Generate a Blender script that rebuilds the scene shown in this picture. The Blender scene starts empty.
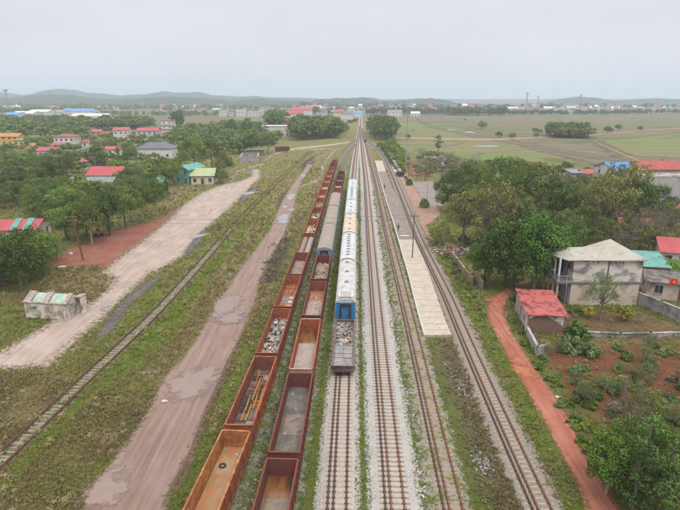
import bpy, math, random
import numpy as np
from mathutils import Vector, Matrix
SC = bpy.context.scene
COL = SC.collection
random.seed(7); RNG = np.random.default_rng(7)

# ------------------------------------------------------------------ camera, sky, sun, exposure
CAM_H = 30.0; FPX = 540.0; PITCH = math.atan(158.0/540.0)
cam_d = bpy.data.cameras.new('camera'); cam = bpy.data.objects.new('camera', cam_d); COL.objects.link(cam)
cam.location = (0, 0, CAM_H); cam.rotation_euler = (math.pi/2-PITCH, 0, 0)
cam_d.sensor_width = 36.0; cam_d.lens = FPX/680*36.0; cam_d.clip_start = 0.5; cam_d.clip_end = 20000
SC.camera = cam
world = bpy.data.worlds.new('World'); SC.world = world; world.use_nodes = True
wn = world.node_tree; wn.nodes.clear()
sky = wn.nodes.new('ShaderNodeTexSky'); sky.sky_type = 'NISHITA'; sky.sun_disc = False
SUN_EL, SUN_AZ = math.radians(58), math.radians(150)      # azimuth clockwise from +Y
sky.sun_elevation = SUN_EL; sky.sun_rotation = SUN_AZ
bg1 = wn.nodes.new('ShaderNodeBackground'); bg1.inputs[1].default_value = 0.08
wn.links.new(sky.outputs[0], bg1.inputs[0])
bg2 = wn.nodes.new('ShaderNodeBackground'); bg2.inputs[1].default_value = 1.0
tcw = wn.nodes.new('ShaderNodeTexCoord'); sepw = wn.nodes.new('ShaderNodeSeparateXYZ')
wn.links.new(tcw.outputs['Generated'], sepw.inputs[0])
rampw = wn.nodes.new('ShaderNodeValToRGB')
rampw.color_ramp.elements[0].position = 0.0; rampw.color_ramp.elements[0].color = (0.585, 0.61, 0.655, 1)
rampw.color_ramp.elements[1].position = 1.0; rampw.color_ramp.elements[1].color = (2.15, 2.07, 1.95, 1)
e = rampw.color_ramp.elements.new(0.10); e.color = (0.60, 0.595, 0.625, 1)
e = rampw.color_ramp.elements.new(0.35); e.color = (0.625, 0.612, 0.645, 1)
wn.links.new(sepw.outputs[2], rampw.inputs[0])
mapw = wn.nodes.new('ShaderNodeMapping'); mapw.inputs['Scale'].default_value = (1, 1, 3.5)
wn.links.new(tcw.outputs['Generated'], mapw.inputs[0])
noiw = wn.nodes.new('ShaderNodeTexNoise'); noiw.inputs['Scale'].default_value = 2.2; noiw.inputs['Detail'].default_value = 4
wn.links.new(mapw.outputs[0], noiw.inputs[0])
mrw = wn.nodes.new('ShaderNodeMapRange'); mrw.inputs[1].default_value = .3; mrw.inputs[2].default_value = .7
mrw.inputs[3].default_value = .93; mrw.inputs[4].default_value = 1.06
wn.links.new(noiw.outputs[0], mrw.inputs[0])
vmw = wn.nodes.new('ShaderNodeVectorMath'); vmw.operation = 'SCALE'
wn.links.new(rampw.outputs[0], vmw.inputs[0]); wn.links.new(mrw.outputs[0], vmw.inputs['Scale'])
wn.links.new(vmw.outputs[0], bg2.inputs[0])
mixw = wn.nodes.new('ShaderNodeMixShader'); mixw.inputs[0].default_value = 0.95
wn.links.new(bg1.outputs[0], mixw.inputs[1]); wn.links.new(bg2.outputs[0], mixw.inputs[2])
outw = wn.nodes.new('ShaderNodeOutputWorld'); wn.links.new(mixw.outputs[0], outw.inputs[0])
sun_d = bpy.data.lights.new('sun', 'SUN'); sun_d.energy = 1.5; sun_d.angle = math.radians(20); sun_d.color = (1, .95, .87)
sun = bpy.data.objects.new('sun', sun_d); COL.objects.link(sun)
_sd = Vector((math.sin(SUN_AZ)*math.cos(SUN_EL), math.cos(SUN_AZ)*math.cos(SUN_EL), math.sin(SUN_EL)))
sun.rotation_euler = _sd.to_track_quat('Z', 'Y').to_euler(); sun.location = (0, 0, 80)
SC.view_settings.view_transform = 'Standard'; SC.view_settings.look = 'None'
SC.view_settings.exposure = 0.40; SC.view_settings.gamma = 1.0; SC.view_settings.use_curve_mapping = False
SC.render.engine = 'CYCLES'
try:
    SC.cycles.volume_bounces = 1; SC.cycles.transparent_max_bounces = 12; SC.cycles.max_bounces = 6; SC.cycles.diffuse_bounces = 2
except Exception: pass

# ------------------------------------------------------------------ geometry of the view: where a photo point lies on the ground
_s, _c = math.sin(PITCH), math.cos(PITCH)
def G(px, py, z=0.0):
    u = (px-340)/FPX; v = (py-255)/FPX
    d = _s+v*_c; f = _c-v*_s
    t = (CAM_H-z)/d
    return (t*u, t*f)
def GP(pts, z=0.0): return [G(x, y, z) for x, y in pts]
def PPM(py, z=0.0):                                   # photo pixels per metre across, for a point on the ground in that row
    v = (py-255)/FPX; return FPX*(_s+v*_c)/(CAM_H-z)
def HT(by, ty):                                       # height of something whose foot is in row by and top in row ty
    Y = G(340, by)[1]; v = (ty-255)/FPX
    return CAM_H-Y*(_s+v*_c)/(_c-v*_s)

# ------------------------------------------------------------------ node helpers
class NT:
    def __init__(s, name):
        s.m = bpy.data.materials.new(name); s.m.use_nodes = True; s.t = s.m.node_tree; s.t.nodes.clear()
        s.out = s.t.nodes.new('ShaderNodeOutputMaterial'); s._tc = None
    def n(s, t, **kw):
        x = s.t.nodes.new(t)
        for k, v in kw.items(): setattr(x, k, v)
        return x
    def l(s, a, b): s.t.links.new(a, b)
    def val(s, inp, v):
        if hasattr(v, 'is_linked') or hasattr(v, 'links'): s.l(v, inp)
        elif isinstance(v, (tuple, list)) and len(v) == 3 and inp.type == 'RGBA': inp.default_value = (*v, 1)
        else: inp.default_value = v
    def obj(s):
        if s._tc is None: s._tc = s.n('ShaderNodeTexCoord')
        return s._tc.outputs['Object']
    def noise(s, scale, detail=4, rough=.55, vec=None, stretch=None, rot=0, dist=0):
        x = s.n('ShaderNodeTexNoise'); x.inputs['Scale'].default_value = scale; x.inputs['Detail'].default_value = detail
        x.inputs['Roughness'].default_value = rough; x.inputs['Distortion'].default_value = dist
        v = vec if vec is not None else s.obj()
        if stretch or rot:
            mp = s.n('ShaderNodeMapping'); mp.vector_type = 'TEXTURE' if False else 'POINT'
            mp.inputs['Rotation'].default_value = (0, 0, rot); mp.inputs['Scale'].default_value = (1, 1, 1)
            s.l(v, mp.inputs[0]); v = mp.outputs[0]
            m2 = s.n('ShaderNodeMapping'); m2.inputs['Scale'].default_value = stretch or (1, 1, 1)
            s.l(v, m2.inputs[0]); v = m2.outputs[0]
        s.l(v, x.inputs[0]); return x.outputs[0]
    def voro(s, scale, out='Distance', vec=None, rnd=1):
        x = s.n('ShaderNodeTexVoronoi'); x.inputs['Scale'].default_value = scale; x.inputs['Randomness'].default_value = rnd
        s.l(vec if vec is not None else s.obj(), x.inputs[0]); return x.outputs[out]
    def rng(s, v, a, b, c=0., d=1., smooth=False):
        x = s.n('ShaderNodeMapRange'); s.val(x.inputs[0], v)
        if smooth: x.interpolation_type = 'SMOOTHSTEP'
        for i, q in enumerate((a, b, c, d)): x.inputs[i+1].default_value = q
        return x.outputs[0]
    def math(s, op, a, b=0.):
        x = s.n('ShaderNodeMath', operation=op); s.val(x.inputs[0], a); s.val(x.inputs[1], b); return x.outputs[0]
    def mix(s, f, a, b, mode='MIX'):
        x = s.n('ShaderNodeMix', data_type='RGBA', blend_type=mode)
        s.val(x.inputs[0], f); s.val(x.inputs[6], a); s.val(x.inputs[7], b); return x.outputs[2]
    def attr(s, name):
        x = s.n('ShaderNodeAttribute'); x.attribute_name = name; return x.outputs['Fac']
    def orand(s): return s.n('ShaderNodeObjectInfo').outputs['Random']
    def bump(s, h, dist=.05, strength=1.):
        x = s.n('ShaderNodeBump'); x.inputs['Strength'].default_value = strength; x.inputs['Distance'].default_value = dist
        s.l(h, x.inputs['Height']); return x.outputs[0]
    def bsdf(s, color, rough=.8, normal=None, metal=0., spec=.3, edge=None, edge_amp=.8, edge_scale=1.6):
        b = s.n('ShaderNodeBsdfPrincipled'); s.val(b.inputs['Base Color'], color); s.val(b.inputs['Roughness'], rough)
        s.val(b.inputs['Metallic'], metal); b.inputs['Specular IOR Level'].default_value = spec
        if normal is not None: s.l(normal, b.inputs['Normal'])
        sh = b.outputs[0]
        if edge:
            nz = s.noise(edge_scale, 7, .68)
            a = s.math('ADD', s.attr(edge), s.rng(nz, .3, .7, -edge_amp, edge_amp))
            g = s.rng(a, -edge_amp*.55, edge_amp*.55, 0, 1, True)
            tr = s.n('ShaderNodeBsdfTransparent'); mx = s.n('ShaderNodeMixShader')
            s.l(g, mx.inputs[0]); s.l(tr.outputs[0], mx.inputs[1]); s.l(sh, mx.inputs[2]); sh = mx.outputs[0]
        s.l(sh, s.out.inputs[0]); return s.m
MATS = {}
def cached(f):
    def g(*a, **k):
        key = (f.__name__, a, tuple(sorted(k.items())))
        if key not in MATS: MATS[key] = f(*a, **k)
        return MATS[key]
    return g
@cached
def M(name, c1, c2=None, scale=1.5, rough=.8, fine=18, bump=.01, metal=0., spec=.3, dirt=None, dirt_amt=.4, dscale=.6):
    """weathered plain surface: two tones by noise, fine grain, dirt patches of their own shape"""
    t = NT(name); c2 = c2 or tuple(x*.75 for x in c1)
    f = t.rng(t.noise(scale, 5, .6), .35, .65); col = t.mix(f, c1, c2)
    g = t.noise(fine, 3, .6); col = t.mix(t.rng(g, .3, .7, 0, .35), col, tuple(x*.6 for x in c1))
    if dirt:
        d = t.rng(t.noise(dscale, 6, .7, dist=.6), .62-dirt_amt*.35, .70-dirt_amt*.25)
        col = t.mix(d, col, dirt)
    return t.bsdf(col, rough, t.bump(g, bump), metal, spec)

# ------------------------------------------------------------------ mesh helpers
def link(o, parent=None):
    COL.objects.link(o)
    if parent is not None: o.parent = parent
    return o
def tag(o, label=None, cat=None, group=None, kind=None):
    if label: o['label'] = label
    if cat: o['category'] = cat
    if group: o['group'] = group
    if kind: o['kind'] = kind
    return o
def thing(name, label, cat, loc=(0, 0, 0), rz=0., group=None):
    o = bpy.data.objects.new(name, None); o.empty_display_size = .5; COL.objects.link(o)
    o.location = loc; o.rotation_euler = (0, 0, rz); return tag(o, label, cat, group)
def mesh_np(name, V, F, mats, parent=None, attrs=None, mi=None, smooth=False):
    V = np.asarray(V, dtype=np.float32).reshape(-1, 3); F = np.asarray(F, dtype=np.int32)
    me = bpy.data.meshes.new(name); k = F.shape[1]
    me.vertices.add(len(V)); me.vertices.foreach_set('co', V.ravel())
    me.loops.add(F.size); me.loops.foreach_set('vertex_index', F.ravel())
    me.polygons.add(len(F)); me.polygons.foreach_set('loop_start', np.arange(len(F), dtype=np.int32)*k)
    me.polygons.foreach_set('loop_total', np.full(len(F), k, dtype=np.int32))
    for m in (mats if isinstance(mats, (list, tuple)) else [mats]): me.materials.append(m)
    if mi is not None: me.polygons.foreach_set('material_index', np.asarray(mi, dtype=np.int32))
    if smooth: me.polygons.foreach_set('use_smooth', np.ones(len(F), dtype=bool))
    me.update(calc_edges=True)
    for an, av in (attrs or {}).items():
        a = me.attributes.new(an, 'FLOAT', 'POINT'); a.data.foreach_set('value', np.asarray(av, dtype=np.float32))
    o = bpy.data.objects.new(name, me); return link(o, parent)
class MB:
    def __init__(s): s.v = []; s.f = []; s.m = []; s.mats = []; s.sm = []
    def mi(s, m):
        if m not in s.mats: s.mats.append(m)
        return s.mats.index(m)
    def add(s, vs, fs, m, smooth=False):
        o = len(s.v); s.v += [tuple(v) for v in vs]; k = s.mi(m)
        for f in fs: s.f.append(tuple(o+i for i in f)); s.m.append(k); s.sm.append(smooth)
    def box(s, x0, x1, y0, y1, z0, z1, m, rz=0, c=None):
        vs = [(x, y, z) for z in (z0, z1) for y in (y0, y1) for x in (x0, x1)]
        if rz:
            cx, cy = c or ((x0+x1)/2, (y0+y1)/2); ca, sa = math.cos(rz), math.sin(rz)
            vs = [(cx+(x-cx)*ca-(y-cy)*sa, cy+(x-cx)*sa+(y-cy)*ca, z) for x, y, z in vs]
        s.add(vs, [(0, 2, 3, 1), (4, 5, 7, 6), (0, 1, 5, 4), (2, 6, 7, 3), (0, 4, 6, 2), (1, 3, 7, 5)], m)
    def poly(s, pts, m): s.add(pts, [tuple(range(len(pts)))], m)
    def prism(s, pts, z0, z1, m):                          # vertical prism over outline (x,y)
        n = len(pts); vs = [(x, y, z0) for x, y in pts]+[(x, y, z1) for x, y in pts]
        s.add(vs, [tuple(range(n))[::-1], tuple(range(n, 2*n))]+[(i, (i+1) % n, (i+1) % n+n, i+n) for i in range(n)], m)
    def xprism(s, prof, x0, x1, m, smooth=False, caps=True):           # profile (y,z) swept along x
        n = len(prof); vs = [(x0, y, z) for y, z in prof]+[(x1, y, z) for y, z in prof]
        fs = [(i, (i+1) % n, (i+1) % n+n, i+n) for i in range(n)]
        s.add(vs, fs, m, smooth)
        if caps: s.add(vs, [tuple(range(n))[::-1], tuple(range(n, 2*n))], m)
    def tube(s, pts, rad, m, n=8, smooth=True, caps=True):
        pts = [Vector(p) for p in pts]; rad = rad if isinstance(rad, (list, tuple)) else [rad]*len(pts)
        vs = []
        for i, p in enumerate(pts):
            d = (pts[min(i+1, len(pts)-1)]-pts[max(i-1, 0)]); d = d.normalized() if d.length > 1e-9 else Vector((0, 0, 1))
            a = d.cross(Vector((0, 0, 1)) if abs(d.z) < .9 else Vector((1, 0, 0))).normalized(); b = d.cross(a)
            for k in range(n):
                q = 2*math.pi*k/n; vs.append(p+(a*math.cos(q)+b*math.sin(q))*rad[i])
        fs = [(i*n+k, i*n+(k+1) % n, (i+1)*n+(k+1) % n, (i+1)*n+k) for i in range(len(pts)-1) for k in range(n)]
        s.add(vs, fs, m, smooth)
        if caps: s.add(vs, [tuple(range(n)), tuple(range((len(pts)-1)*n, len(pts)*n))[::-1]], m)
    def build(s, name, parent=None, loc=None, rz=None):
        me = bpy.data.meshes.new(name); me.from_pydata(s.v, [], s.f)
        for m in s.mats: me.materials.append(m)
        me.polygons.foreach_set('material_index', s.m); me.polygons.foreach_set('use_smooth', s.sm); me.update()
        o = bpy.data.objects.new(name, me); link(o, parent)
        if loc: o.location = loc
        if rz is not None: o.rotation_euler = (0, 0, rz)
        return o
def kids(o, idx={}): return [c for c in o.children]
def copy_tree(o, parent=None):
    c = o.copy(); COL.objects.link(c)
    if parent is not None: c.parent = parent
    for ch in list(o.children): copy_tree(ch, c)
    return c
def sd_poly(P, poly):
    """signed distance of points P (n,2) to polygon, positive inside"""
    P = np.asarray(P, dtype=np.float64); poly = np.asarray(poly, dtype=np.float64)
    d = np.full(len(P), 1e18); ins = np.zeros(len(P), bool)
    for i in range(len(poly)):
        a = poly[i]; b = poly[(i+1) % len(poly)]; e = b-a; w = P-a
        t = np.clip((w@e)/max(e@e, 1e-12), 0, 1); q = w-t[:, None]*e; d = np.minimum(d, (q*q).sum(1))
        if a[1] != b[1]:
            c = ((a[1] <= P[:, 1]) != (b[1] <= P[:, 1])) & (P[:, 0] < (b[0]-a[0])*(P[:, 1]-a[1])/(b[1]-a[1])+a[0]); ins ^= c
    return np.where(ins, 1, -1)*np.sqrt(d)
def vnoise(P, scale, seed=0, oct=4):
    """cheap value noise in 2-D, -1..1"""
    P = np.asarray(P, dtype=np.float64); out = np.zeros(len(P)); amp = 1.; tot = 0.
    for o in range(oct):
        q = P/scale*(2**o)+17.3*seed+o*31.7; i = np.floor(q).astype(np.int64); f = q-i; f = f*f*(3-2*f)
        def h(a, b):
            n = (a*374761393+b*668265263+seed*982451653+o*1274126177) & 0xffffffff
            n = ((n ^ (n >> 13))*1274126177) & 0xffffffff; return ((n ^ (n >> 16)) & 0xffff)/32767.5-1
        v = (h(i[:, 0], i[:, 1])*(1-f[:, 0])+h(i[:, 0]+1, i[:, 1])*f[:, 0])*(1-f[:, 1]) + \
            (h(i[:, 0], i[:, 1]+1)*(1-f[:, 0])+h(i[:, 0]+1, i[:, 1]+1)*f[:, 0])*f[:, 1]
        out += v*amp; tot += amp; amp *= .55
    return out/tot
def sheet(name, poly, z, mat, cell=1.0, bumpy=0., label=None, kind='structure', margin=1.2, dome=0.):
    """ground patch: grid over the outline with the distance to its ragged edge as attribute"""
    poly = np.asarray(poly); lo = poly.min(0)-margin-cell; hi = poly.max(0)+margin+cell
    nx = int((hi[0]-lo[0])/cell)+2; ny = int((hi[1]-lo[1])/cell)+2
    X, Y = np.meshgrid(lo[0]+np.arange(nx)*cell, lo[1]+np.arange(ny)*cell); P = np.stack([X.ravel(), Y.ravel()], 1)
    sd = sd_poly(P, poly); I = np.arange(nx*ny).reshape(ny, nx)
    F = np.stack([I[:-1, :-1], I[:-1, 1:], I[1:, 1:], I[1:, :-1]], -1).reshape(-1, 4)
    F = F[(sd[F].max(1) > -margin)]; used = np.unique(F); rm = -np.ones(nx*ny, np.int64); rm[used] = np.arange(len(used))
    Pu = P[used]; zz = z+bumpy*(vnoise(Pu, 5, 3)*.5+.5)+dome*np.clip(sd[used]/1.5, 0, 1)
    V = np.column_stack([Pu, zz]); o = mesh_np(name, V, rm[F], mat, attrs={'edge': sd[used]})
    if kind: o['kind'] = kind
    return o
# ------------------------------------------------------------------ tracks: centre lines as X(Y)
def smooth_path(pts, step=1.0, sig=7., ymin=6.):
    pts = sorted(pts, key=lambda p: p[1]); y = np.array([p[1] for p in pts]); x = np.array([p[0] for p in pts])
    s0 = (x[1]-x[0])/(y[1]-y[0]); Y = np.arange(ymin-30, y[-1]+1, step)
    X = np.where(Y < y[0], x[0]+(Y-y[0])*s0, np.interp(Y, y, x))
    s1 = (X[-1]-X[-4])/(Y[-1]-Y[-4]); n = 40
    Yp = np.concatenate([Y, Y[-1]+step*np.arange(1, n+1)]); Xp = np.concatenate([X, X[-1]+s1*step*np.arange(1, n+1)])
    k = np.exp(-.5*(np.arange(-20, 21)*step/sig)**2); k /= k.sum()
    Xs = np.convolve(np.pad(Xp, 20, mode='reflect', reflect_type='odd'), k, 'valid')
    m = (Yp >= ymin) & (Yp <= y[-1]); return Yp[m], Xs[m]
TRK = {
 'A': smooth_path(GP([(336.6, 510), (339, 450), (342.3, 385), (346, 315), (349, 250), (352, 200), (354, 172), (355.5, 157), (357, 147), (358.5, 136), (360, 126)], .3)),
 'B': smooth_path(GP([(395.5, 510), (390, 450), (378, 330), (370.5, 240), (366, 180), (362.5, 150), (361, 136), (360.5, 124), (361, 114), (361.6, 108)], .3)),
 'C': smooth_path(GP([(454, 510), (440, 450), (412, 330), (389.5, 240), (376, 180), (370.5, 160), (367, 146), (364, 137), (362.4, 128)], .3)),
 'D': smooth_path(GP([(543, 510), (515, 450), (461.5, 330), (449.5, 300), (419.5, 240), (395.5, 180), (386.5, 160), (379.5, 150), (371, 143.5), (366, 139)], .3), sig=5),
 'L1': smooth_path([G(201, 510, 2.7), G(238, 431, 2.7), G(266, 355, 2.7), G(282, 308, 2.7), G(293.5, 275, 2.7), G(302, 253, 2.7), G(323.5, 190, 2.7), G(334, 161, 2.7), G(346, 148, .3), G(356, 139.5, .3)], sig=9),
 'L2': smooth_path([G(271, 510, 2.7), G(284, 457, 2.7), G(300.5, 372, 2.7), G(311, 317.6, 2.7), G(318.5, 279, 2.7), G(324, 250, 3.6), G(336, 192, 3.8), G(341, 172, 2.7), G(348, 155, .3), G(356, 143, .3)], sig=9),
}
def trk(name, y):
    Y, X = TRK[name]; return float(np.interp(y, Y, X))
def heading(name, y): return math.atan2(2.0, trk(name, y+1)-trk(name, y-1))      # direction angle of +Y travel
# the old siding on the left, a free polyline
E_PX = [(-30, 490), (0, 464), (62, 402.5), (110, 357), (152, 318), (184, 283), (226, 235), (252, 207), (276, 183), (297, 163), (313, 150)]
def resample(pts, step):
    P = np.array(pts, float); d = np.r_[0, np.cumsum(np.hypot(*np.diff(P, axis=0).T))]
    s = np.arange(0, d[-1], step); Q = np.column_stack([np.interp(s, d, P[:, 0]), np.interp(s, d, P[:, 1])])
    k = np.exp(-.5*(np.arange(-12, 13)*step/5.)**2); k /= k.sum()
    return np.column_stack([np.convolve(np.pad(Q[:, i], 12, mode='reflect', reflect_type='odd'), k, 'valid') for i in (0, 1)])
E_PATH = resample(GP(E_PX), 1.0)

# ------------------------------------------------------------------ outlines on the ground
MUD = GP([(60, 545), (82, 510), (108, 469), (132, 436), (147, 414), (155.5, 397), (166, 376), (181, 360), (192, 345), (204, 328), (220, 300), (238, 273), (253, 253), (270, 230), (279, 208), (285, 196), (292, 185), (299, 176), (305, 168), (308, 164),
          (313, 165), (308, 172), (302, 180), (298, 190), (295, 203), (292, 215), (283, 238), (270, 258), (259, 280), (257, 295), (245, 326), (226, 366), (207, 409), (193, 447), (170, 491), (161, 520), (150, 545)])
MUD2 = GP([(293, 196), (297, 189), (304, 187), (312, 184), (318, 180), (321, 174), (322, 165), (327, 157), (334, 151), (336, 153), (330, 161), (326, 168), (325, 175), (320, 181), (312, 186), (300, 190)])
RUT = GP([(170, 491), (192, 449), (206, 409), (225, 368), (246, 329), (249, 331), (230, 370), (212, 411), (198, 451), (177, 494)])
YARD = GP([(0, 353), (56, 320), (80, 309), (97, 300), (108, 290), (116, 277), (103, 273), (120, 258), (141, 243), (170, 219), (184, 205), (200, 194), (224, 184), (241, 181), (252, 176), (252, 170), (259, 169), (260, 178), (248, 190), (239, 199), (224, 213), (201, 233),
           (192, 246), (186, 254), (170, 264), (150, 273), (128, 293), (110, 310), (90, 329), (75, 341), (48, 367), (0, 368), (-40, 372), (-40, 358)])
CLAY = GP([(44, 263), (68, 249), (85, 243), (110, 231), (150, 222), (175, 211), (190, 203), (200, 196), (185, 206), (170, 219), (141, 243), (120, 258), (104, 270), (95, 265), (60, 268)])
REDRD = GP([(588, 512), (584.6, 499), (558.5, 447), (532, 398), (510, 361), (493, 328), (488, 316), (488, 306), (494, 297), (504, 290), (516, 282.6), (530, 279), (531, 282), (519, 286), (508.5, 297), (504, 306), (504, 315), (510, 331), (532, 365), (558.5, 402), (584.6, 447), (618, 510), (640, 555), (610, 555)])
ORNG = GP([(390, 172), (397, 168), (412, 178), (420, 190), (437, 206), (441, 214), (432, 222), (426, 226), (433, 240), (428, 238), (418, 224), (406, 203), (397, 186)])
REDPATH = GP([(392, 143), (397, 146), (408, 156), (415, 166), (428, 174), (426, 179), (411, 174), (405, 160), (393, 147)])
PLAT1 = GP([(375, 160.6), (383, 160.6), (391.5, 185), (400, 203), (414, 238), (425, 263), (438, 300), (448, 326), (451, 333), (426, 336), (422, 322), (410, 277), (399, 240), (387, 203), (381, 181)], .35)
PLAT2 = GP([(389, 160), (394.5, 160), (401, 170), (399, 173), (393, 171)])
PAVE = GP([(411, 182), (433, 181), (441, 199), (444, 206), (430, 207), (422, 199)])
SOIL = GP([(544, 352), (560, 342), (690, 348), (720, 420), (690, 455), (640, 430), (604, 425), (575, 402), (556, 378)])
SOIL2 = GP([(560, 402), (584, 420), (600, 450), (606, 480), (622, 512), (616, 505), (584, 447), (562, 410)])
HOUSEYARD = GP([(520, 300), (585, 312), (640, 312), (690, 330), (690, 345), (640, 342), (560, 338)])
WETP = [GP([(185, 253), (190, 245), (198, 236), (206, 230), (209, 232), (202, 240), (194, 249), (187, 256)]), GP([(240, 199), (247, 192), (256, 187), (258, 190), (250, 196), (243, 202)]),
        GP([(125, 300), (148, 282), (160, 275), (158, 281), (140, 296), (126, 308), (112, 330), (95, 345), (104, 326)])]
GREEN = [GP([(0, 478), (62, 412), (112, 365), (160, 318), (200, 272), (250, 222), (300, 178), (306, 180), (284, 212), (240, 245), (205, 285), (180, 318), (140, 365), (100, 390), (70, 420), (20, 478), (0, 500)]),
         GP([(168, 505), (196, 448), (212, 408), (236, 362), (248, 340), (256, 350), (240, 385), (222, 420), (200, 470), (185, 520)]),
                 GP([(470, 300), (488, 330), (510, 368), (532, 402), (556, 448), (582, 505), (570, 510), (540, 455), (500, 372), (464, 300), (434, 240), (440, 238)])]
DRY = [GP([(206, 318), (222, 292), (240, 262), (262, 232), (280, 200), (292, 180), (286, 178), (268, 205), (246, 235), (220, 270), (190, 315), (165, 360), (150, 395), (158, 390), (180, 355)]),
       GP([(262, 275), (285, 232), (300, 205), (322, 172), (316, 192), (296, 235), (275, 285), (255, 330), (247, 335)]), GP([(0, 430), (20, 395), (60, 372), (50, 385), (20, 425), (0, 445)]),
       GP([(170, 240), (180, 228), (205, 205), (235, 188), (150, 215), (120, 225), (170, 205), (200, 186), (180, 186), (150, 200), (165, 205)]), GP([(80, 300), (118, 278), (108, 292), (98, 302), (80, 312)]), GP([(8, 300), (40, 282), (80, 263), (108, 268), (118, 285), (100, 300), (80, 312), (60, 300), (20, 306)])]
DARK = [GP([(274, 238), (292, 236), (290, 252), (283, 268), (272, 286), (262, 282), (268, 262)]), GP([(276, 205), (293, 182), (290, 200), (280, 215)]), GP([(300, 165), (314, 155), (316, 160), (303, 172)]),
        ]
SCRUB = GP([(430, 342), (452, 338), (472, 360), (503, 412), (532, 480), (545, 515), (498, 520), (476, 480), (453, 420), (438, 375)])
FIELDG = [GP([(400, 118), (520, 118), (700, 150), (700, 175), (480, 160), (400, 165)])]
WALKHARD = [MUD, MUD2, YARD, CLAY, REDRD, PLAT1, PLAT2, PAVE, ORNG, REDPATH]

# ------------------------------------------------------------------ the ground sheet
def axis_pts(lo, hi, step, far, g=1.09):
    a = list(np.arange(lo, hi+.01, step)); s = step; x = hi
    while x < far: s *= g; x += s; a.append(min(x, far))
    return a
ax = axis_pts(0, 150, 1.2, 5800); gx = np.array([-v for v in ax[:0:-1]]+ax)
gy = np.array([-150, -60, -20, 0, 8]+axis_pts(14, 230, 1.2, 8600))
GX, GY = np.meshgrid(gx, gy); GPs = np.stack([GX.ravel(), GY.ravel()], 1)
def soft(polys, w):
    m = np.zeros(len(GPs))
    for p in polys:
        p = np.asarray(p); s = (GPs[:, 0] > p[:, 0].min()-w*3) & (GPs[:, 0] < p[:, 0].max()+w*3) & (GPs[:, 1] > p[:, 1].min()-w*3) & (GPs[:, 1] < p[:, 1].max()+w*3)
        v = np.clip(sd_poly(GPs[s], p)/w+.5+vnoise(GPs[s], 4, 5)*.6, 0, 1); m[s] = np.maximum(m[s], v)
    return m
a_green = soft(GREEN, 2.); a_dry = soft(DRY, 2.); a_dark = soft(DARK, 1.5); a_soil = soft([SOIL, SOIL2], 1.5)
a_yard = soft([HOUSEYARD], 1.5); a_scrub = soft([SCRUB], 2.)*.9
# weedy verges between the sidings
yy = GPs[:, 1]; between = np.zeros(len(GPs))
for n1, n2 in (('L1', 'L2'), ('L2', 'A'), ('A', 'B'), ('B', 'C')):
    x1 = np.interp(yy, *TRK[n1]); x2 = np.interp(yy, *TRK[n2])
    between = np.maximum(between, ((GPs[:, 0] > x1+.5) & (GPs[:, 0] < x2-.5) & (yy < 330)).astype(float))
x1 = np.interp(yy, *TRK['C']); between = np.maximum(between, ((GPs[:, 0] > x1) & (GPs[:, 0] < x1+3.5) & (yy < 240)).astype(float))
a_green = np.maximum(a_green, between*.8)
far_f = np.clip((GPs[:, 1]-np.where(GPs[:, 0] > 0, 170+.0*GPs[:, 0], 430))/60, 0, 1)*np.clip((np.abs(GPs[:, 0]-12)-18)/12, 0, 1)
far_f = np.maximum(far_f, np.clip((GPs[:, 1]-700)/100, 0, 1))
nx, ny = len(gx), len(gy); I = np.arange(nx*ny).reshape(ny, nx)
Fg = np.stack([I[:-1, :-1], I[:-1, 1:], I[1:, 1:], I[1:, :-1]], -1).reshape(-1, 4)
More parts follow.
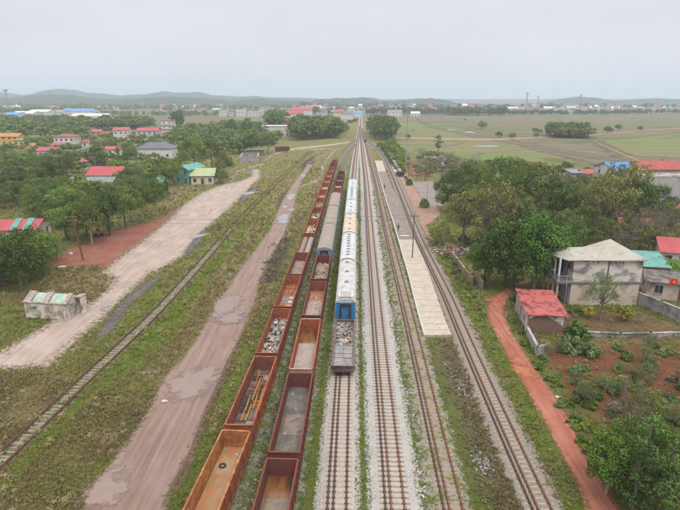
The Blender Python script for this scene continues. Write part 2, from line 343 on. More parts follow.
def ground_mat():
    t = NT('rough_ground')
    n1 = t.noise(.09, 6, .62); n2 = t.noise(.55, 6, .65); n3 = t.noise(4, 5, .7); n4 = t.noise(22, 3, .7)
    base = t.mix(t.rng(n2, .38, .62), (.15, .145, .045), (.20, .155, .08))
    base = t.mix(t.rng(n1, .42, .6), base, (.145, .17, .04)); base = t.mix(t.rng(t.noise(.2, 6, .7), .53, .60, 0, .9), base, (.24, .185, .115))
    green = t.mix(t.rng(n2, .4, .6), (.095, .155, .02), (.155, .185, .035)); green = t.mix(t.rng(n3, .52, .66), green, (.14, .12, .07))
    dry = t.mix(t.rng(n2, .4, .62), (.26, .215, .105), (.17, .14, .075))
    soil = t.mix(t.rng(n2, .4, .6), (.21, .082, .045), (.15, .066, .04))
    yard = t.mix(t.rng(n2, .4, .6), (.19, .125, .07), (.13, .10, .05))
    dark = t.mix(t.rng(n3, .4, .6), (.035, .032, .032), (.09, .075, .06))
    c = t.mix(t.attr('green'), base, green); c = t.mix(t.attr('dry'), c, dry); c = t.mix(t.attr('dark'), c, dark)
    c = t.mix(t.attr('scrub'), c, t.mix(t.rng(n3, .4, .62), (.10, .085, .055), (.17, .15, .10))); c = t.mix(t.attr('soil'), c, soil); c = t.mix(t.attr('yard'), c, yard)
    # paddy plots far away
    mp = t.n('ShaderNodeMapping'); mp.inputs['Rotation'].default_value = (0, 0, .35); mp.inputs['Scale'].default_value = (.010, .023, 1)
    t.l(t.obj(), mp.inputs[0])
    v = t.n('ShaderNodeTexVoronoi'); v.inputs['Scale'].default_value = 1; v.inputs['Randomness'].default_value = .75; t.l(mp.outputs[0], v.inputs[0]); ve = t.n('ShaderNodeTexVoronoi'); ve.feature = 'DISTANCE_TO_EDGE'; ve.inputs['Scale'].default_value = 1; ve.inputs['Randomness'].default_value = .75; t.l(mp.outputs[0], ve.inputs[0])
    sp = t.n('ShaderNodeSeparateColor'); t.l(v.outputs['Color'], sp.inputs[0])
    big = t.noise(.0035, 4, .6, stretch=(1, 2.2, 1)); band = t.noise(.02, 4, .6, stretch=(.35, 1.8, 1), rot=.1)
    fa = t.mix(t.rng(sp.outputs[0], .2, .8), (.135, .15, .065), (.17, .15, .09))
    fa = t.mix(t.rng(sp.outputs[1], .75, .8), fa, (.11, .165, .05))
    fb = t.mix(t.rng(big, .42, .58), fa, (.165, .135, .095)); fb = t.mix(t.rng(band, .5, .66, 0, .75), fb, (.125, .155, .06))
    fb = t.mix(t.rng(t.noise(.12, 4, .6, stretch=(.5, 1.5, 1)), .45, .7, 0, .5), fb, (.165, .14, .09))
    fb = t.mix(t.rng(ve.outputs['Distance'], .012, .04, .75, 0), fb, (.075, .085, .035)); c = t.mix(t.attr('field'), c, fb)
    c = t.mix(t.rng(n4, .45, .7, 0, .5), c, (.05, .045, .025)); c = t.mix(t.math('MULTIPLY', t.rng(t.noise(.03, 6, .7, stretch=(.5, 1.4, 1)), .5, .62, 0, .6), t.attr('field')), c, (.14, .105, .07))
    h = t.math('ADD', n3, n4)
    t.bsdf(c, .95, t.bump(h, .12), spec=.1); return t.m
Vg = np.column_stack([GPs, np.zeros(len(GPs))])
gnd = mesh_np('ground', Vg, Fg, ground_mat(), attrs={'green': a_green, 'dry': a_dry, 'dark': a_dark, 'soil': a_soil, 'scrub': a_scrub, 'yard': a_yard, 'field': far_f})
gnd['kind'] = 'structure'

# ------------------------------------------------------------------ roads, yards, puddles
def dirt_mat(name, c1, c2, c3, stretch=(1, .25, 1), rot=0., wet=.0, amp=.7, lin=.5, fine=(.6, .6, .6)):
    t = NT(name)
    n1 = t.noise(.22, 6, .6); n2 = t.noise(1.2, 6, .65, stretch=stretch, rot=rot, dist=.3); n3 = t.noise(14, 4, .7); n5 = t.noise(.09, 3, .5)
    c = t.mix(t.rng(n1, .4, .62), c1, c2); c = t.mix(t.rng(n2, .44, .62, 0, lin), c, c3); c = t.mix(t.rng(n3, .45, .75, 0, .35), c, tuple(a*b for a, b in zip(c3, fine)))
    if stretch[1] < .2: n6 = t.noise(1.3, 5, .6, stretch=(2.6, .045, 1), dist=.15); c = t.mix(t.rng(n6, .54, .64, 0, .38), c, tuple(a*.85 for a in c3)); c = t.mix(t.rng(n6, .46, .38, 0, .35), c, tuple(min(1, a*1.15) for a in c2))
    r = t.rng(n1, .45, .62, .9-.45*wet, .9); h = t.math('ADD', t.math('MULTIPLY', n2, 2.), n3)
    return t.bsdf(c, r, t.bump(h, .06), spec=.35 if wet else .15, edge='edge', edge_amp=amp)
mud_m = dirt_mat('wet_mud', (.215, .143, .12), (.255, .182, .16), (.15, .092, .07), stretch=(1.3, .09, 1), wet=.8, lin=.55)
rut_m = dirt_mat('rut_mud', (.13, .075, .06), (.17, .10, .085), (.08, .045, .035), stretch=(2.5, .1, 1), wet=.4, amp=.35)
yard_m = dirt_mat('pale_dirt', (.40, .33, .295), (.33, .265, .235), (.26, .20, .17), stretch=(.8, .14, 1), amp=2.0, lin=.65)
clay_m = dirt_mat('red_clay', (.215, .08, .056), (.25, .12, .088), (.155, .06, .042), stretch=(1, .2, 1), amp=2.0)
red_m = dirt_mat('red_road_dirt', (.32, .115, .075), (.37, .175, .13), (.235, .08, .052), stretch=(2.2, .08, 1), amp=.45, lin=.8)
orng_m = dirt_mat('orange_dirt', (.31, .215, .165), (.27, .17, .13), (.22, .13, .095), amp=.8)
pave_m = dirt_mat('old_paving', (.27, .23, .22), (.21, .185, .18), (.17, .13, .12), amp=.5)
grey_m = dirt_mat('black_silt', (.085, .075, .078), (.15, .13, .13), (.06, .055, .055), amp=1.0, wet=.7)
def band(pts, wpx):                                    # ribbon outline from a photo polyline, width in photo pixels (vertical)
    return GP([(x, y-w/2) for (x, y), w in zip(pts, wpx)]+[(x, y+w/2) for (x, y), w in list(zip(pts, wpx))[::-1]])
sheet('dirt_road', MUD, .008, mud_m, .6, bumpy=.02)
sheet('dirt_road', band([(293, 193), (297, 187.5), (304, 185.5), (312, 182.5), (319, 178), (322.5, 172), (324, 165), (328, 158), (334, 152), (340, 148)], [5, 3, 2.6, 2.6, 3.4, 4, 4, 3.4, 2.4, 1.6]), .014, mud_m, .6, margin=.8)
sheet('wheel_ruts', RUT, .036, rut_m, .3, margin=.6)
sheet('dirt_yard', YARD, .008, yard_m, .8, bumpy=.03, margin=1.6)
sheet('clay_ground', CLAY, .0045, clay_m, .8, bumpy=.002, margin=1.4)
sheet('red_dirt_road', REDRD, .010, red_m, .5, bumpy=.02, margin=.8)
sheet('station_forecourt', ORNG, .008, orng_m, .7, bumpy=.01)
sheet('dirt_path', REDPATH, .022, clay_m, .7)
sheet('paved_yard', PAVE, .024, pave_m, .6)
for k, p in enumerate(WETP): sheet('silt_patch', p, .045+.004*k, grey_m, .5)
def puddle_mat():
    t = NT('muddy_water'); n = t.noise(.6, 4, .6)
    return t.bsdf(t.mix(t.rng(n, .35, .65), (.19, .135, .118), (.21, .155, .138)), .14, t.bump(t.noise(5, 3, .5), .003), spec=.4, edge='edge', edge_amp=1.1, edge_scale=.9)
pud_m = puddle_mat()
def silt_w():
    t = NT('pale_water'); n = t.noise(.8, 4, .6)
    return t.bsdf(t.mix(t.rng(n, .35, .65), (.20, .18, .18), (.25, .235, .24)), .2, spec=.4, edge='edge', edge_amp=.5, edge_scale=1.)
pud2_m = silt_w()
def blob(cx, cy, rx, ry, ang=0, n=18, seed=0):
    r = random.Random(seed); out = []
    ph = [r.uniform(0, 6.28) for _ in range(4)]
    for k in range(n):
        a = 2*math.pi*k/n; s = 1+.16*math.sin(2*a+ph[0])+.12*math.sin(3*a+ph[1])+.08*math.sin(5*a+ph[2])
        x, y = rx*s*math.cos(a), ry*s*math.sin(a); out.append((cx+x*math.cos(ang)-y*math.sin(ang), cy+x*math.sin(ang)+y*math.cos(ang)))
    return out
def puddle(px, py, wpx, hpx, ang=0, m=None, seed=0):
    x, y = G(px, py); ppm = PPM(py); x2, y2 = G(px, py-hpx/2); x3, y3 = G(px, py+hpx/2)
    sheet('puddle', blob(x, y, wpx/2/ppm, abs(y2-y3)/2, ang, seed=seed), .046+.0045*seed/ (1 if seed < 10 else 2), m or pud_m, .25 if py > 300 else .5, margin=.5)
puddle(193, 383, 38, 36, 0, None, 1); puddle(226, 306, 30, 22, .1, None, 2); puddle(231, 318, 22, 14, .1, None, 21); puddle(105, 489, 34, 44, 0, None, 3); puddle(262, 260, 7, 5, 0, None, 4)
puddle(283, 219, 13, 9, 0, pud2_m, 5); puddle(291, 197, 9, 5, 0, pud2_m, 6); puddle(285, 207, 6, 3, 0, pud2_m, 7); puddle(291, 210, 6, 3, 0, pud2_m, 8)
puddle(303, 176, 5, 3, 0, pud2_m, 9); puddle(322, 168, 3, 4, 0, pud2_m, 10); puddle(314, 182, 7, 1.6, 0, pud2_m, 11); puddle(231, 274, 6, 3, 0, pud2_m, 12)
puddle(200, 236, 7, 8, -.6, pud2_m, 13); puddle(251, 193, 9, 5, -.6, pud2_m, 14); puddle(333, 153, 4, 1.4, 0, pud2_m, 15); puddle(107, 309, 8, 5, 0, pud2_m, 16); puddle(150, 372, 10, 7, 0, None, 17)
def field_mat(name, c1, c2, c3):
    t = NT(name); a = t.noise(.012, 5, .6, stretch=(.4, 1.6, 1)); b = t.noise(.05, 5, .65, stretch=(.35, 1.9, 1)); d = t.noise(.6, 5, .7)
    mp = t.n('ShaderNodeMapping'); mp.inputs['Scale'].default_value = (.018, .045, 1); mp.inputs['Rotation'].default_value = (0, 0, .2); t.l(t.obj(), mp.inputs[0])
    ve = t.n('ShaderNodeTexVoronoi'); ve.feature = 'DISTANCE_TO_EDGE'; ve.inputs['Scale'].default_value = 1; ve.inputs['Randomness'].default_value = .7; t.l(mp.outputs[0], ve.inputs[0])
    v = t.n('ShaderNodeTexVoronoi'); v.inputs['Scale'].default_value = 1; v.inputs['Randomness'].default_value = .7; t.l(mp.outputs[0], v.inputs[0]); sp = t.n('ShaderNodeSeparateColor'); t.l(v.outputs['Color'], sp.inputs[0])
    c = t.mix(t.rng(sp.outputs[0], .2, .8), c1, c2); c = t.mix(t.rng(a, .47, .54), c, c3); c = t.mix(t.rng(b, .42, .64, 0, .7), c, c1); c = t.mix(t.rng(d, .42, .66, 0, .5), c, (.08, .075, .04)); c = t.mix(t.rng(ve.outputs['Distance'], .015, .045, .75, 0), c, (.075, .085, .03))
    return t.bsdf(c, .95, spec=.1, edge='edge', edge_amp=5., edge_scale=.15)
# fields on the right: dirt causeway, dike of scrub, track, ponds, greener plots
field_m = field_mat('green_paddy', (.12, .175, .045), (.175, .19, .075), (.185, .155, .09))
brown_m = field_mat('fallow_paddy', (.165, .135, .095), (.14, .13, .075), (.15, .12, .09))
dike_m = dirt_mat('scrub_bank', (.12, .105, .07), (.15, .12, .09), (.09, .09, .05), amp=3.)
sheet('field', GP([(393, 121), (440, 124), (500, 138), (540, 148), (580, 162), (560, 168), (480, 160), (430, 158), (396, 150)]), .03, field_m, 6, margin=6)
sheet('field', GP([(545, 141), (590, 139), (622, 160), (600, 165), (560, 156), (520, 147)]), .06, brown_m, 5, margin=6)
sheet('field', GP([(600, 141), (680, 133), (780, 130), (800, 150), (690, 158), (632, 156)]), .05, field_m, 6, margin=6)
sheet('causeway', band([(395, 138), (420, 138.5), (450, 139), (480, 139.6), (505, 139.4), (530, 138.2), (552, 137), (590, 135.5), (650, 130), (760, 124)], [2.2, 2, 2, 2, 1.8, 1.4, 1, .8, .8, .8]), .12, orng_m, 3, margin=2)
sheet('scrub_bank', band([(416, 117.5), (422, 122), (432, 127), (450, 131), (475, 136), (505, 141), (530, 145), (560, 151), (600, 158), (680, 166)], [.8, 1.6, 2, 2.4, 3, 3.4, 3.6, 3.4, 3, 3]), .09, dike_m, 3, margin=3)
sheet('dirt_path', band([(222, 192), (232, 180), (236, 172), (248, 168), (262, 164), (273, 154), (297, 148.5), (330, 145), (350, 142)], [2.2, 2, 1.6, 1.6, 1.8, 1.8, 1.6, 1.4, 1.2]), .016, yard_m, 1.2, margin=1.4)
sheet('dirt_path', band([(296, 150), (315, 149.2), (330, 149), (338, 150.6), (330, 153), (318, 157), (306, 165)], [1.2, 1.2, 1.2, 1.2, 1.2, 1.4, 1.6]), .020, mud_m, 1.2, margin=1.2)
sheet('dirt_path', band([(588, 138), (597, 143), (610, 149), (626, 156), (650, 165)], [1, 1.2, 1.4, 1.6, 1.8]), .15, orng_m, 2, margin=1)
wat_m = NT('pond'); wat_m = wat_m.bsdf((.25, .25, .255), .25, spec=.4, edge='edge', edge_amp=2.5, edge_scale=.4)
for i, (x, y, w, h) in enumerate([(470, 132.6, 10, 1.2), (486, 146.5, 26, 1.4), (592, 152.4, 6, 1.), (612, 153.5, 5, 1.), (451, 130, 8, .8), (470, 161.3, 4, 1)]):
    sheet('pond', blob(*G(x, y), w/2/PPM(y), abs(G(x, y-h/2)[1]-G(x, y+h/2)[1])/2, seed=i), .18, wat_m, 2, margin=1.5)

# ------------------------------------------------------------------ ballast beds
def ballast_mat(name, c1, c2, c3, weed=.0, amp=.25, es=3.):
    t = NT(name); v = t.voro(9, 'Color'); sp = t.n('ShaderNodeSeparateColor'); t.l(v, sp.inputs[0]); d = t.voro(9)
    c = t.mix(sp.outputs[0], c1, c2); c = t.mix(t.rng(d, .35, .7, 0, .55), c, (.10, .09, .085)); c = t.mix(t.rng(t.noise(.5, 5, .6), .4, .65, 0, .7), c, c3)
    if weed: c = t.mix(t.rng(t.noise(.9, 6, .7), .64-weed*.3, .70-weed*.3), c, (.10, .13, .04))
    return t.bsdf(c, .95, t.bump(d, .05), spec=.15, edge='edge', edge_amp=amp, edge_scale=es)
bal_new = ballast_mat('fresh_ballast', (.42, .405, .40), (.31, .295, .29), (.35, .33, .31))
bal_mid = ballast_mat('ballast_between', (.42, .395, .375), (.31, .29, .275), (.35, .315, .295))
bal_old = ballast_mat('old_ballast', (.33, .30, .285), (.24, .21, .195), (.22, .185, .155), weed=.45, amp=.5, es=1.2)
bal_grey = ballast_mat('worn_ballast', (.27, .235, .21), (.20, .17, .15), (.215, .165, .135), weed=.25, amp=.3)
bal_side = ballast_mat('siding_ballast', (.30, .275, .25), (.21, .19, .165), (.18, .155, .12), weed=.55, amp=.5, es=1.2)
def ribbon(name, P, offs, zs, edge, mat, kind='structure'):
    P = np.asarray(P); T = np.gradient(P, axis=0); T /= np.linalg.norm(T, axis=1)[:, None]; Nn = np.column_stack([T[:, 1], -T[:, 0]])
    V = []; A = []; k = len(offs)
    for o, z, e in zip(offs, zs, edge):
        V.append(np.column_stack([P+Nn*o, np.full(len(P), z)])); A.append(np.full(len(P), e))
    V = np.stack(V, 1).reshape(-1, 3); A = np.stack(A, 1).ravel(); n = len(P); I = np.arange(n*k).reshape(n, k)
    F = np.stack([I[:-1, :-1], I[:-1, 1:], I[1:, 1:], I[1:, :-1]], -1).reshape(-1, 4)[:, ::-1]
    o = mesh_np(name, V, F, mat, attrs={'edge': A}); o['kind'] = kind; return o
def tpath(n, y0=6, y1=9999, step=1.):
    Y, X = TRK[n]; y1 = min(y1, Y[-1]); ys = np.arange(max(y0, Y[0]), y1, step); return np.column_stack([np.interp(ys, Y, X), ys])
def bed(n, hl, hr, mat, dz=0., y0=6, y1=9999):
    P = tpath(n, y0, y1)
    ribbon('ballast_bed', P, [-hl-.5, -hl-.1, -1.15, 1.15, hr+.1, hr+.5], [.01+dz, .05+dz, .17+dz, .17+dz, .05+dz, .01+dz], [-.3, .12, .6, .6, .12, -.3], mat)
bed('L1', 1.2, 1.9, bal_side, .000); bed('L2', 1.2, 1.5, bal_side, .005); bed('C', 1.7, 1.35, bal_old, .002); bed('D', 1.55, 1.75, bal_grey, .004)
bed('A', 1.55, 1.6, bal_mid, .007); bed('B', 1.9, 1.95, bal_new, .012)
ribbon('ballast_bed', E_PATH[:86], [-1.4, -1., 1., 1.4], [.01, .05, .05, .01], [-.5, .1, .1, -.5], bal_side)
# ------------------------------------------------------------------ rails and sleepers
rail_rust = M('rail_rust', (.215, .105, .055), (.16, .08, .045), scale=1.2, rough=.7, metal=.2)
rail_old = M('rail_old', (.13, .06, .045), (.09, .045, .035), scale=1.2, rough=.8)
rail_dark = M('rail_dark', (.12, .075, .06), (.085, .055, .05), scale=1.2, rough=.7, metal=.3)
def rail_mesh(name, P, off, z0, mat, parent, w=.075, h=.15):
    P = np.asarray(P); T = np.gradient(P, axis=0); T /= np.linalg.norm(T, axis=1)[:, None]; Nn = np.column_stack([T[:, 1], -T[:, 0]])
    prof = [(-w, z0), (-w, z0+.02), (-.02, z0+.05), (-w*.55, z0+h*.75), (-w*.55, z0+h), (w*.55, z0+h), (w*.55, z0+h*.75), (.02, z0+.05), (w, z0+.02), (w, z0)]
    k = len(prof); V = np.stack([np.column_stack([P+Nn*(off+o), np.full(len(P), z)]) for o, z in prof], 1).reshape(-1, 3)
    I = np.arange(len(P)*k).reshape(len(P), k); J = np.roll(I, -1, axis=1)
    F = np.stack([I[:-1], J[:-1], J[1:], I[1:]], -1).reshape(-1, 4)
    return mesh_np(name, V, F, mat, parent)
def make_sleeper_mesh(w, mat, gauge_offs, clip):
    b = MB(); l = w/2
    b.add([(-l, -.13, .10), (l, -.13, .10), (l, .13, .10), (-l, .13, .10), (-l, -.1, .235), (l, -.1, .235), (l, .1, .235), (-l, .1, .235)],
          [(4, 5, 6, 7), (0, 1, 5, 4), (1, 2, 6, 5), (2, 3, 7, 6), (3, 0, 4, 7)], mat)
    for g in gauge_offs:
        b.box(g-.15, g+.15, -.085, .085, .236, .262, clip); b.box(g-.12, g-.09, -.05, .05, .262, .30, clip); b.box(g+.09, g+.12, -.05, .05, .262, .30, clip)
    return b
def make_track(label, P, offs, slp_mat, clip_mat, rail_mats, width, spacing=.62, zo=0., top=.252, smax=1e9, rz=0.):
    t = thing('railway_track', label, 'railway track', (P[0][0], P[0][1], 0)); base = Vector(t.location)
    Pl = np.asarray(P)-np.array([[base.x, base.y]])
    for o, m in zip(offs, rail_mats): rail_mesh('rail', Pl, o, top+zo+rz, m, t, w=.075+rz*.5)
    d = np.r_[0, np.cumsum(np.hypot(*np.diff(Pl, axis=0).T))]; s = np.arange(1, min(d[-1], smax), spacing)
    xs = np.interp(s, d, Pl[:, 0]); ys = np.interp(s, d, Pl[:, 1]); T = np.gradient(Pl, axis=0); an = np.interp(s, d, np.arctan2(T[:, 1], T[:, 0]))-math.pi/2
    vis = [i for i in range(len(s)) if ys[i]+base.y > 33.0 and abs((xs[i]+base.x)) < .66*(ys[i]+base.y)+6]
    mbs = make_sleeper_mesh(width, slp_mat, offs, clip_mat); proto = mbs.build('sleeper', t); me = proto.data
    near = vis[:100]; rest = [i for i in range(len(s)) if i not in set(near)]
    rr = random.Random(3)
    for q, i in enumerate(near):
        o = proto if q == 0 else bpy.data.objects.new('sleeper', me)
        if q: COL.objects.link(o); o.parent = t
        o.location = (xs[i], ys[i], zo+rr.uniform(-.008, .004)); o.rotation_euler = (0, 0, an[i]+rr.uniform(-.012, .012))
    if rest:
        bv = np.array(mbs.v); bf = [f for f in mbs.f]; bm = mbs.m; n = len(bv); V = []; F = []; MI = []
        for q, i in enumerate(rest):
            ca, sa = math.cos(an[i]), math.sin(an[i]); V.append(np.column_stack([bv[:, 0]*ca-bv[:, 1]*sa+xs[i], bv[:, 0]*sa+bv[:, 1]*ca+ys[i], bv[:, 2]+zo]))
            F += [tuple(a+q*n for a in f) for f in bf]; MI += bm
        o = mesh_np('sleeper', np.concatenate(V), np.array(F), mbs.mats, t, mi=MI); o['kind'] = 'stuff'
    return t
slp_tan = M('sleeper_tan', (.34, .245, .185), (.27, .20, .16), scale=2, rough=.9)
slp_brown = M('sleeper_brown', (.27, .19, .14), (.21, .15, .11), scale=2, rough=.9)
slp_grey = M('sleeper_grey', (.30, .27, .25), (.24, .21, .195), scale=2, rough=.9)
slp_white = M('sleeper_white', (.25, .22, .185), (.18, .155, .12), scale=2, rough=.9)
clip = M('rail_clip', (.12, .075, .06), (.08, .052, .045), scale=4, rough=.8, metal=.2)
clip2 = M('rail_clip_rust', (.17, .085, .045), (.10, .055, .035), scale=4, rough=.8)
DG = (-.7175, -.2825, .7175)
make_track('mixed-gauge track with tan sleepers under the white passenger train', tpath('A'), DG, slp_tan, clip, (rail_dark, rail_dark, rail_dark), 2.3, zo=-.045)
make_track('main three-rail track on clean pale ballast right of the white train', tpath('B'), DG, slp_brown, clip, (rail_dark, rail_rust, rail_rust), 2.3, zo=-.04)
make_track('rusty orange three-rail track with grass and spilled stone beside it, left of the platform', tpath('C'), DG, slp_brown, clip2, (rail_dark, rail_rust, rail_rust), 2.3, zo=-.05)
make_track('curving three-rail track between the platform and the red dirt road', tpath('D'), DG, slp_grey, clip, (rail_dark, rail_rust, rail_rust), 2.3, zo=-.048)
make_track('siding track under the long train of rusty open wagons next to the muddy road', tpath('L1'), (-.5, .5), slp_brown, clip2, (rail_dark,)*2, 1.9, zo=-.05)
make_track('siding track under the middle train of red wagons and grey-roofed coaches', tpath('L2'), (-.5, .5), slp_brown, clip2, (rail_dark,)*2, 1.9, zo=-.045)
make_track('old rusty overgrown track with pale sleepers running through the grass meadow on the left', E_PATH[:-4], (-.7175, .7175), slp_white, clip2, (rail_old, rail_old), 1.9, zo=-.155, smax=92, rz=.05)
# platforms
plat_m = M('platform_concrete', (.43, .385, .335), (.36, .315, .265), scale=.9, rough=.9, dirt=(.24, .17, .10), dirt_amt=.2, dscale=1.6)
plat_g = M('platform_tar', (.20, .17, .16), (.165, .14, .13), scale=.35, rough=.9, dirt=(.25, .22, .20), dirt_amt=.25)
kerb_m = M('platform_kerb', (.46, .44, .42), (.36, .34, .33), rough=.9)
pt = thing('platform', 'long island platform with cream concrete slabs near and brown surface beyond', 'platform', (*PLAT1[-2], 0))
def loc_poly(P, o): return [(x-o.location.x, y-o.location.y) for x, y in P]
def plat_strip(mat, rows, name, z1):
    Lp = rows; n = len(Lp); b = MB()
    out = [p[0] for p in Lp]+[p[1] for p in Lp[::-1]]; b.prism(out, 0.0, z1, mat); return b.build(name, pt)
def prow(y, xl, xr): return (loc_poly([G(xl, y, .35)], pt)[0], loc_poly([G(xr, y, .35)], pt)[0])
plat_strip(plat_m, [prow(335, 426, 451.5), prow(322, 422, 446), prow(300, 416, 438), prow(277, 410.3, 430.2), prow(258, 404.6, 423), prow(239.5, 399.2, 414.3)], 'concrete_slab', .36)
plat_strip(plat_g, [prow(239.4, 399.2, 414.2), prow(220, 393.4, 406.8), prow(203, 387.6, 400), prow(190, 383.8, 393.6), prow(181, 381.2, 389.6), prow(171.6, 378.6, 386)], 'brown_surface', .355)
plat_strip(plat_m, [prow(171.5, 378.6, 386), prow(160.6, 375.3, 382.4)], 'concrete_slab', .36)
b = MB(); kr = [(426, 335), (422, 322), (416, 300), (410.3, 277), (404.6, 258), (399.2, 239.5), (393.4, 220), (387.6, 203), (383.8, 190), (381.2, 181), (378.6, 171.5), (375.3, 160.6)]
kp = loc_poly([G(x, y, .35) for x, y in kr], pt)
for (xa, ya), (xb, yb) in zip(kp[:-1], kp[1:]):
    b.prism([(xa-.28, ya), (xa-.005, ya), (xb-.005, yb), (xb-.28, yb)], 0, .40, kerb_m)
b.build('kerb', pt)
b = MB(); cx, cy = loc_poly([G(404.5, 235.6, .37)], pt)[0]
b.prism(blob(cx, cy, 1.0, .45, 0, 16, 3), .356, .385, M('pale_slab', (.62, .56, .36), rough=.8)); b.build('pale_slab', pt)
b = MB()                                                 # slab joints as shallow dark seams, cast with the slabs
for y in np.linspace(245, 330, 15):
    l = prow(y, np.interp(y, [239.5, 258, 277, 300, 322, 335], [399.2, 404.6, 410.3, 416, 422, 426]), np.interp(y, [239.5, 258, 277, 300, 322, 335], [414.3, 423, 430.2, 438, 446, 451.5]))
    b.box(l[0][0]+.3, l[1][0]-.1, l[0][1]-.035, l[0][1]+.035, .3, .363, rail_dark)
b.build('slab_joint', pt)
p2 = MB(); q = GP([(389.5, 160), (394.5, 160), (401, 170), (399, 173), (393.5, 172)]); p2.prism(q, 0, .2, plat_m)
tag(p2.build('loading_slab'), 'small pale concrete slab beside the bend of the right-hand track', 'slab')
# ------------------------------------------------------------------ wagons and coaches (local x = along the track, +x away from the camera)
def rust(name, c1, c2, c3, k=.5): return M(name, c1, c2, scale=.9, rough=.85, fine=7, dirt=c3, dirt_amt=k+.12, dscale=1.1)
paint_or = rust('paint_orange_rust', (.36, .105, .04), (.27, .075, .04), (.16, .06, .035), .35)
paint_rd = rust('paint_dark_red', (.185, .042, .035), (.14, .034, .03), (.10, .045, .035), .4)
paint_ye = rust('paint_yellow_rust', (.40, .20, .06), (.36, .13, .045), (.24, .08, .035), .45)
paint_br = rust('paint_brown_red', (.25, .075, .045), (.19, .055, .04), (.13, .055, .04), .4)
steel = M('under_steel', (.085, .06, .05), (.055, .042, .038), rough=.75, metal=.2)
wheel_m = M('wheel_steel', (.15, .10, .08), (.08, .06, .05), rough=.6, metal=.5)
@cached
def floor_mat(name, c1, c2, c3, s1=.9, s2=2.4, rough=.7, k=.5):
    t = NT(name); n1 = t.noise(s1, 5, .6); n2 = t.noise(s2, 6, .7, stretch=(.6, 1.6, 1), dist=.8); n3 = t.noise(13, 3, .7)
    c = t.mix(t.rng(n1, .42, .6), c1, c2); c = t.mix(t.rng(n2, .66-k*.3, .72-k*.3), c, c3); c = t.mix(t.rng(n3, .5, .75, 0, .5), c, tuple(a*.5 for a in c1))
    return t.bsdf(c, t.rng(n2, .4, .6, rough, .5), t.bump(n3, .03))
def chunk_mat(name, c): return M(name, c, tuple(v*.6 for v in c), scale=3, rough=.85)
ch_white = chunk_mat('chunk_white', (.55, .52, .48)); ch_grey = chunk_mat('chunk_grey', (.27, .25, .24)); ch_tan = chunk_mat('chunk_tan', (.40, .32, .24))
ch_rust = chunk_mat('chunk_rust', (.30, .10, .04)); ch_dark = chunk_mat('chunk_dark', (.05, .045, .045)); ch_or = chunk_mat('chunk_orange', (.48, .20, .05)); ch_blue = chunk_mat('chunk_blue', (.16, .22, .28)); ch_pink = chunk_mat('chunk_pink', (.42, .29, .25))
def rubble(b, rr, n, x0, x1, y0, y1, z, smin, smax, mats, flat=.35, heap=0.):
    for _ in range(n):
        x = rr.uniform(x0, x1); y = rr.uniform(y0, y1); s = smin+(smax-smin)*rr.random()**2.2
        R = Matrix.Rotation(rr.uniform(0, 6.28), 3, 'Z') @ Matrix.Rotation(rr.uniform(-.5, .5), 3, 'X') @ Matrix.Rotation(rr.uniform(-.4, .4), 3, 'Y')
        a, c_, h = s*rr.uniform(.6, 1.3), s*rr.uniform(.35, .9), s*flat*rr.uniform(.4, 1.2); zz = z+h*.3+heap*rr.random()*(1-((2*(x-x0)/(x1-x0)-1)**2))
        vs = [R @ Vector((sx*a/2*rr.uniform(.7, 1), sy*c_/2*rr.uniform(.7, 1), sz*h/2))+Vector((x, y, zz)) for sz in (-1, 1) for sy in (-1, 1) for sx in (-1, 1)]
        b.add(vs, [(0, 2, 3, 1), (4, 5, 7, 6), (0, 1, 5, 4), (2, 6, 7, 3), (0, 4, 6, 2), (1, 3, 7, 5)], rr.choice(mats))
def bogie(parent, x, wb=1.7, zr=.33):
    b = MB(); r = .40; zc = zr+r
    for s in (-1, 1):
        b.xprism([(s*.93-.05, zc-.12), (s*.93+.05, zc-.12), (s*.93+.05, zc+.14), (s*.93-.05, zc+.14)], -wb/2-.25, wb/2+.25, steel)
        for q in (-1, 1): b.box(q*wb/2-.14, q*wb/2+.14, s*.93-.09, s*.93+.09, zc-.18, zc+.16, steel)
        for q in (-.16, 0, .16): b.tube([(q, s*.93, zc-.1), (q, s*.93, zc+.2)], .07, steel, 8)
    b.box(-.2, .2, -.95, .95, zc+.05, zc+.24, steel); o = b.build('bogie', parent); o.location = (x, 0, 0)
    for q in (-1, 1):
        w = MB(); w.tube([(q*wb/2, -.62, zc), (q*wb/2, .62, zc)], .07, wheel_m, 8)
        for s in (-1, 1): w.tube([(q*wb/2, s*.5-.06, zc), (q*wb/2, s*.5+.06, zc)], r, wheel_m, 18, smooth=False)
        w.build('wheelset', o)
def couplers(parent, L):
    for s in (-1, 1):
        b = MB(); b.box(min(s*L/2, s*(L/2+.42)), max(s*L/2, s*(L/2+.42)), -.09, .09, .88, 1.06, steel); x = s*(L/2+.34)
        b.box(x-.1, x+.1, -.16, .16, .84, 1.10, steel); b.build('coupler', parent)
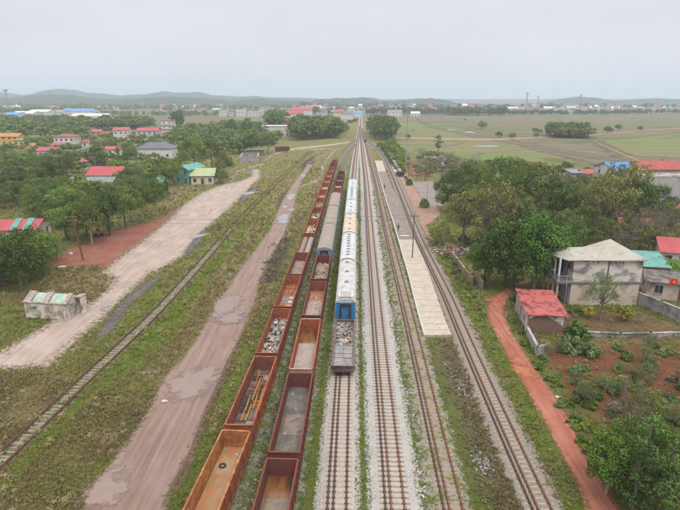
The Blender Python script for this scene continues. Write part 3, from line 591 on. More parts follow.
def gondola(label, spec, group, L=13.0, W=2.5, z0=1.12, z1=2.70, seed=0):
    rr = random.Random(seed); t = thing('open_wagon', label, 'open wagon', group=group); out_m = spec['out']; in_m = spec.get('inn', out_m); rim = spec.get('rim', out_m)
    h = W/2; th = .06; flat = z1 < 2.2
    b = MB(); b.box(-L/2, L/2, -h+.1, h-.1, z0-.12, z0, spec['floor']); b.build('floor', t)
    for s in (-1, 1):
        b = MB(); y0, y1 = sorted((s*(h-th/2), s*h)); b.box(-L/2, L/2, y0, y1, z0-.12, z1-.05, out_m)
        y0, y1 = sorted((s*(h-th), s*(h-th/2)-s*.001)); b.box(-L/2+th, L/2-th, y0, y1, z0, z1-.05, in_m)
        n = 10 if not flat else 8
        for k in range(n+1):
            x = -L/2+.06+(L-.12)*k/n; a, c_ = sorted((s*(h+.001), s*(h+.10))); b.box(x-.055, x+.055, a, c_, z0-.2, z1-.08, out_m)
        a, c_ = sorted((s*(h+.001), s*(h+.06))); b.box(-L/2, L/2, a, c_, z0-.16, z0-.02, out_m); b.build('side_wall', t)
        b = MB(); a, c_ = sorted((s*(h-.09), s*(h+.05))); segs = 12; rj = rr.uniform(.01, .035)
        for k in range(segs):
            xa = -L/2-.03+(L+.06)*k/segs; b.box(xa, xa+(L+.06)/segs-.002, a, c_, z1-.05+rr.uniform(0, rj), z1+.02+rr.uniform(0, rj), rim)
        b.build('top_rail', t)
    for s in (-1, 1):
        b = MB(); a, c_ = sorted((s*(L/2-th/2), s*L/2)); b.box(a, c_, -h+.09, h-.09, z0-.12, z1-.02, spec.get('end', out_m))
        a, c_ = sorted((s*(L/2-th), s*(L/2-th/2)-s*.001)); b.box(a, c_, -h+.09, h-.09, z0, z1-.05, in_m)
        for y in (-.75, 0, .75): a, c_ = sorted((s*(L/2+.001), s*(L/2+.09))); b.box(a, c_, y-.05, y+.05, z0-.15, z1-.1, spec.get('end', out_m))
        a, c_ = sorted((s*(L/2-.08), s*(L/2+.10))); b.box(a, c_, -h+.09, h-.09, z1-.02, z1+.035, spec.get('end', rim))
        a, c_ = sorted((s*(L/2-.01), s*(L/2+.14))); b.box(a, c_, -h+.02, h-.02, z0-.32, z0-.121, spec.get('end', out_m)); b.build('end_wall', t)
    b = MB(); b.box(-L/2, L/2, -.28, .28, z0-.38, z0-.121, steel)
    for s in (-1, 1): b.box(-L/2+.02, L/2-.02, s*.8-.06, s*.8+.06, z0-.32, z0-.121, steel)
    b.box(-1.2, .4, -.75, -.35, .62, z0-.385, steel); b.build('underframe', t)
    for x in (-L/2+2.1, L/2-2.1): bogie(t, x)
    couplers(t, L)
    for s in (-1, 1):                                    # end ladder and brake rigging on one corner
        b = MB()
        for k in range(4): b.box(s*(L/2-.5)-.2, s*(L/2-.5)+.2, s*(h+.11), s*(h+.14), z0+.1+.35*k if not flat else z0-.1+.15*k, z0+.13+.35*k if not flat else z0-.08+.15*k, steel)
        b.build('ladder', t)
    x0, x1, y0, y1 = -L/2+th+.03, L/2-th-.03, -h+th+.04, h-th-.04
    for it in spec.get('load', []):
        b = MB(); kind = it[0]
        if kind == 'rubble': rubble(b, rr, it[1], x0+.2+(it[6] if len(it) > 6 else 0)*L, x1-.2-(it[7] if len(it) > 7 else 0)*L, y0+.15, y1-.15, z0+.02+(it[5] if len(it) > 5 else 0), it[2], it[3], it[4], heap=(it[5] if len(it) > 5 else 0)); b.build('scrap_load', t)
        elif kind == 'fill':                              # bed of loose material with an uneven top
            m, zt, xa, xb = it[1:5]; nx, ny = 40, 10; V = []; 
            for j in range(ny+1):
                for i in range(nx+1):
                    x = x0+(x1-x0)*(xa+(xb-xa)*i/nx); y = y0+(y1-y0)*j/ny; ed = min(1, min(i, nx-i)/3.)
                    V.append((x, y, z0+.012+zt*ed*(.7+.6*math.sin(x*2.1+seed)*math.cos(y*3+x)*.4+.35*math.sin(x*5.3+y*4)*.5)))
            b.add(V, [(j*(nx+1)+i, j*(nx+1)+i+1, (j+1)*(nx+1)+i+1, (j+1)*(nx+1)+i) for j in range(ny) for i in range(nx)], m, True); b.build('loose_fill', t)
        elif kind == 'water':
            m, zt, xa, xb = it[1:5]; n = 40; xs0, xs1 = x0+(x1-x0)*xa, x0+(x1-x0)*xb
            b.add([(xs0, y0, z0+zt), (xs1, y0, z0+zt), (xs1, y1, z0+zt), (xs0, y1, z0+zt)], [(0, 1, 2, 3)], m); b.build('standing_water', t)
        elif kind == 'tyre':
            cx, cy = x0+(x1-x0)*it[1], y0+(y1-y0)*it[2]; q = [(cx+.24*math.cos(a), cy+.24*math.sin(a), z0+.09) for a in np.linspace(0, 2*math.pi, 17)]
            b.tube(q, .085, ch_dark, 8, caps=False); b.build('old_tyre', t)
        elif kind == 'bars':                              # rusty strips lying lengthways and slabs
            for k in range(it[1]):
                x = rr.uniform(x0+.6, x1-3); y = rr.choice([-.62, -.15, .12, .5])+rr.uniform(-.06, .06); l = rr.uniform(1.5, 4.5)
                b.box(x, min(x+l, x1-.1), y-.06, y+.06, z0+.1+.01*k, z0+.17+.01*k, it[2][k % len(it[2])], rr.uniform(-.03, .03))
            for k in range(it[1]):
                x = rr.uniform(x0+1, x1-1); b.box(x-.04, x+.04, y0+.15, y1-.15, z0+.06, z0+.12, it[2][k % len(it[2])], rr.uniform(-.06, .06))
            b.build('steel_strips', t)
        elif kind == 'slabs':
            nx = it[1]
            for i in range(nx):
                for j in range(2):
                    xa = x0+.3+(x1-x0-.6)*(i/nx)*it[3]; w_ = (x1-x0-.6)*it[3]/nx
                    if rr.random() < .9: ya = y0+.12+(y1-y0-.2)*j/2; b.box(xa+rr.uniform(.02, .08), xa+w_-rr.uniform(.02, .10), ya+rr.uniform(0, .06), ya+(y1-y0)/2-.14, z0+.02, z0+.06+rr.uniform(.02, .10), it[2][rr.randrange(len(it[2]))], rr.uniform(-.05, .05))
            b.build('flat_slabs', t)
        elif kind == 'pipes':
            for j in (-1, 1): b.tube([(x0+.2, j*.58, z0+.55), (x1-.2, j*.58, z0+.55)], .52, it[1] if j < 0 else it[2], 20)
            b.build('big_pipes', t)
    return t
def place(t, track, y0, y1):
    ym = (y0+y1)/2; t.location = (trk(track, ym), ym, 0); t.rotation_euler = (0, 0, math.atan2(y1-y0, trk(track, y1)-trk(track, y0)))
water_b = NT('wagon_water'); _n = water_b.noise(.8, 4, .6); water_b = water_b.bsdf(water_b.mix(water_b.rng(_n, .4, .6), (.12, .085, .065), (.17, .125, .09)), .12, spec=.5)
water_o = NT('rusty_water'); _n = water_o.noise(1.0, 4, .6, stretch=(.3, 1.5, 1)); water_o = water_o.bsdf(water_o.mix(water_o.rng(_n, .4, .6), (.17, .075, .025), (.07, .038, .022)), .2, spec=.5)
f_mud = floor_mat('floor_mud_orange', (.25, .145, .075), (.30, .20, .12), (.36, .14, .05), .5, 1.1)
f_coal = floor_mat('floor_coal', (.075, .068, .068), (.12, .105, .10), (.30, .13, .04), .9, 1.6, k=.45)
f_rub = floor_mat('floor_rubble', (.28, .25, .22), (.38, .34, .30), (.24, .11, .055), 1.3, 2.4, k=.4)
f_rust = floor_mat('floor_rust', (.30, .115, .045), (.24, .11, .06), (.40, .34, .29), 1.1, 2.0, k=.4)
f_brown = floor_mat('floor_brown', (.19, .13, .10), (.26, .20, .16), (.34, .29, .25), 1.2, 2.4, k=.4)
f_dark = floor_mat('floor_dark', (.095, .085, .08), (.15, .135, .125), (.07, .055, .05), .7, 1.6, k=.4)
f_sand = floor_mat('floor_sand', (.32, .255, .23), (.27, .215, .20), (.38, .30, .26), .7, 3.2, k=.4)
f_cream = floor_mat('floor_cream', (.46, .40, .31), (.38, .31, .23), (.10, .08, .06), 1.2, 1.7, k=.35)
f_plate = floor_mat('floor_plate', (.20, .195, .20), (.26, .25, .255), (.13, .11, .10), .8, 3.0, k=.35)
G1 = 'rusty open wagons of the leftmost train'
T1 = [
 ('orange open wagon nearest the camera in the leftmost train, muddy floor with a tyre', dict(out=paint_or, inn=paint_ye, rim=paint_ye, floor=f_mud, load=[('fill', f_mud, .05, 0, .93), ('water', water_b, .045, .0, .40), ('tyre', .80, .72), ('rubble', 14, .08, .25, [ch_white, ch_tan])])),
 ('second wagon of the leftmost train, black slabs crossed by orange rusty strips', dict(out=paint_or, inn=paint_br, rim=paint_or, floor=f_coal, load=[('slabs', 9, [ch_dark, ch_dark, f_coal, ch_grey], .92), ('bars', 17, [ch_or, ch_or, ch_rust]), ('rubble', 30, .1, .4, [ch_tan, ch_grey, ch_rust])])),
 ('third wagon of the leftmost train, heaped with whitish broken rubble', dict(out=paint_br, inn=paint_or, floor=f_rub, load=[('fill', f_rub, .22, 0, 1), ('rubble', 420, .12, .6, [ch_white, ch_white, ch_grey, ch_tan, ch_dark], .22)])),
 ('fourth wagon of the leftmost train, rusty orange floor with grey plates at its near end', dict(out=paint_br, inn=paint_or, floor=f_rust, load=[('slabs', 8, [ch_grey, ch_white, ch_or], .6), ('bars', 7, [ch_or, ch_rust]), ('rubble', 120, .12, .5, [ch_grey, ch_rust, ch_or])])),
 ('fifth wagon of the leftmost train, brown walls over grey and rust debris', dict(out=paint_br, inn=paint_br, floor=f_brown, load=[('fill', f_brown, .2, 0, 1), ('rubble', 260, .12, .5, [ch_grey, ch_white, ch_rust, ch_tan])])),
 ('low red wagon of the leftmost train carrying two long bundles side by side', dict(out=paint_rd, inn=paint_rd, floor=f_brown, load=[('pipes', M('bundle_grey', (.30, .27, .26), (.22, .19, .18), rough=.8), M('bundle_brown', (.27, .18, .14), (.19, .12, .10), rough=.8))])),
 ('wagon of the leftmost train with dark-spotted cream rubble, just past the low red one', dict(out=paint_or, inn=paint_or, floor=f_cream, load=[('fill', f_cream, .45, 0, 1), ('rubble', 60, .2, .7, [ch_white, ch_dark, ch_or], .4)])),
 ('wagon of the leftmost train with a cream load, second past the low red one', dict(out=paint_or, inn=paint_br, floor=f_cream, load=[('fill', f_cream, .4, 0, 1), ('rubble', 60, .2, .7, [ch_white, ch_tan, ch_dark], .4)])),
 ('wagon of the leftmost train with pinkish brown load beside the grey coaches', dict(out=paint_or, inn=paint_or, floor=f_brown, load=[('fill', f_brown, .3, 0, 1), ('rubble', 50, .2, .6, [ch_pink, ch_tan], .4)])),
 ('orange wagon of the leftmost train with tan rubble beside the far grey coach', dict(out=paint_or, inn=paint_or, floor=f_rust, load=[('fill', f_cream, .3, 0, .8), ('rubble', 40, .2, .6, [ch_tan, ch_or], .4)])),
 ('reddish wagon of the leftmost train with pale load, beside the end of the grey coaches', dict(out=paint_br, inn=paint_or, floor=f_brown, load=[('fill', f_rub, .4, 0, 1)])),
 ('fifth wagon from the far end of the leftmost train, orange walls', dict(out=paint_or, inn=paint_or, floor=f_rust, load=[('fill', f_brown, .3, 0, 1)])),
 ('fourth wagon from the far end of the leftmost train, pale load', dict(out=paint_br, inn=paint_or, floor=f_rust, load=[('fill', f_rub, .3, 0, 1)])),
 ('third wagon from the far end of the leftmost train, orange load', dict(out=paint_br, inn=paint_or, floor=f_rust, load=[('fill', f_rust, .4, 0, 1)])),
 ('second wagon from the far end of the leftmost train', dict(out=paint_br, inn=paint_rd, floor=f_rust, load=[('fill', f_brown, .3, 0, 1)])),
 ('farthest wagon of the leftmost train, orange end by the track bend', dict(out=paint_or, inn=paint_br, floor=f_rust, load=[('fill', f_rust, .3, 0, 1)])),
]
yb = [26.6, 40.4, 54.1, 68.0, 82.0, 95.3]+[95.3+13.9*k for k in range(1, 11)]+[95.3+13.9*11]
for k, (lab, sp) in enumerate(T1):
    low = 'two long bundles' in lab
    g = gondola(lab, sp, G1, L=yb[k+1]-yb[k]-.85, z1=1.95 if low else 2.70, seed=k+1, W=2.45); place(g, 'L1', yb[k]+.425, yb[k+1]-.425)
G2 = 'red open wagons of the middle train'
T2 = [
 ('dark red wagon nearest the camera in the middle train, half flooded with still water', 23.0, 36.6, dict(out=paint_rd, inn=paint_rd, rim=paint_rd, floor=f_dark, load=[('water', water_o, .05, .55, 1), ('water', water_b, .062, 0, .80), ('rubble', 8, .08, .3, [ch_tan, ch_dark])])),
 ('dark red wagon of the middle train with bare grey-black floor', 36.7, 50.3, dict(out=paint_rd, inn=paint_rd, rim=paint_rd, floor=f_dark, load=[('fill', f_dark, .05, 0, 1), ('water', water_b, .055, .35, .6), ('rubble', 40, .06, .35, [ch_white, ch_tan, ch_dark])])),
 ('bright orange wagon of the middle train with a bed of pinkish grey sand', 50.5, 64.5, dict(out=paint_or, inn=paint_or, rim=paint_or, end=M('chalky_end', (.40, .30, .24), (.33, .20, .13)), floor=f_sand, load=[('fill', f_sand, .25, .0, .72), ('water', water_o, .05, .68, 1.), ('rubble', 50, .06, .2, [ch_pink, ch_tan], 0, 0, .3)])),
 ('dark red wagon of the middle train with speckled sand and an ochre far end', 64.9, 79.2, dict(out=paint_rd, inn=paint_br, rim=paint_rd, floor=f_rust, load=[('fill', f_sand, .22, 0, .68), ('rubble', 90, .1, .35, [ch_white, ch_pink, ch_tan], .15, 0, .35)])),
 ('red wagon of the middle train with grey debris, coupled to the blue coach end', 79.6, 93.6, dict(out=paint_rd, inn=paint_rd, rim=paint_br, floor=f_dark, load=[('fill', f_brown, .2, 0, 1), ('rubble', 170, .12, .5, [ch_grey, ch_white, ch_tan], .15)])),
 ('orange wagon coupled beyond the grey-roofed coaches', 154.2, 167.4, dict(out=paint_or, inn=paint_or, floor=f_rust, load=[('fill', f_rust, .3, 0, 1)])),
 ('red wagon with pale load, second beyond the grey-roofed coaches', 168, 181.2, dict(out=paint_rd, inn=paint_rd, floor=f_brown, load=[('fill', f_rub, .35, 0, 1)])),
 ('red wagon, third beyond the grey-roofed coaches', 181.8, 195, dict(out=paint_rd, inn=paint_rd, floor=f_dark, load=[('fill', f_brown, .3, 0, 1)])),
 ('farthest dark red wagon of the middle train', 195.6, 208.8, dict(out=paint_rd, inn=paint_rd, floor=f_dark, load=[('fill', f_dark, .3, 0, 1)])),
]
for k, (lab, a, c_, sp) in enumerate(T2):
    g = gondola(lab, sp, G2, L=c_-a-.75, W=2.5, seed=50+k); place(g, 'L2', a+.375, c_-.375)
g = gondola('low-sided wagon with scrap on grey plates in front of the blue-ended white coach', dict(out=M('grimy_side', (.12, .085, .075), (.085, .06, .055)), inn=M('grimy_inside', (.13, .095, .085), (.10, .07, .06)), rim=M('grimy_rim', (.17, .12, .105), (.12, .08, .07)), floor=f_plate, load=[('slabs', 11, [f_plate, ch_grey, f_plate], .95), ('rubble', 260, .08, .5, [ch_grey, ch_white, ch_tan, ch_rust, ch_blue, ch_dark], .12, .42, 0), ('rubble', 40, .08, .3, [ch_white, ch_rust, ch_grey])]), None, L=12.9, z1=1.50, W=2.5, seed=90)
place(g, 'A', 53.7, 66.8)
tag(MB().build('tmp')) if False else None
# ---- passenger coaches
roof_grey = M('coach_roof_grey', (.27, .24, .22), (.22, .195, .175), scale=.5, rough=.8, dirt=(.36, .22, .14), dirt_amt=.3, dscale=.4)
roof_white = M('coach_roof_white', (.50, .53, .57), (.41, .43, .46), scale=.8, rough=.6, dirt=(.36, .32, .29), dirt_amt=.25)
roof_patch = M('coach_roof_rusty', (.46, .475, .50), (.38, .39, .40), scale=.8, rough=.7, dirt=(.34, .215, .14), dirt_amt=.22, dscale=.9)
roof_cream = M('coach_roof_cream', (.50, .465, .38), (.44, .40, .33), scale=.8, rough=.7, dirt=(.42, .34, .22), dirt_amt=.3)
blue_p = M('coach_blue', (.03, .20, .48), (.025, .15, .38), rough=.45, dirt=(.10, .14, .2), dirt_amt=.2)
blue_old = M('coach_blue_faded', (.13, .27, .38), (.10, .20, .30), rough=.6, dirt=(.2, .18, .15), dirt_amt=.3)
white_p = M('coach_white', (.52, .55, .60), (.43, .46, .50), rough=.5, dirt=(.40, .33, .26), dirt_amt=.25)
dark_p = M('coach_dark', (.03, .03, .035), (.02, .02, .02), rough=.5)
glass = NT('window_glass'); glass = glass.bsdf((.035, .045, .05), .12, spec=.6)
red_p = M('coach_red_sill', (.20, .055, .045), (.14, .045, .04), rough=.7)
pale_blue = M('coach_pale_blue', (.24, .37, .52), (.19, .30, .43), rough=.5, dirt=(.35, .33, .3), dirt_amt=.25)
def coach(label, group, L=19.0, W=2.7, roof=roof_white, lower=pale_blue, upper=white_p, vents='row', ac=False, zt=3.9, near_face=None, band=None, seed=0):
    rr = random.Random(seed); t = thing('passenger_coach', label, 'passenger coach', group=group); h = W/2; ze = zt-.62
    b = MB(); b.box(-L/2, L/2, -h, h, 1.02, 2.0, lower); b.box(-L/2, L/2, -h, h, 2.001, ze, upper); b.box(-L/2, L/2, -h-.015, h+.015, 1.93, 2.02, band or blue_p)
    b.box(-L/2-.02, L/2+.02, -h+.1, h-.1, .88, 1.0, red_p); b.build('body', t)
    prof = [(-h-.03, ze), (-h-.03, ze+.06), (-h*.93, ze+.22), (-h*.78, ze+.38), (-h*.55, ze+.50), (-h*.28, ze+.585), (0, zt), (h*.28, ze+.585), (h*.55, ze+.50), (h*.78, ze+.38), (h*.93, ze+.22), (h+.03, ze+.06), (h+.03, ze)]
    b = MB(); b.xprism(prof, -L/2-.04, L/2+.04, roof, smooth=False)
    for k in range(1, 9): x = -L/2+L*k/9; b.xprism([(y*1.004, z+.014) for y, z in prof[1:-1]], x-.03, x+.03, roof, caps=False)
    b.build('roof', t)
    for s in (-1, 1):
        for k in range(9):
            x = -L/2+2.2+(L-4.4)*k/8; a, c_ = sorted((s*(h+.001), s*(h+.025)))
            f = MB(); f.box(x-.58, x+.58, a, c_, 2.08, 2.95, white_p); f = f.build('window', t)
            g = MB(); a, c_ = sorted((s*(h+.026), s*(h+.034))); g.box(x-.50, x+.50, a, c_, 2.15, 2.88, glass); g.build('pane', f)
        for q in (-1, 1):
            b = MB(); a, c_ = sorted((s*(h+.001), s*(h+.03))); x = q*(L/2-.75); b.box(x-.36, x+.36, a, c_, 1.1, 3.0, lower); b.build('door', t)
    for q in (-1, 1):
        b = MB(); x0 = q*L/2; a, c_ = sorted((x0, x0+q*.35)); wf = near_face if (near_face and q < 0) else dark_p
        for s in (-1, 1): b.box(a, c_, s*.62-.09, s*.62+.09, 1.1, 3.15, dark_p)
        b.box(a, c_, -.71, .71, 3.0, 3.18, dark_p); b.build('gangway', t)
        b = MB(); a, c_ = sorted((x0+q*.001, x0+q*.03)); b.box(a, c_, -.45, .45, 1.12, 2.95, near_face or blue_p); b.build('end_door', t)
    if near_face:
        for s in (-1, 1):
            b = MB(); a, c_ = sorted((-L/2-.001, -L/2-.02)); b.box(a, c_, s*1.02-.3, s*1.02+.3, 1.05, 3.25, near_face); b.build('end_panel', t)
        b = MB(); b.tube([(-L/2-.05, -1.3, 3.32), (-L/2-.05, 1.3, 3.32)], .035, blue_p, 6); b.build('end_rail', t)
    nv = {'row': 9, 'few': 4, 'none': 0}[vents]
    for k in range(nv):
        x = -L/2+1.7+(L-3.4)*k/max(1, nv-1); b = MB()
        b.box(x-.3, x+.3, -.34, .34, zt-.03, zt+.12, roof_white if k % 2 or vents == 'row' else roof); b.box(x-.24, x+.24, -.27, .27, zt+.121, zt+.135, dark_p); b.build('roof_vent', t)
    if ac:
        b = MB(); b.box(-L/2+.25, -L/2+2.5, -1.0, 1.0, zt-.32, zt+.22, white_p)
        for k in range(5): b.box(-L/2+.45+.4*k, -L/2+.62+.4*k, -.75, .75, zt+.221, zt+.24, roof_grey)
        b.box(-L/2+.231, -L/2+.249, -.7, .7, zt-.1, zt+.15, roof_grey); b.build('air_conditioner', t)
    b = MB(); b.box(-3.0, -.6, -1.0, 1.0, .55, .879, steel); b.box(.8, 2.4, -.9, .9, .6, .879, steel); b.build('underfloor_box', t)
    for x in (-L/2+2.9, L/2-2.9): bogie(t, x, 2.1)
    couplers(t, L); return t
G3 = 'coaches of the white passenger train'
for k, (a, c_, kw, lab) in enumerate([
  (67.9, 86.9, dict(roof=roof_patch, vents='few', ac=True, near_face=blue_p), 'nearest coach of the white train, blue front end, rust-blotched roof with a white cooling unit'),
  (87.3, 105.8, dict(roof=roof_white, vents='row'), 'second coach of the white train, clean roof with a line of dark vents'),
  (106.2, 124.7, dict(roof=roof_cream, vents='few'), 'cream-roofed third coach of the white train'),
  (125.1, 143.1, dict(roof=roof_white, vents='few'), 'fourth coach of the white train, grey-white roof just past the cream one'),
  (143.5, 161.5, dict(roof=M('coach_roof_plain', (.48, .52, .57), (.40, .43, .48), rough=.6), vents='row'), 'fifth coach of the white train, second past the cream one'),
  (161.7, 179.6, dict(roof=roof_white, vents='few'), 'farthest coach of the white train, bright white roof')]):
    g = coach(lab, G3, L=c_-a-.7, seed=k, **kw); place(g, 'A', a+.35, c_-.35)
G4 = 'old grey-roofed coaches in the middle train'
for k, (a, c_, lab) in enumerate([(94.4, 113.6, 'nearest grey-roofed coach of the middle train, faded blue end facing the camera'), (114.0, 134.0, 'middle one of the three grey-roofed coaches'), (134.6, 153.6, 'farthest of the three grey-roofed coaches')]):
    g = coach(lab, G4, L=c_-a-(.1 if k == 0 else .5), W=2.75, roof=roof_grey, lower=blue_old, upper=blue_old, vents='none', near_face=blue_old, zt=3.85, seed=9+k, band=blue_old); place(g, 'L2', a+.2, c_-.2)
# the lone rusty wagon far off on the left
g = gondola('lone dark red wagon standing by itself near the ruined brick walls', dict(out=paint_rd, inn=paint_rd, floor=f_dark), None, L=7.6, W=2.6, z1=2.9, seed=77)
x, y = G(282.5, 152); g.location = (x, y, 0); g.rotation_euler = (0, 0, .35)
# ------------------------------------------------------------------ trees
def leaf_mat(name, c1, c2, c3, hue=.0):
    t = NT(name); r = t.attr('rnd'); o = t.orand(); n = t.noise(.35, 3, .6)
    c = t.mix(t.rng(r, .0, 1.), c1, c2); c = t.mix(t.rng(n, .45, .62, 0, .8), c, c3)
    hs = t.n('ShaderNodeHueSaturation'); t.val(hs.inputs['Hue'], t.rng(o, 0, 1, .482, .515)); t.val(hs.inputs['Value'], t.rng(t.math('FRACT', t.math('MULTIPLY', o, 7.3)), 0, 1, .62, 1.3)); hs.inputs['Saturation'].default_value = .95
    t.l(c, hs.inputs['Color'])
    b = t.n('ShaderNodeBsdfPrincipled'); t.l(hs.outputs[0], b.inputs['Base Color']); b.inputs['Roughness'].default_value = .65; b.inputs['Specular IOR Level'].default_value = .25
    tr = t.n('ShaderNodeBsdfTranslucent'); t.l(hs.outputs[0], tr.inputs[0]); mx = t.n('ShaderNodeMixShader'); mx.inputs[0].default_value = .15
    t.l(b.outputs[0], mx.inputs[1]); t.l(tr.outputs[0], mx.inputs[2]); t.l(mx.outputs[0], t.out.inputs[0]); return t.m
LM = {
 'broad': leaf_mat('leaves_dark_green', (.050, .098, .014), (.100, .165, .022), (.145, .185, .03)),
 'mango': leaf_mat('leaves_bright_green', (.042, .108, .011), (.085, .175, .017), (.13, .21, .025)),
 'sparse': leaf_mat('leaves_yellow_green', (.13, .155, .028), (.205, .21, .04), (.13, .115, .05)),
 'euc': leaf_mat('leaves_blue_green', (.045, .095, .018), (.085, .145, .028), (.075, .125, .02)),
 'lemon': leaf_mat('leaves_lemon_green', (.105, .165, .017), (.185, .24, .026), (.085, .135, .017)),
 'bare': leaf_mat('leaves_withered', (.165, .135, .085), (.22, .18, .12), (.13, .115, .06)),
 'yellow': leaf_mat('leaves_yellow', (.42, .36, .02), (.36, .34, .02), (.25, .27, .03)),
 'grey': leaf_mat('leaves_grey_green', (.10, .155, .045), (.155, .21, .07), (.12, .13, .05)),
}
bark = M('bark', (.14, .115, .09), (.09, .075, .06), scale=3, rough=.95)
bark_b = M('bark_grey_brown', (.20, .165, .135), (.14, .115, .095), scale=3, rough=.95)
bark_p = M('bark_pale', (.36, .32, .27), (.24, .21, .18), scale=3, rough=.95)
def leaf_cloud(rng, centers, radii, n, size, up=.35, core=0.):
    """n leaf faces per clump spread over and inside each clump"""
    k = len(centers); C = np.repeat(centers, n, 0); R = np.repeat(radii, n)
    d = rng.normal(size=(k*n, 3)); d[:, 2] += up; d /= np.linalg.norm(d, axis=1)[:, None]
    rad = R*(core+(1-core)*rng.random(k*n)**.22)*rng.uniform(.84, 1.12, k*n); P = C+d*rad[:, None]*np.array([1, 1, .8])
    nrm = d+rng.normal(size=(k*n, 3))*.36; nrm /= np.linalg.norm(nrm, axis=1)[:, None]
    a = np.cross(nrm, rng.normal(size=(k*n, 3))); a /= np.linalg.norm(a, axis=1)[:, None]; b = np.cross(nrm, a)
    s = (size*rng.uniform(.6, 1.4, k*n))[:, None]
    V = np.stack([P-a*s*.5, P+b*s*.32, P+a*s*.55, P-b*s*.32], 1).reshape(-1, 3)
    F = np.arange(len(V)).reshape(-1, 4); rn = np.repeat(np.clip(np.repeat(rng.random(k), n)*.6+rng.random(k*n)*.4, 0, 1), 4)
    return V, F, rn
def crown_centers(rng, kind, H, R):
    ph = rng.uniform(0, 6.28, 6)
    if kind in ('broad', 'mango', 'lemon', 'yellow'):
        k = {'broad': 52, 'mango': 90, 'lemon': 50, 'yellow': 26}[kind]; d = rng.normal(size=(k, 3)); d[:, 2] = np.abs(d[:, 2])*1.0-.35; d /= np.linalg.norm(d, axis=1)[:, None]
        az = np.arctan2(d[:, 1], d[:, 0]); lob = 1+.16*np.sin(2*az+ph[0])+.13*np.sin(3*az+ph[1])+.1*np.sin(5*az+ph[2]+3*d[:, 2]); rad = rng.uniform(.58, .98, k)*lob
        zc = H*.52; C = d*rad[:, None]*np.array([R, R, H*.47]); C[:, 2] += zc; r = R*rng.uniform(.2, .34, k)*(1.0 if kind != 'mango' else .95)
        C[:, 2] = np.minimum(C[:, 2], H-r*.75)
    elif kind in ('sparse', 'bare', 'grey'):
        k = 42; az = rng.uniform(0, 6.28, k); rr_ = R*np.sqrt(rng.random(k))*.95; z = H*(.45+.5*rng.random(k)*(1-.35*(rr_/R)**2)); C = np.column_stack([rr_*np.cos(az), rr_*np.sin(az), z]); r = R*rng.uniform(.14, .28, k)*(.8 if kind == 'bare' else 1.)
    elif kind == 'euc':
        k = 34; z = H*rng.uniform(.28, .97, k); w = np.sin(np.clip((z/H-.2)/.8, 0, 1)*math.pi)**.7*.85+.12; az = rng.uniform(0, 6.28, k); q = np.sqrt(rng.random(k))*w*R
        C = np.column_stack([q*np.cos(az), q*np.sin(az), z]); r = R*rng.uniform(.22, .4, k)
    else:                                                 # bush
        k = 16; d = rng.normal(size=(k, 3)); d[:, 2] = np.abs(d[:, 2]); d /= np.linalg.norm(d, axis=1)[:, None]; C = d*rng.uniform(.3, .75, k)[:, None]*np.array([R, R, H*.75]); r = R*rng.uniform(.28, .42, k)
    return C, r
def make_tree(kind, seed, H=9., R=4.5, hi=True, pale=False, mat=None):
    rng = np.random.default_rng(seed); rr = random.Random(seed); bush = kind == 'bush'
    C, r = crown_centers(rng, kind, H, R)
    n = {'broad': 95, 'mango': 120, 'lemon': 95, 'yellow': 70, 'sparse': 75, 'bare': 22, 'grey': 50, 'euc': 85, 'bush': 75}[kind]; sz = {'sparse': .30, 'bare': .20, 'grey': .26, 'euc': .30}.get(kind, .32)
    if not hi: n = int(n*.38); sz *= 1.75
    V, F, rn = leaf_cloud(rng, C, r, n, sz)
    b = MB(); bm = bark_b if kind in ('bare', 'sparse', 'grey') else bark_p if pale else bark; th = H*.022+.04
    if not bush:
        lean = (rr.uniform(-.3, .3), rr.uniform(-.3, .3)); top = .62 if kind != 'euc' else .9; fork = H*(.3 if kind != 'euc' else .2)
        sp = [(0, 0, -.1), (lean[0]*.3, lean[1]*.3, fork*.5), (lean[0]*.6, lean[1]*.6, fork), (lean[0], lean[1], H*top)]
        b.tube(sp, [th*1.3, th, th*.85, th*.3], bm, 7)
        lim = len(C) if kind in ('sparse', 'bare', 'grey') else 12
        for c in C[:lim]:
            t0 = rr.uniform(.0, .7); s0 = Vector(sp[2]).lerp(Vector(sp[3]), t0); e = Vector(c); m_ = s0.lerp(e, .5)+Vector((0, 0, -.05*H*rr.random()))
            q = th*(.5-.25*t0)*(.62 if kind in ('sparse', 'bare', 'grey') else 1.); b.tube([s0, m_, e], [q, q*.6, q*.22], bm, 5, caps=False)
            if kind in ('bare', 'grey', 'sparse') and hi:
                for _ in range(9 if kind == 'bare' else 4):
                    w = e+Vector((rr.uniform(-1, 1), rr.uniform(-1, 1), rr.uniform(-.2, 1)))*R*.22; s1 = m_.lerp(e, rr.uniform(.3, 1)); b.tube([s1, w], [q*.3, q*.1], bm, 3, caps=False)
    tr = b.build('trunk') if not bush else None
    cr = mesh_np('crown' if not bush else 'foliage', V, F, mat or LM[kind if kind != 'bush' else 'broad'], attrs={'rnd': rn})
    out = (tr.data if tr else None, cr.data, H, R)
    if tr: bpy.data.objects.remove(tr)
    bpy.data.objects.remove(cr); return out
PROTO = {}
for k_, seeds in {'broad': 5, 'mango': 4, 'sparse': 4, 'euc': 3, 'lemon': 3, 'bare': 3, 'grey': 3, 'yellow': 1, 'bush': 4}.items():
    PROTO[k_] = [make_tree(k_, 100+11*i+len(k_), hi=True, H={'bush': 2.2, 'euc': 11., 'yellow': 3.}.get(k_, 9.), R={'bush': 1.6, 'euc': 2.9, 'yellow': 1.8}.get(k_, 4.5), pale=(i % 2 == 1 and k_ != 'euc')) for i in range(seeds)]
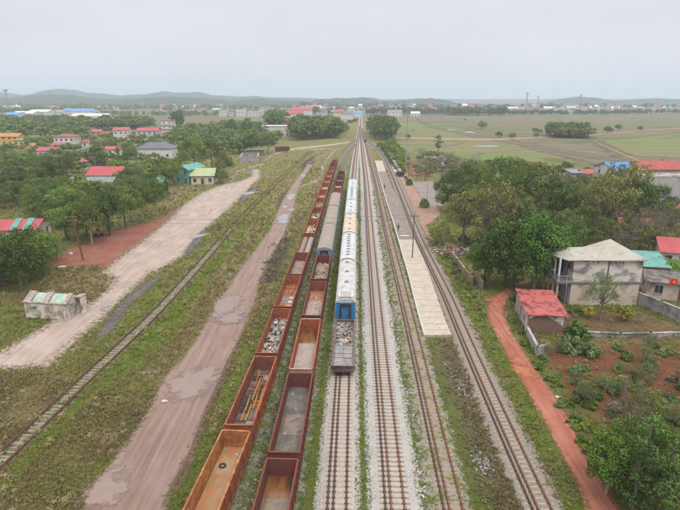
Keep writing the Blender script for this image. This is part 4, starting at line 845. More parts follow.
for k_ in ('broad', 'mango', 'euc', 'lemon', 'sparse', 'grey'):
    PROTO[k_+'_lo'] = [make_tree(k_, 300+11*i+len(k_), hi=False, H={'euc': 11.}.get(k_, 9.), R={'euc': 2.9}.get(k_, 4.5), pale=(i % 2 == 1)) for i in range(3)]
for nm, mt in (('bush_lemon', 'lemon'), ('bush_grey', 'grey'), ('bush_dark', 'broad'), ('bush_dry', 'bare'), ('bush_bright', 'mango')):
    PROTO[nm] = [make_tree('bush', 500+7*i+len(nm), H=2.2, R=1.6, mat=LM[mt]) for i in range(2)]
MARKS = [(50, 300, 'roofless hut'), (83, 250, 'leaning pole'), (20, 222, 'striped pink roof'), (53, 175, 'large yellowish crown'), (105, 172, 'large pink roof'), (90, 178, 'blue-grey roof'), (153, 172, 'teal open shed'), (203, 175, 'cream cottage'), (183, 165, 'teal building'),
 (154, 150, 'white villa'), (63, 262, 'white plastic sheet'), (94, 233, 'yellow loader'), (110, 250, 'red clay'), (36, 183, 'pinkish hut'), (20, 162, 'long grey barn'), (62, 212, 'tan tarpaulin stack'), (12, 137, 'yellow school'), (140, 225, 'pale dirt yard'), (5, 215, 'left border'),
 (600, 255, 'two-storey house'), (605, 207, 'first pink gable roof'), (617, 212, 'second pink roof'), (640, 222, 'terracotta roof'), (575, 222, 'brown tile roof'), (627, 162, 'blue roof'), (665, 182, 'grey warehouse'), (592, 170, 'field-edge pink cottage'), (578, 170, 'grey field-edge shed'), (672, 240, 'bright red roof at the border'), (655, 262, 'teal lean-to'),
 (484, 215, 'tall branchy tree'), (534, 190, 'bright tall-crowned tree'), (531, 250, 'big dense tree'), (484, 262, 'round bright tree'), (452, 190, 'yard corner tree'), (475, 162, 'transformer stand'), (427, 195, 'yard pole'), (409, 182, 'small clipped bush'), (424, 204, 'larger clipped bush'), (400, 184, 'parked truck'), (445, 155, 'derelict field hut'), (430, 192, 'paved yard'), (438, 143, 'lone tree by the causeway'),
 (455, 250, 'rubble heap'), (462, 272, 'leaning tan wall'), (480, 284, 'upright tan wall'), (489, 275, 'street lamp'), (500, 300, 'bend of the red lane'), (538, 310, 'red-roofed shed'), (540, 345, 'end pillar'), (523, 366, 'orange clay patch'), (559, 397, 'white litter'), (600, 328, 'low garden wall'), (571, 340, 'large grey-green bush'), (622, 410, 'leafless white-branched tree'), (655, 396, 'yellow blossom'), (625, 315, 'yellow flowering bush'),
 (640, 460, 'bushy corner tree'), (670, 400, 'right border'), (590, 480, 'foot of the red road'), (405, 150, 'tall pale pole'), (384, 165, 'pale end slab of the platform'), (640, 365, 'right part of the planted soil'), (590, 372, 'middle of the planted soil'), (560, 362, 'left tip of the planted soil')]
_used = {}
def where(base, x, y, h=None):
    """names a thing by the nearest landmark seen from the camera, and on which side of it the thing stands"""
    dz = math.cos(PITCH)*y+math.sin(PITCH)*CAM_H; px = 340+x/dz*FPX; vy = (CAM_H*math.cos(PITCH)-y*math.sin(PITCH))/dz; py = 255+vy*FPX
    ms = sorted(MARKS, key=lambda m: (m[0]-px)**2+((m[1]-py)*1.7)**2)
    for m in ms[:5]:
        dx, dy = px-m[0], py-m[1]; near = math.hypot(dx, dy) < 9
        side = (('just ' if near else '')+('right' if dx > 0 else 'left')+' of') if abs(dx) > abs(dy)*1.2 else (('close ' if near else '')+('in front of' if dy > 0 else 'behind'))
        lb = f'{base} {side} the {m[2]}'
        if lb not in _used and len(lb.split()) <= 16: _used[lb] = 1; return lb
    m = ms[0]; return f'{base} near the {m[2]}'
_tc = [0]
def add_tree(kind, x, y, h, w, label, group=None, name=None, cat='tree'):
    """one tree: an Empty with trunk and crown, h metres tall and w metres wide"""
    _tc[0] += 1; rr = random.Random(_tc[0]*13+5); ps = PROTO[kind]; tm, cm, H, R = ps[rr.randrange(len(ps))]
    bush = kind.startswith('bush')
    nm = name or ('bush' if bush else 'tree')
    sx = w/2/R; sz = h/H; sx = sx if bush else max(sx, sz/1.3); s = (sx*rr.uniform(.93, 1.07), sx*rr.uniform(.93, 1.07), sz)
    if bush:
        o = bpy.data.objects.new(nm, cm); COL.objects.link(o); o.location = (x, y, -.05); o.rotation_euler = (0, 0, rr.uniform(0, 6.28)); o.scale = s
        return tag(o, label, 'bush' if cat == 'tree' else cat, group)
    t = thing(nm, label, cat, (x, y, 0), rr.uniform(0, 6.28), group); t.scale = s
    for n_, m_ in (('trunk', tm), ('crown', cm)):
        o = bpy.data.objects.new(n_, m_); COL.objects.link(o); o.parent = t
    return t
def tree_px(kind, px, by, ty, wpx, label, group=None, name=None, cat='tree'):
    x, y = G(px, by); h = HT(by, ty); w = wpx/PPM(by, h*.6); return add_tree(kind, x, y, h, w, label, group, name, cat)
# --- right side, near and middle (foot x, foot row, top row, width in photo pixels)
for a in [
 ('mango', 534, 292, 212, 74, 'big dense dark green tree whose crown leans against the two-storey house'),
 ('mango', 512, 291, 219, 48, 'dense dark green tree forming the left half of the grove beside the house'),
 ('mango', 553, 286, 226, 42, 'rounded green tree squeezed between the big tree and the house balcony'),
 ('mango', 484, 284, 241, 42, 'bright green round tree standing alone beside the broken wall and red lane'),
 ('broad', 505, 284, 236, 36, 'dark tree just right of the bright round tree above the lane'),
 ('sparse', 484, 254, 176, 74, 'tall thin-leaved tree with many bare grey branches behind the broken wall'),
 ('sparse', 462, 246, 190, 46, 'thin yellow-green tree at the paved yard side of the broken wall'),
 ('sparse', 507, 246, 186, 50, 'thin-leaved tree on the right of the tall branchy tree'),
 ('broad', 452, 212, 168, 44, 'green tree at the corner of the paved yard'), ('broad', 470, 200, 160, 40, 'dark green tree rising behind the paved yard corner tree'),
 ('lemon', 534, 222, 162, 46, 'bright green tall-crowned tree on the edge of the paddy fields'), ('broad', 500, 208, 156, 44, 'dark broad tree against the green paddy'),
 ('broad', 520, 222, 172, 36, 'mid green tree between the bright tall one and the dark broad one'),
 ('broad', 556, 228, 178, 40, 'green tree right of the bright tall-crowned one'), ('broad', 572, 228, 184, 34, 'dark small tree in front of scattered pink roofs'),
 ('broad', 565, 172, 161, 18, 'small dark tree at the field edge beside a pink roof'),
 ('sparse', 604, 238, 170, 46, 'thin tree with brown twigs above the pink roofs'), ('sparse', 622, 222, 158, 36, 'thin yellowish tree in front of the blue roof'),
 ('broad', 652, 226, 184, 34, 'green tree standing against the tall grey warehouse wall'), ('broad', 632, 226, 178, 26, 'green tree left of the grey warehouse wall'),
 ('bare', 640, 250, 206, 52, 'leafless brown twiggy tree before the red-brown roof'), ('bare', 666, 244, 198, 46, 'leafless grey tree under the grey warehouse'),
 ('bare', 622, 256, 222, 44, 'low leafless tree behind the two-storey house'), ('broad', 602, 249, 228, 28, 'dark green tree right behind the two-storey house roof'),
 ('broad', 582, 252, 205, 32, 'dark tree left behind the two-storey house'), ('sparse', 590, 228, 186, 34, 'thin tree with pale blossom patch among pink roofs'),
 ('grey', 600, 320, 272, 40, 'young thin-leaved tree in front of the long side wall of the two-storey house'),
 ('bare', 425, 181, 158, 26, 'brown leafless tree on a round bed in the paved yard'), ('bare', 445, 170, 152, 26, 'brown leafless trees before the field behind the yard'),
 ('euc', 438, 152, 135.5, 11, 'single dark green tree sticking up in front of the paddy dirt causeway'),
 ('bare', 462, 172, 156, 20, 'withered tree left of the dark broad tree at field edge'), ('bare', 515, 172, 155, 18, 'withered brown tree on the field edge'),
 ('broad', 545, 262, 208, 38, 'dark tree behind the big dense tree'), ('broad', 522, 252, 200, 40, 'dark shaded tree filling the grove behind the big dense tree'), ('sparse', 528, 240, 192, 30, 'thin tree deep in the grove above the big dense tree'),
 ('broad', 566, 258, 214, 26, 'dark tree touching the back of the house roof'),
 ('sparse', 440, 250, 222, 22, 'low yellow-green tree beside the rubble heap'), ('sparse', 612, 205, 172, 26, 'slim thin tree below the blue roof'),
 ('broad', 670, 216, 196, 22, 'small green tree at the right end of the grey warehouse'), ('bare', 655, 258, 232, 30, 'brown twiggy tree behind the teal roof'),
 ('sparse', 576, 206, 176, 24, 'thin tree among grey and pink roofs near the field'), ('broad', 488, 236, 205, 30, 'dark undergrowth tree below the tall branchy one')]:
    tree_px(*a)
for a in [('bush_bright', 576, 336, 314, 36, 'bright green bush under the red-roofed shed corner'), ('bush_grey', 571, 352, 327, 34, 'large grey-green bush in front of the bright one'), ('bush_grey', 590, 356, 336, 24, 'grey-green bush beside the low garden wall'),
          ('bush_lemon', 556, 312, 292, 20, 'leafy yellow-green shrub between shed and house'), ('bush_lemon', 575, 312, 300, 20, 'yellow-green shrub at the foot of the house corner'), ('bush_dark', 519, 302, 284, 22, 'dark bush where the red lane goes under the trees')]: tree_px(*a)
tree_px('yellow', 625, 321, 308, 16, 'bright yellow flowering bush near the house wall', cat='bush', name='bush')
tree_px('yellow', 589, 318, 306, 9, 'small yellow bush behind the young thin tree', cat='bush', name='bush')
# bottom-right garden: eucalyptus and a bare tree, saplings
for a in [('lemon', 622, 472, 415, 50, 'leafy yellow-green tree left of the garden corner'), ('euc', 640, 500, 420, 62, 'bushy green tree at the bottom right corner'), ('broad', 618, 486, 440, 40, 'low dark tree by the red road'), ('euc', 662, 520, 440, 60, 'blue-green tree cut by the bottom of the picture on the right'),
          ('mango', 606, 494, 436, 40, 'leafy green tree right beside the foot of the red road'), ('euc', 632, 520, 446, 50, 'bushy green tree at the bottom edge right of the red road'), ('euc', 676, 505, 436, 46, 'dense blue-green tree on the right border above the bottom corner'),
          ('lemon', 668, 470, 428, 30, 'yellow-green young tree near the right border'), ('lemon', 640, 432, 390, 22, 'yellow-green young tree above the bushy ones'),
          ('bare', 622, 455, 378, 52, 'leafless white-branched tree standing over the garden bushes'), ('grey', 655, 440, 410, 28, 'grey-green young tree in the garden')]: tree_px(*a)
MARK_HOOK = 1
rr = random.Random(21); GS = 'saplings planted on the red garden soil'
for i in range(84):
    for _ in range(30):
        px, py = rr.uniform(548, 700), rr.uniform(346, 450); p = G(px, py)
        if sd_poly([p], SOIL)[0] > .4: break
    kd = rr.choice(['bush_grey', 'bush_grey', 'grey', 'bush_lemon', 'bush_dry', 'bush_grey', 'bush_lemon', 'grey']); h = rr.uniform(.8, 1.8)
    if kd == 'grey': add_tree('grey', p[0], p[1], h*1.6, h*1.1, where('thin-stemmed grey-green sapling', p[0], p[1]), GS, name='sapling', cat='sapling')
    else: add_tree(kd, p[0], p[1], h, h*1.25, where({'bush_grey': 'grey-green sapling bush', 'bush_lemon': 'yellow-green sapling bush', 'bush_dry': 'withered brown bush'}[kd], p[0], p[1]), GS)
for x, y in ((632, 414), (640, 410), (649, 394), (655, 398), (622, 378), (640, 384), (650, 405)): tree_px('yellow', x, y+4, y-3, 9, 'small patch of yellow blossom among the garden saplings', 'yellow blossoms in the garden', cat='bush', name='bush')
rr = random.Random(5); GV = 'bushes along the verge of the red road'
for i in range(58):
    y_ = rr.uniform(300, 470); c_ = np.interp(y_, [297, 306, 328, 361, 398, 447, 499], [503, 505, 507, 526, 547, 574, 604]); x_ = c_+rr.uniform(6, 22)
    if 300 < y_ < 345: x_ = min(x_, 524)
    p = G(x_, y_); h = rr.uniform(.4, 1.0)
    add_tree(rr.choice(['bush_dark', 'bush_grey', 'bush_lemon', 'bush_bright']), p[0], p[1], h, h*1.5, where('low bush on the red road verge', p[0], p[1]), GV)
# rounded topiaries
for x, by, ty, w in ((409, 185, 177.5, 7.5), (424, 207.5, 197, 11)):
    X, Y = G(x, by); h = HT(by, ty); wd = w/PPM(by, h/2); b = MB(); rng = np.random.default_rng(4)
    tt = thing('clipped_bush', {409: 'small round clipped bush near the dark parked truck', 424: 'larger round clipped bush beside the pole in the paved yard'}[x], 'bush', (X, Y, 0), group='round clipped bushes')
    b.tube([(0, 0, 0), (0, 0, h*.4)], .12, bark, 6); b.build('trunk', tt)
    d = rng.normal(size=(60, 3)); d[:, 2] = np.abs(d[:, 2]); d /= np.linalg.norm(d, axis=1)[:, None]; C = d*np.array([wd*.4, wd*.4, h*.62]); C[:, 2] += h*.15
    V, F, rn = leaf_cloud(rng, C, np.full(60, .42), 60, .22); mesh_np('crown', V, F, LM['mango'], tt, attrs={'rnd': rn})
# --- left side rows
for a in [('broad', 22, 292, 226, 50, 'large tree at the left border behind the roofless white hut'), ('lemon', 44, 276, 232, 38, 'yellow-green tree with pale trunks beside the red clay yard'), ('broad', 4, 284, 240, 34, 'dark tree cut by the left border behind the hut'),
          ('broad', 12, 268, 233, 30, 'green tree under the striped red roof'), ('lemon', 36, 264, 232, 26, 'yellow-green tree right of the striped red roof'), ('grey', 58, 262, 240, 22, 'thin pale-trunked tree leaning at the clay yard edge'),
          ('lemon', 40, 220, 202, 18, 'bright green tree behind the striped red roof'), ('lemon', 92, 244, 196, 36, 'pale-trunked tree beside the leaning wooden pole'), ('broad', 110, 236, 190, 34, 'tree in the row along the red clay, right of the pole'),
          ('lemon', 126, 228, 184, 34, 'middle tree of the row along the red clay'), ('broad', 143, 220, 180, 30, 'tree in the row along the red clay near the teal shed'), ('lemon', 156, 212, 178, 22, 'last tree of the row before the teal shed'),
          ('broad', 78, 242, 204, 30, 'tree left of the leaning wooden pole'), ('lemon', 53, 192, 159, 34, 'large yellowish crown standing above the dark grove'),
          ('broad', 72, 172, 151, 16, 'dark round tree behind the grey-roofed house'), ('broad', 98, 176, 146, 22, 'dark round tree by the small pink roof'), ('broad', 128, 165, 142, 24, 'dark round tree left of the white house with dark roof'),
          ('lemon', 195, 176, 136, 44, 'large bright green tree behind the cream cottage'), ('lemon', 212, 172, 138, 38, 'bright green tree right behind the cream cottage'), ('lemon', 224, 180, 150, 22, 'bright green tree touching the cream cottage'), ('broad', 221, 184, 170, 14, 'dark round shrub tree at the right wall of the cream cottage'),
          ('lemon', 174, 186, 160, 22, 'young green tree in front of the teal building'), ('broad', 252, 154, 134, 16, 'green tree left of the pair by the brick ruin'), ('broad', 268, 154, 134, 17, 'green tree right of the pair by the brick ruin'),
          ('broad', 232, 136, 118, 16, 'tall green tree on the far side of the brick ruin'), ('broad', 248, 134, 117, 10, 'narrow tree left of the white factory'), ('grey', 3, 175, 150, 18, 'thin pale tree at the left border near the school')]:
    tree_px(*a)
MASS = []
def grove(poly_px, n, kinds, hr, wr, label, group, seed, y_sort=True, mind=3.5, cat='tree', mass=False):
    rr = random.Random(seed); P = np.array(poly_px); W = GP(poly_px); lo = np.min(W, 0); hi = np.max(W, 0); got = []; tries = 0
    while len(got) < n and tries < 6000:
        tries += 1; p = (rr.uniform(lo[0], hi[0]), rr.uniform(lo[1], hi[1]))
        if sd_poly([p], W)[0] < 0 or any((p[0]-q[0])**2+(p[1]-q[1])**2 < mind**2 for q in got) or blocked(p): continue
        got.append(p); h = rr.uniform(*hr); k = rr.choice(kinds); w = h*rr.uniform(*wr)
        if mass: MASS.append((k, p[0], p[1], h, w, rr.randrange(3), rr.uniform(0, 6.28))); continue
        base = {'broad': 'dark green tree', 'lemon': 'yellow-green tree', 'grey': 'thin grey-green tree', 'sparse': 'thin yellowish tree', 'bare': 'leafless brown tree', 'mango': 'bright green tree', 'euc': 'narrow dark tree',
                'bush_lemon': 'yellow-green bush', 'bush_dry': 'withered bush', 'bush_dark': 'dark green bush', 'bush_grey': 'grey-green bush', 'bush_bright': 'bright green bush'}[k.replace('_lo', '')]
        mid = (hr[0]+hr[1])/2; base = ('taller ' if h > mid*1.1 else 'low ' if h < mid*.9 else '')+base
        add_tree(k, p[0], p[1], h, w, where(base, p[0], p[1]), group)
def build_mass():
    lib = {}
    for kind, key in (('broad', 'broad_lo'), ('lemon', 'lemon_lo'), ('euc', 'euc_lo'), ('sparse', 'sparse_lo'), ('grey', 'grey_lo')):
        for v in range(3):
            rng = np.random.default_rng(900+v*7+len(kind)); H = 9.; R = {'euc': 2.9}.get(kind, 4.5); C, r = crown_centers(rng, kind, H, R); n = 15 if kind != 'euc' else 17
            V, F, rn = leaf_cloud(rng, C, r*1.05, n, 1.0 if kind != 'euc' else .85); b = MB(); b.tube([(0, 0, -.1), (.1, 0, H*.3), (0, .1, H*.6)], [.26, .2, .1], bark, 5)
            lib[(key, v)] = (V, F, rn, np.array(b.v), [f for f in b.f if len(f) == 4], H, R, kind)
    Vs, Fs, Rs, Ms, o = [], [], [], [], 0; mats = [LM['broad'], LM['lemon'], LM['euc'], LM['sparse'], LM['grey'], bark]; ix = {'broad': 0, 'lemon': 1, 'euc': 2, 'sparse': 3, 'grey': 4}
    rg = np.random.default_rng(5)
    for k, x, y, h, w, v, a in MASS:
        V, F, rn, tv, tf, H, R, kind = lib[(k, v)]; ca, sa = math.cos(a), math.sin(a); s = w/2/R; q = h/H; sh = rg.uniform(-.3, .3)
        for vv, ff, rr_, mi_ in ((V, F, np.clip(rn+sh, 0, 1), ix[kind]), (tv, np.array(tf), np.zeros(len(tv)), 5)):
            Vs.append(np.column_stack([(vv[:, 0]*ca-vv[:, 1]*sa)*s+x, (vv[:, 0]*sa+vv[:, 1]*ca)*s+y, vv[:, 2]*q])); Fs.append(ff+o); Rs.append(rr_); Ms.append(np.full(len(ff), mi_)); o += len(vv)
    ob = mesh_np('distant_trees', np.concatenate(Vs), np.concatenate(Fs), mats, attrs={'rnd': np.concatenate(Rs)}, mi=np.concatenate(Ms))
    return tag(ob, 'hazy green trees filling the village and the far groves on both sides of the railway', 'trees', kind='stuff')
# ------------------------------------------------------------------ buildings
BLK = []
def blocked(p): return any((p[0]-x)**2+(p[1]-y)**2 < r*r for x, y, r in BLK)
@cached
def corr(name, c1, c2, dirt=None, amt=.3, scale=4.):
    """sheet-metal roofing: fine ribs along local y"""
    t = NT(name); w = t.n('ShaderNodeTexWave'); w.inputs['Scale'].default_value = scale; w.bands_direction = 'X'; w.wave_profile = 'SIN'; t.l(t.obj(), w.inputs[0])
    n = t.noise(.7, 6, .65); c = t.mix(t.rng(n, .38, .62), c1, c2)
    if dirt: c = t.mix(t.rng(t.noise(.8, 7, .7, dist=.5), .60-amt*.3, .68-amt*.25), c, dirt)
    return t.bsdf(c, .55, t.bump(w.outputs['Fac'], .03), spec=.35)
@cached
def wallm(name, c1, dirt=(.12, .10, .09), amt=.35, ds=.55): return M(name, c1, tuple(v*.85 for v in c1), scale=.6, rough=.9, dirt=dirt, dirt_amt=amt, dscale=ds)
R_PINK = corr('roof_pink', (.46, .085, .10), (.38, .07, .085), (.25, .09, .09), .2); R_RED = corr('roof_red', (.42, .065, .06), (.34, .05, .05), (.16, .06, .05), .3)
R_TILE = corr('roof_tile', (.33, .11, .065), (.26, .085, .05), (.14, .08, .06), .4); R_GREY = corr('roof_grey_sheet', (.24, .27, .32), (.20, .22, .26), (.12, .12, .13), .25)
R_DARK = corr('roof_dark_grey', (.15, .17, .21), (.12, .13, .16), (.09, .09, .09), .3); R_TEAL = corr('roof_teal', (.14, .36, .32), (.10, .30, .27), (.13, .2, .18), .2)
R_BLUE = corr('roof_blue', (.07, .27, .62), (.06, .22, .50), None); R_CREAM = corr('roof_beige', (.45, .425, .375), (.385, .36, .315), (.28, .25, .21), .15)
R_LIME = corr('roof_lime', (.42, .46, .22), (.36, .42, .22), (.30, .38, .32), .3); R_ORNG = corr('roof_orange', (.50, .20, .10), (.42, .16, .08), (.3, .15, .1), .2); R_CEM = M('roof_cement', (.22, .20, .19), (.15, .14, .13), scale=.8, rough=.9, dirt=(.08, .07, .065), dirt_amt=.5)
W_WHITE = wallm('wall_white', (.62, .61, .60), (.30, .28, .26), .2); W_CREAM = wallm('wall_cream', (.60, .55, .42), (.32, .27, .2), .2); W_YEL = wallm('wall_yellow', (.62, .40, .10), (.35, .25, .12), .2)
W_PINK = wallm('wall_pink', (.48, .34, .28), (.28, .2, .17), .3); W_GREY = wallm('wall_grey', (.34, .33, .33), (.16, .15, .15), .35); W_OLD = wallm('wall_stained', (.60, .57, .54), (.19, .175, .165), .42, .45); W_PEACH = wallm('wall_peach', (.52, .44, .37), (.25, .18, .14), .25)
W_TEAL = wallm('wall_teal', (.14, .34, .33), (.1, .2, .2), .3); W_BLUE = wallm('wall_paleblue', (.45, .52, .60), (.3, .3, .3), .2)
win_dark = M('window_dark', (.045, .05, .055), (.03, .035, .04), rough=.25, spec=.5); frame_w = M('window_frame', (.5, .48, .45), rough=.7); door_m = M('door_wood', (.16, .07, .04), rough=.6); tint = M('door_blue', (.15, .22, .32), rough=.6)
conc = M('bare_concrete', (.40, .38, .36), (.28, .265, .25), scale=.7, rough=.95, dirt=(.12, .11, .10), dirt_amt=.45, dscale=.5)
def roof_mesh(b, kind, w, d, z, rh, m, ov=.45, ridge='x', th=.09):
    x0, x1, y0, y1 = -w/2-ov, w/2+ov, -d/2-ov, d/2+ov
    if kind == 'flat': b.box(x0, x1, y0, y1, z, z+.16, m); return
    if kind == 'shed': vs = [(x0, y0, z), (x1, y0, z), (x1, y1, z+rh), (x0, y1, z+rh)]; fs = [(0, 1, 2, 3)]
    elif kind == 'gable' and ridge == 'x': vs = [(x0, y0, z), (x1, y0, z), (x1, 0, z+rh), (x0, 0, z+rh), (x1, y1, z), (x0, y1, z)]; fs = [(0, 1, 2, 3), (3, 2, 4, 5)]
    elif kind == 'gable': vs = [(x0, y0, z), (0, y0, z+rh), (0, y1, z+rh), (x0, y1, z), (x1, y0, z), (x1, y1, z)]; fs = [(0, 1, 2, 3), (1, 4, 5, 2)]
    else:
        q = min(w, d)/2*.9
        if w >= d: vs = [(x0, y0, z), (x1, y0, z), (x1, y1, z), (x0, y1, z), (x0+q+ov, 0, z+rh), (x1-q-ov, 0, z+rh)]; fs = [(0, 1, 5, 4), (1, 2, 5), (2, 3, 4, 5), (3, 0, 4)]
        else: vs = [(x0, y0, z), (x1, y0, z), (x1, y1, z), (x0, y1, z), (0, y0+q+ov, z+rh), (0, y1-q-ov, z+rh)]; fs = [(0, 1, 4), (1, 2, 5, 4), (2, 3, 5), (3, 0, 4, 5)]
    n = len(vs); b.add(vs+[(x, y, zz-th) for x, y, zz in vs], fs+[tuple(i+n for i in f[::-1]) for f in fs], m)
    # close the rim
    from collections import Counter
    ed = Counter(); 
    for f in fs:
        for i in range(len(f)): ed[tuple(sorted((f[i], f[(i+1) % len(f)])))] += 1
    for (a, c), k in ed.items():
        if k == 1: b.add([vs[a], vs[c], (vs[c][0], vs[c][1], vs[c][2]-th), (vs[a][0], vs[a][1], vs[a][2]-th)], [(0, 1, 2, 3)], m)
def add_window(parent, x, y, z, w, h, face, kind='window', m=None):
    """face: 'f' front (-y), 'b' back, 'l', 'r'"""
    f = MB(); p = MB(); t_ = .05
    def bx(bb, a0, a1, z0, z1, o0, o1, mm):
        if face == 'f': bb.box(a0, a1, y-o1, y-o0, z0, z1, mm)
        elif face == 'b': bb.box(a0, a1, y+o0, y+o1, z0, z1, mm)
        elif face == 'l': bb.box(x-o1, x-o0, a0, a1, z0, z1, mm)
        else: bb.box(x+o0, x+o1, a0, a1, z0, z1, mm)
    c = x if face in 'fb' else y
    bx(f, c-w/2-.07, c-w/2, z, z+h, .003, .07, frame_w); bx(f, c+w/2, c+w/2+.07, z, z+h, .003, .07, frame_w); bx(f, c-w/2-.07, c+w/2+.07, z+h, z+h+.08, .003, .09, frame_w); bx(f, c-w/2-.1, c+w/2+.1, z-.08, z, .003, .12, frame_w)
    if kind == 'window': bx(f, c-.025, c+.025, z, z+h, .021, .05, frame_w)
    f = f.build(kind, parent); bx(p, c-w/2, c+w/2, z, z+h, .003, .02, m or (win_dark if kind == 'window' else door_m)); p.build('pane' if kind == 'window' else 'door_leaf', f); return f
def house(label, px0, px1, by, wh, depth, rk='gable', rh=1.4, wall=W_WHITE, roof=R_PINK, ridge='x', rz=0., floors=1, nw=3, cat='house', name='house', group=None, small=False, ov=.45, sides=True, extras=None, blk=True):
    ppm = PPM(by); w = (px1-px0)/ppm; x, y = G((px0+px1)/2, by); y += depth/2*math.cos(rz); x -= depth/2*math.sin(rz)
    if blk: BLK.append((x, y, max(w, depth)/2+1.2))
    t = thing(name, label, cat, (x, y, 0), rz, group); d = depth; b = MB()
    if rk == 'gable':
        rr_ = rh*.97
        if ridge == 'x': b.add([(sx*w/2, sy*d/2, z) for z in (0, wh) for sy in (-1, 1) for sx in (-1, 1)]+[(-w/2, 0, wh+rr_-.1), (w/2, 0, wh+rr_-.1)], [(0, 1, 5, 4), (3, 2, 6, 7), (2, 0, 4, 8, 6), (1, 3, 7, 9, 5)], wall)
        else: b.add([(sx*w/2, sy*d/2, z) for z in (0, wh) for sy in (-1, 1) for sx in (-1, 1)]+[(0, -d/2, wh+rr_-.1), (0, d/2, wh+rr_-.1)], [(0, 1, 5, 8, 4), (3, 2, 6, 9, 7), (2, 0, 4, 6), (1, 3, 7, 5)], wall)
    elif rk == 'shed': b.add([(-w/2, -d/2, 0), (w/2, -d/2, 0), (w/2, d/2, 0), (-w/2, d/2, 0), (-w/2, -d/2, wh-.02), (w/2, -d/2, wh-.02), (w/2, d/2, wh+rh-.02), (-w/2, d/2, wh+rh-.02)], [(0, 1, 5, 4), (1, 2, 6, 5), (2, 3, 7, 6), (3, 0, 4, 7)], wall)
    else: b.box(-w/2, w/2, -d/2, d/2, 0, wh-.01, wall)
    for k in range(1, floors): z = wh/floors*k; b.box(-w/2-.08, w/2+.08, -d/2-.08, d/2+.08, z-.12, z+.05, wall)
    b.build('wall', t); r = MB(); zo = wh-(.0 if rk in ('flat', 'hip') else rh*ov/(d/2+ov) if rk != 'shed' else 0)+.02; roof_mesh(r, rk, w, d, zo, rh, roof, ov, ridge); r.build('roof', t)
    fh = wh/floors
    for fl in range(floors):
        for k in range(nw):
            xx = -w/2+w*(k+.5)/nw; dr = (fl == 0 and k == nw//2 and nw > 1)
            add_window(t, xx, -d/2, fh*fl+(.05 if dr else .9), min(1.1, w/nw*.5), min(2.1 if dr else 1.3, fh-1.2 if not dr else fh-.5), 'f', 'door' if dr else 'window')
        if sides and not small:
            for s, fc in ((-1, 'l'), (1, 'r')):
                for yy in ([-d*.22, d*.22] if d > 6 else [0]): add_window(t, s*w/2, yy, fh*fl+.9, 1.0, min(1.3, fh-1.3), fc)
    if extras: extras(t, w, d, wh)
    return t
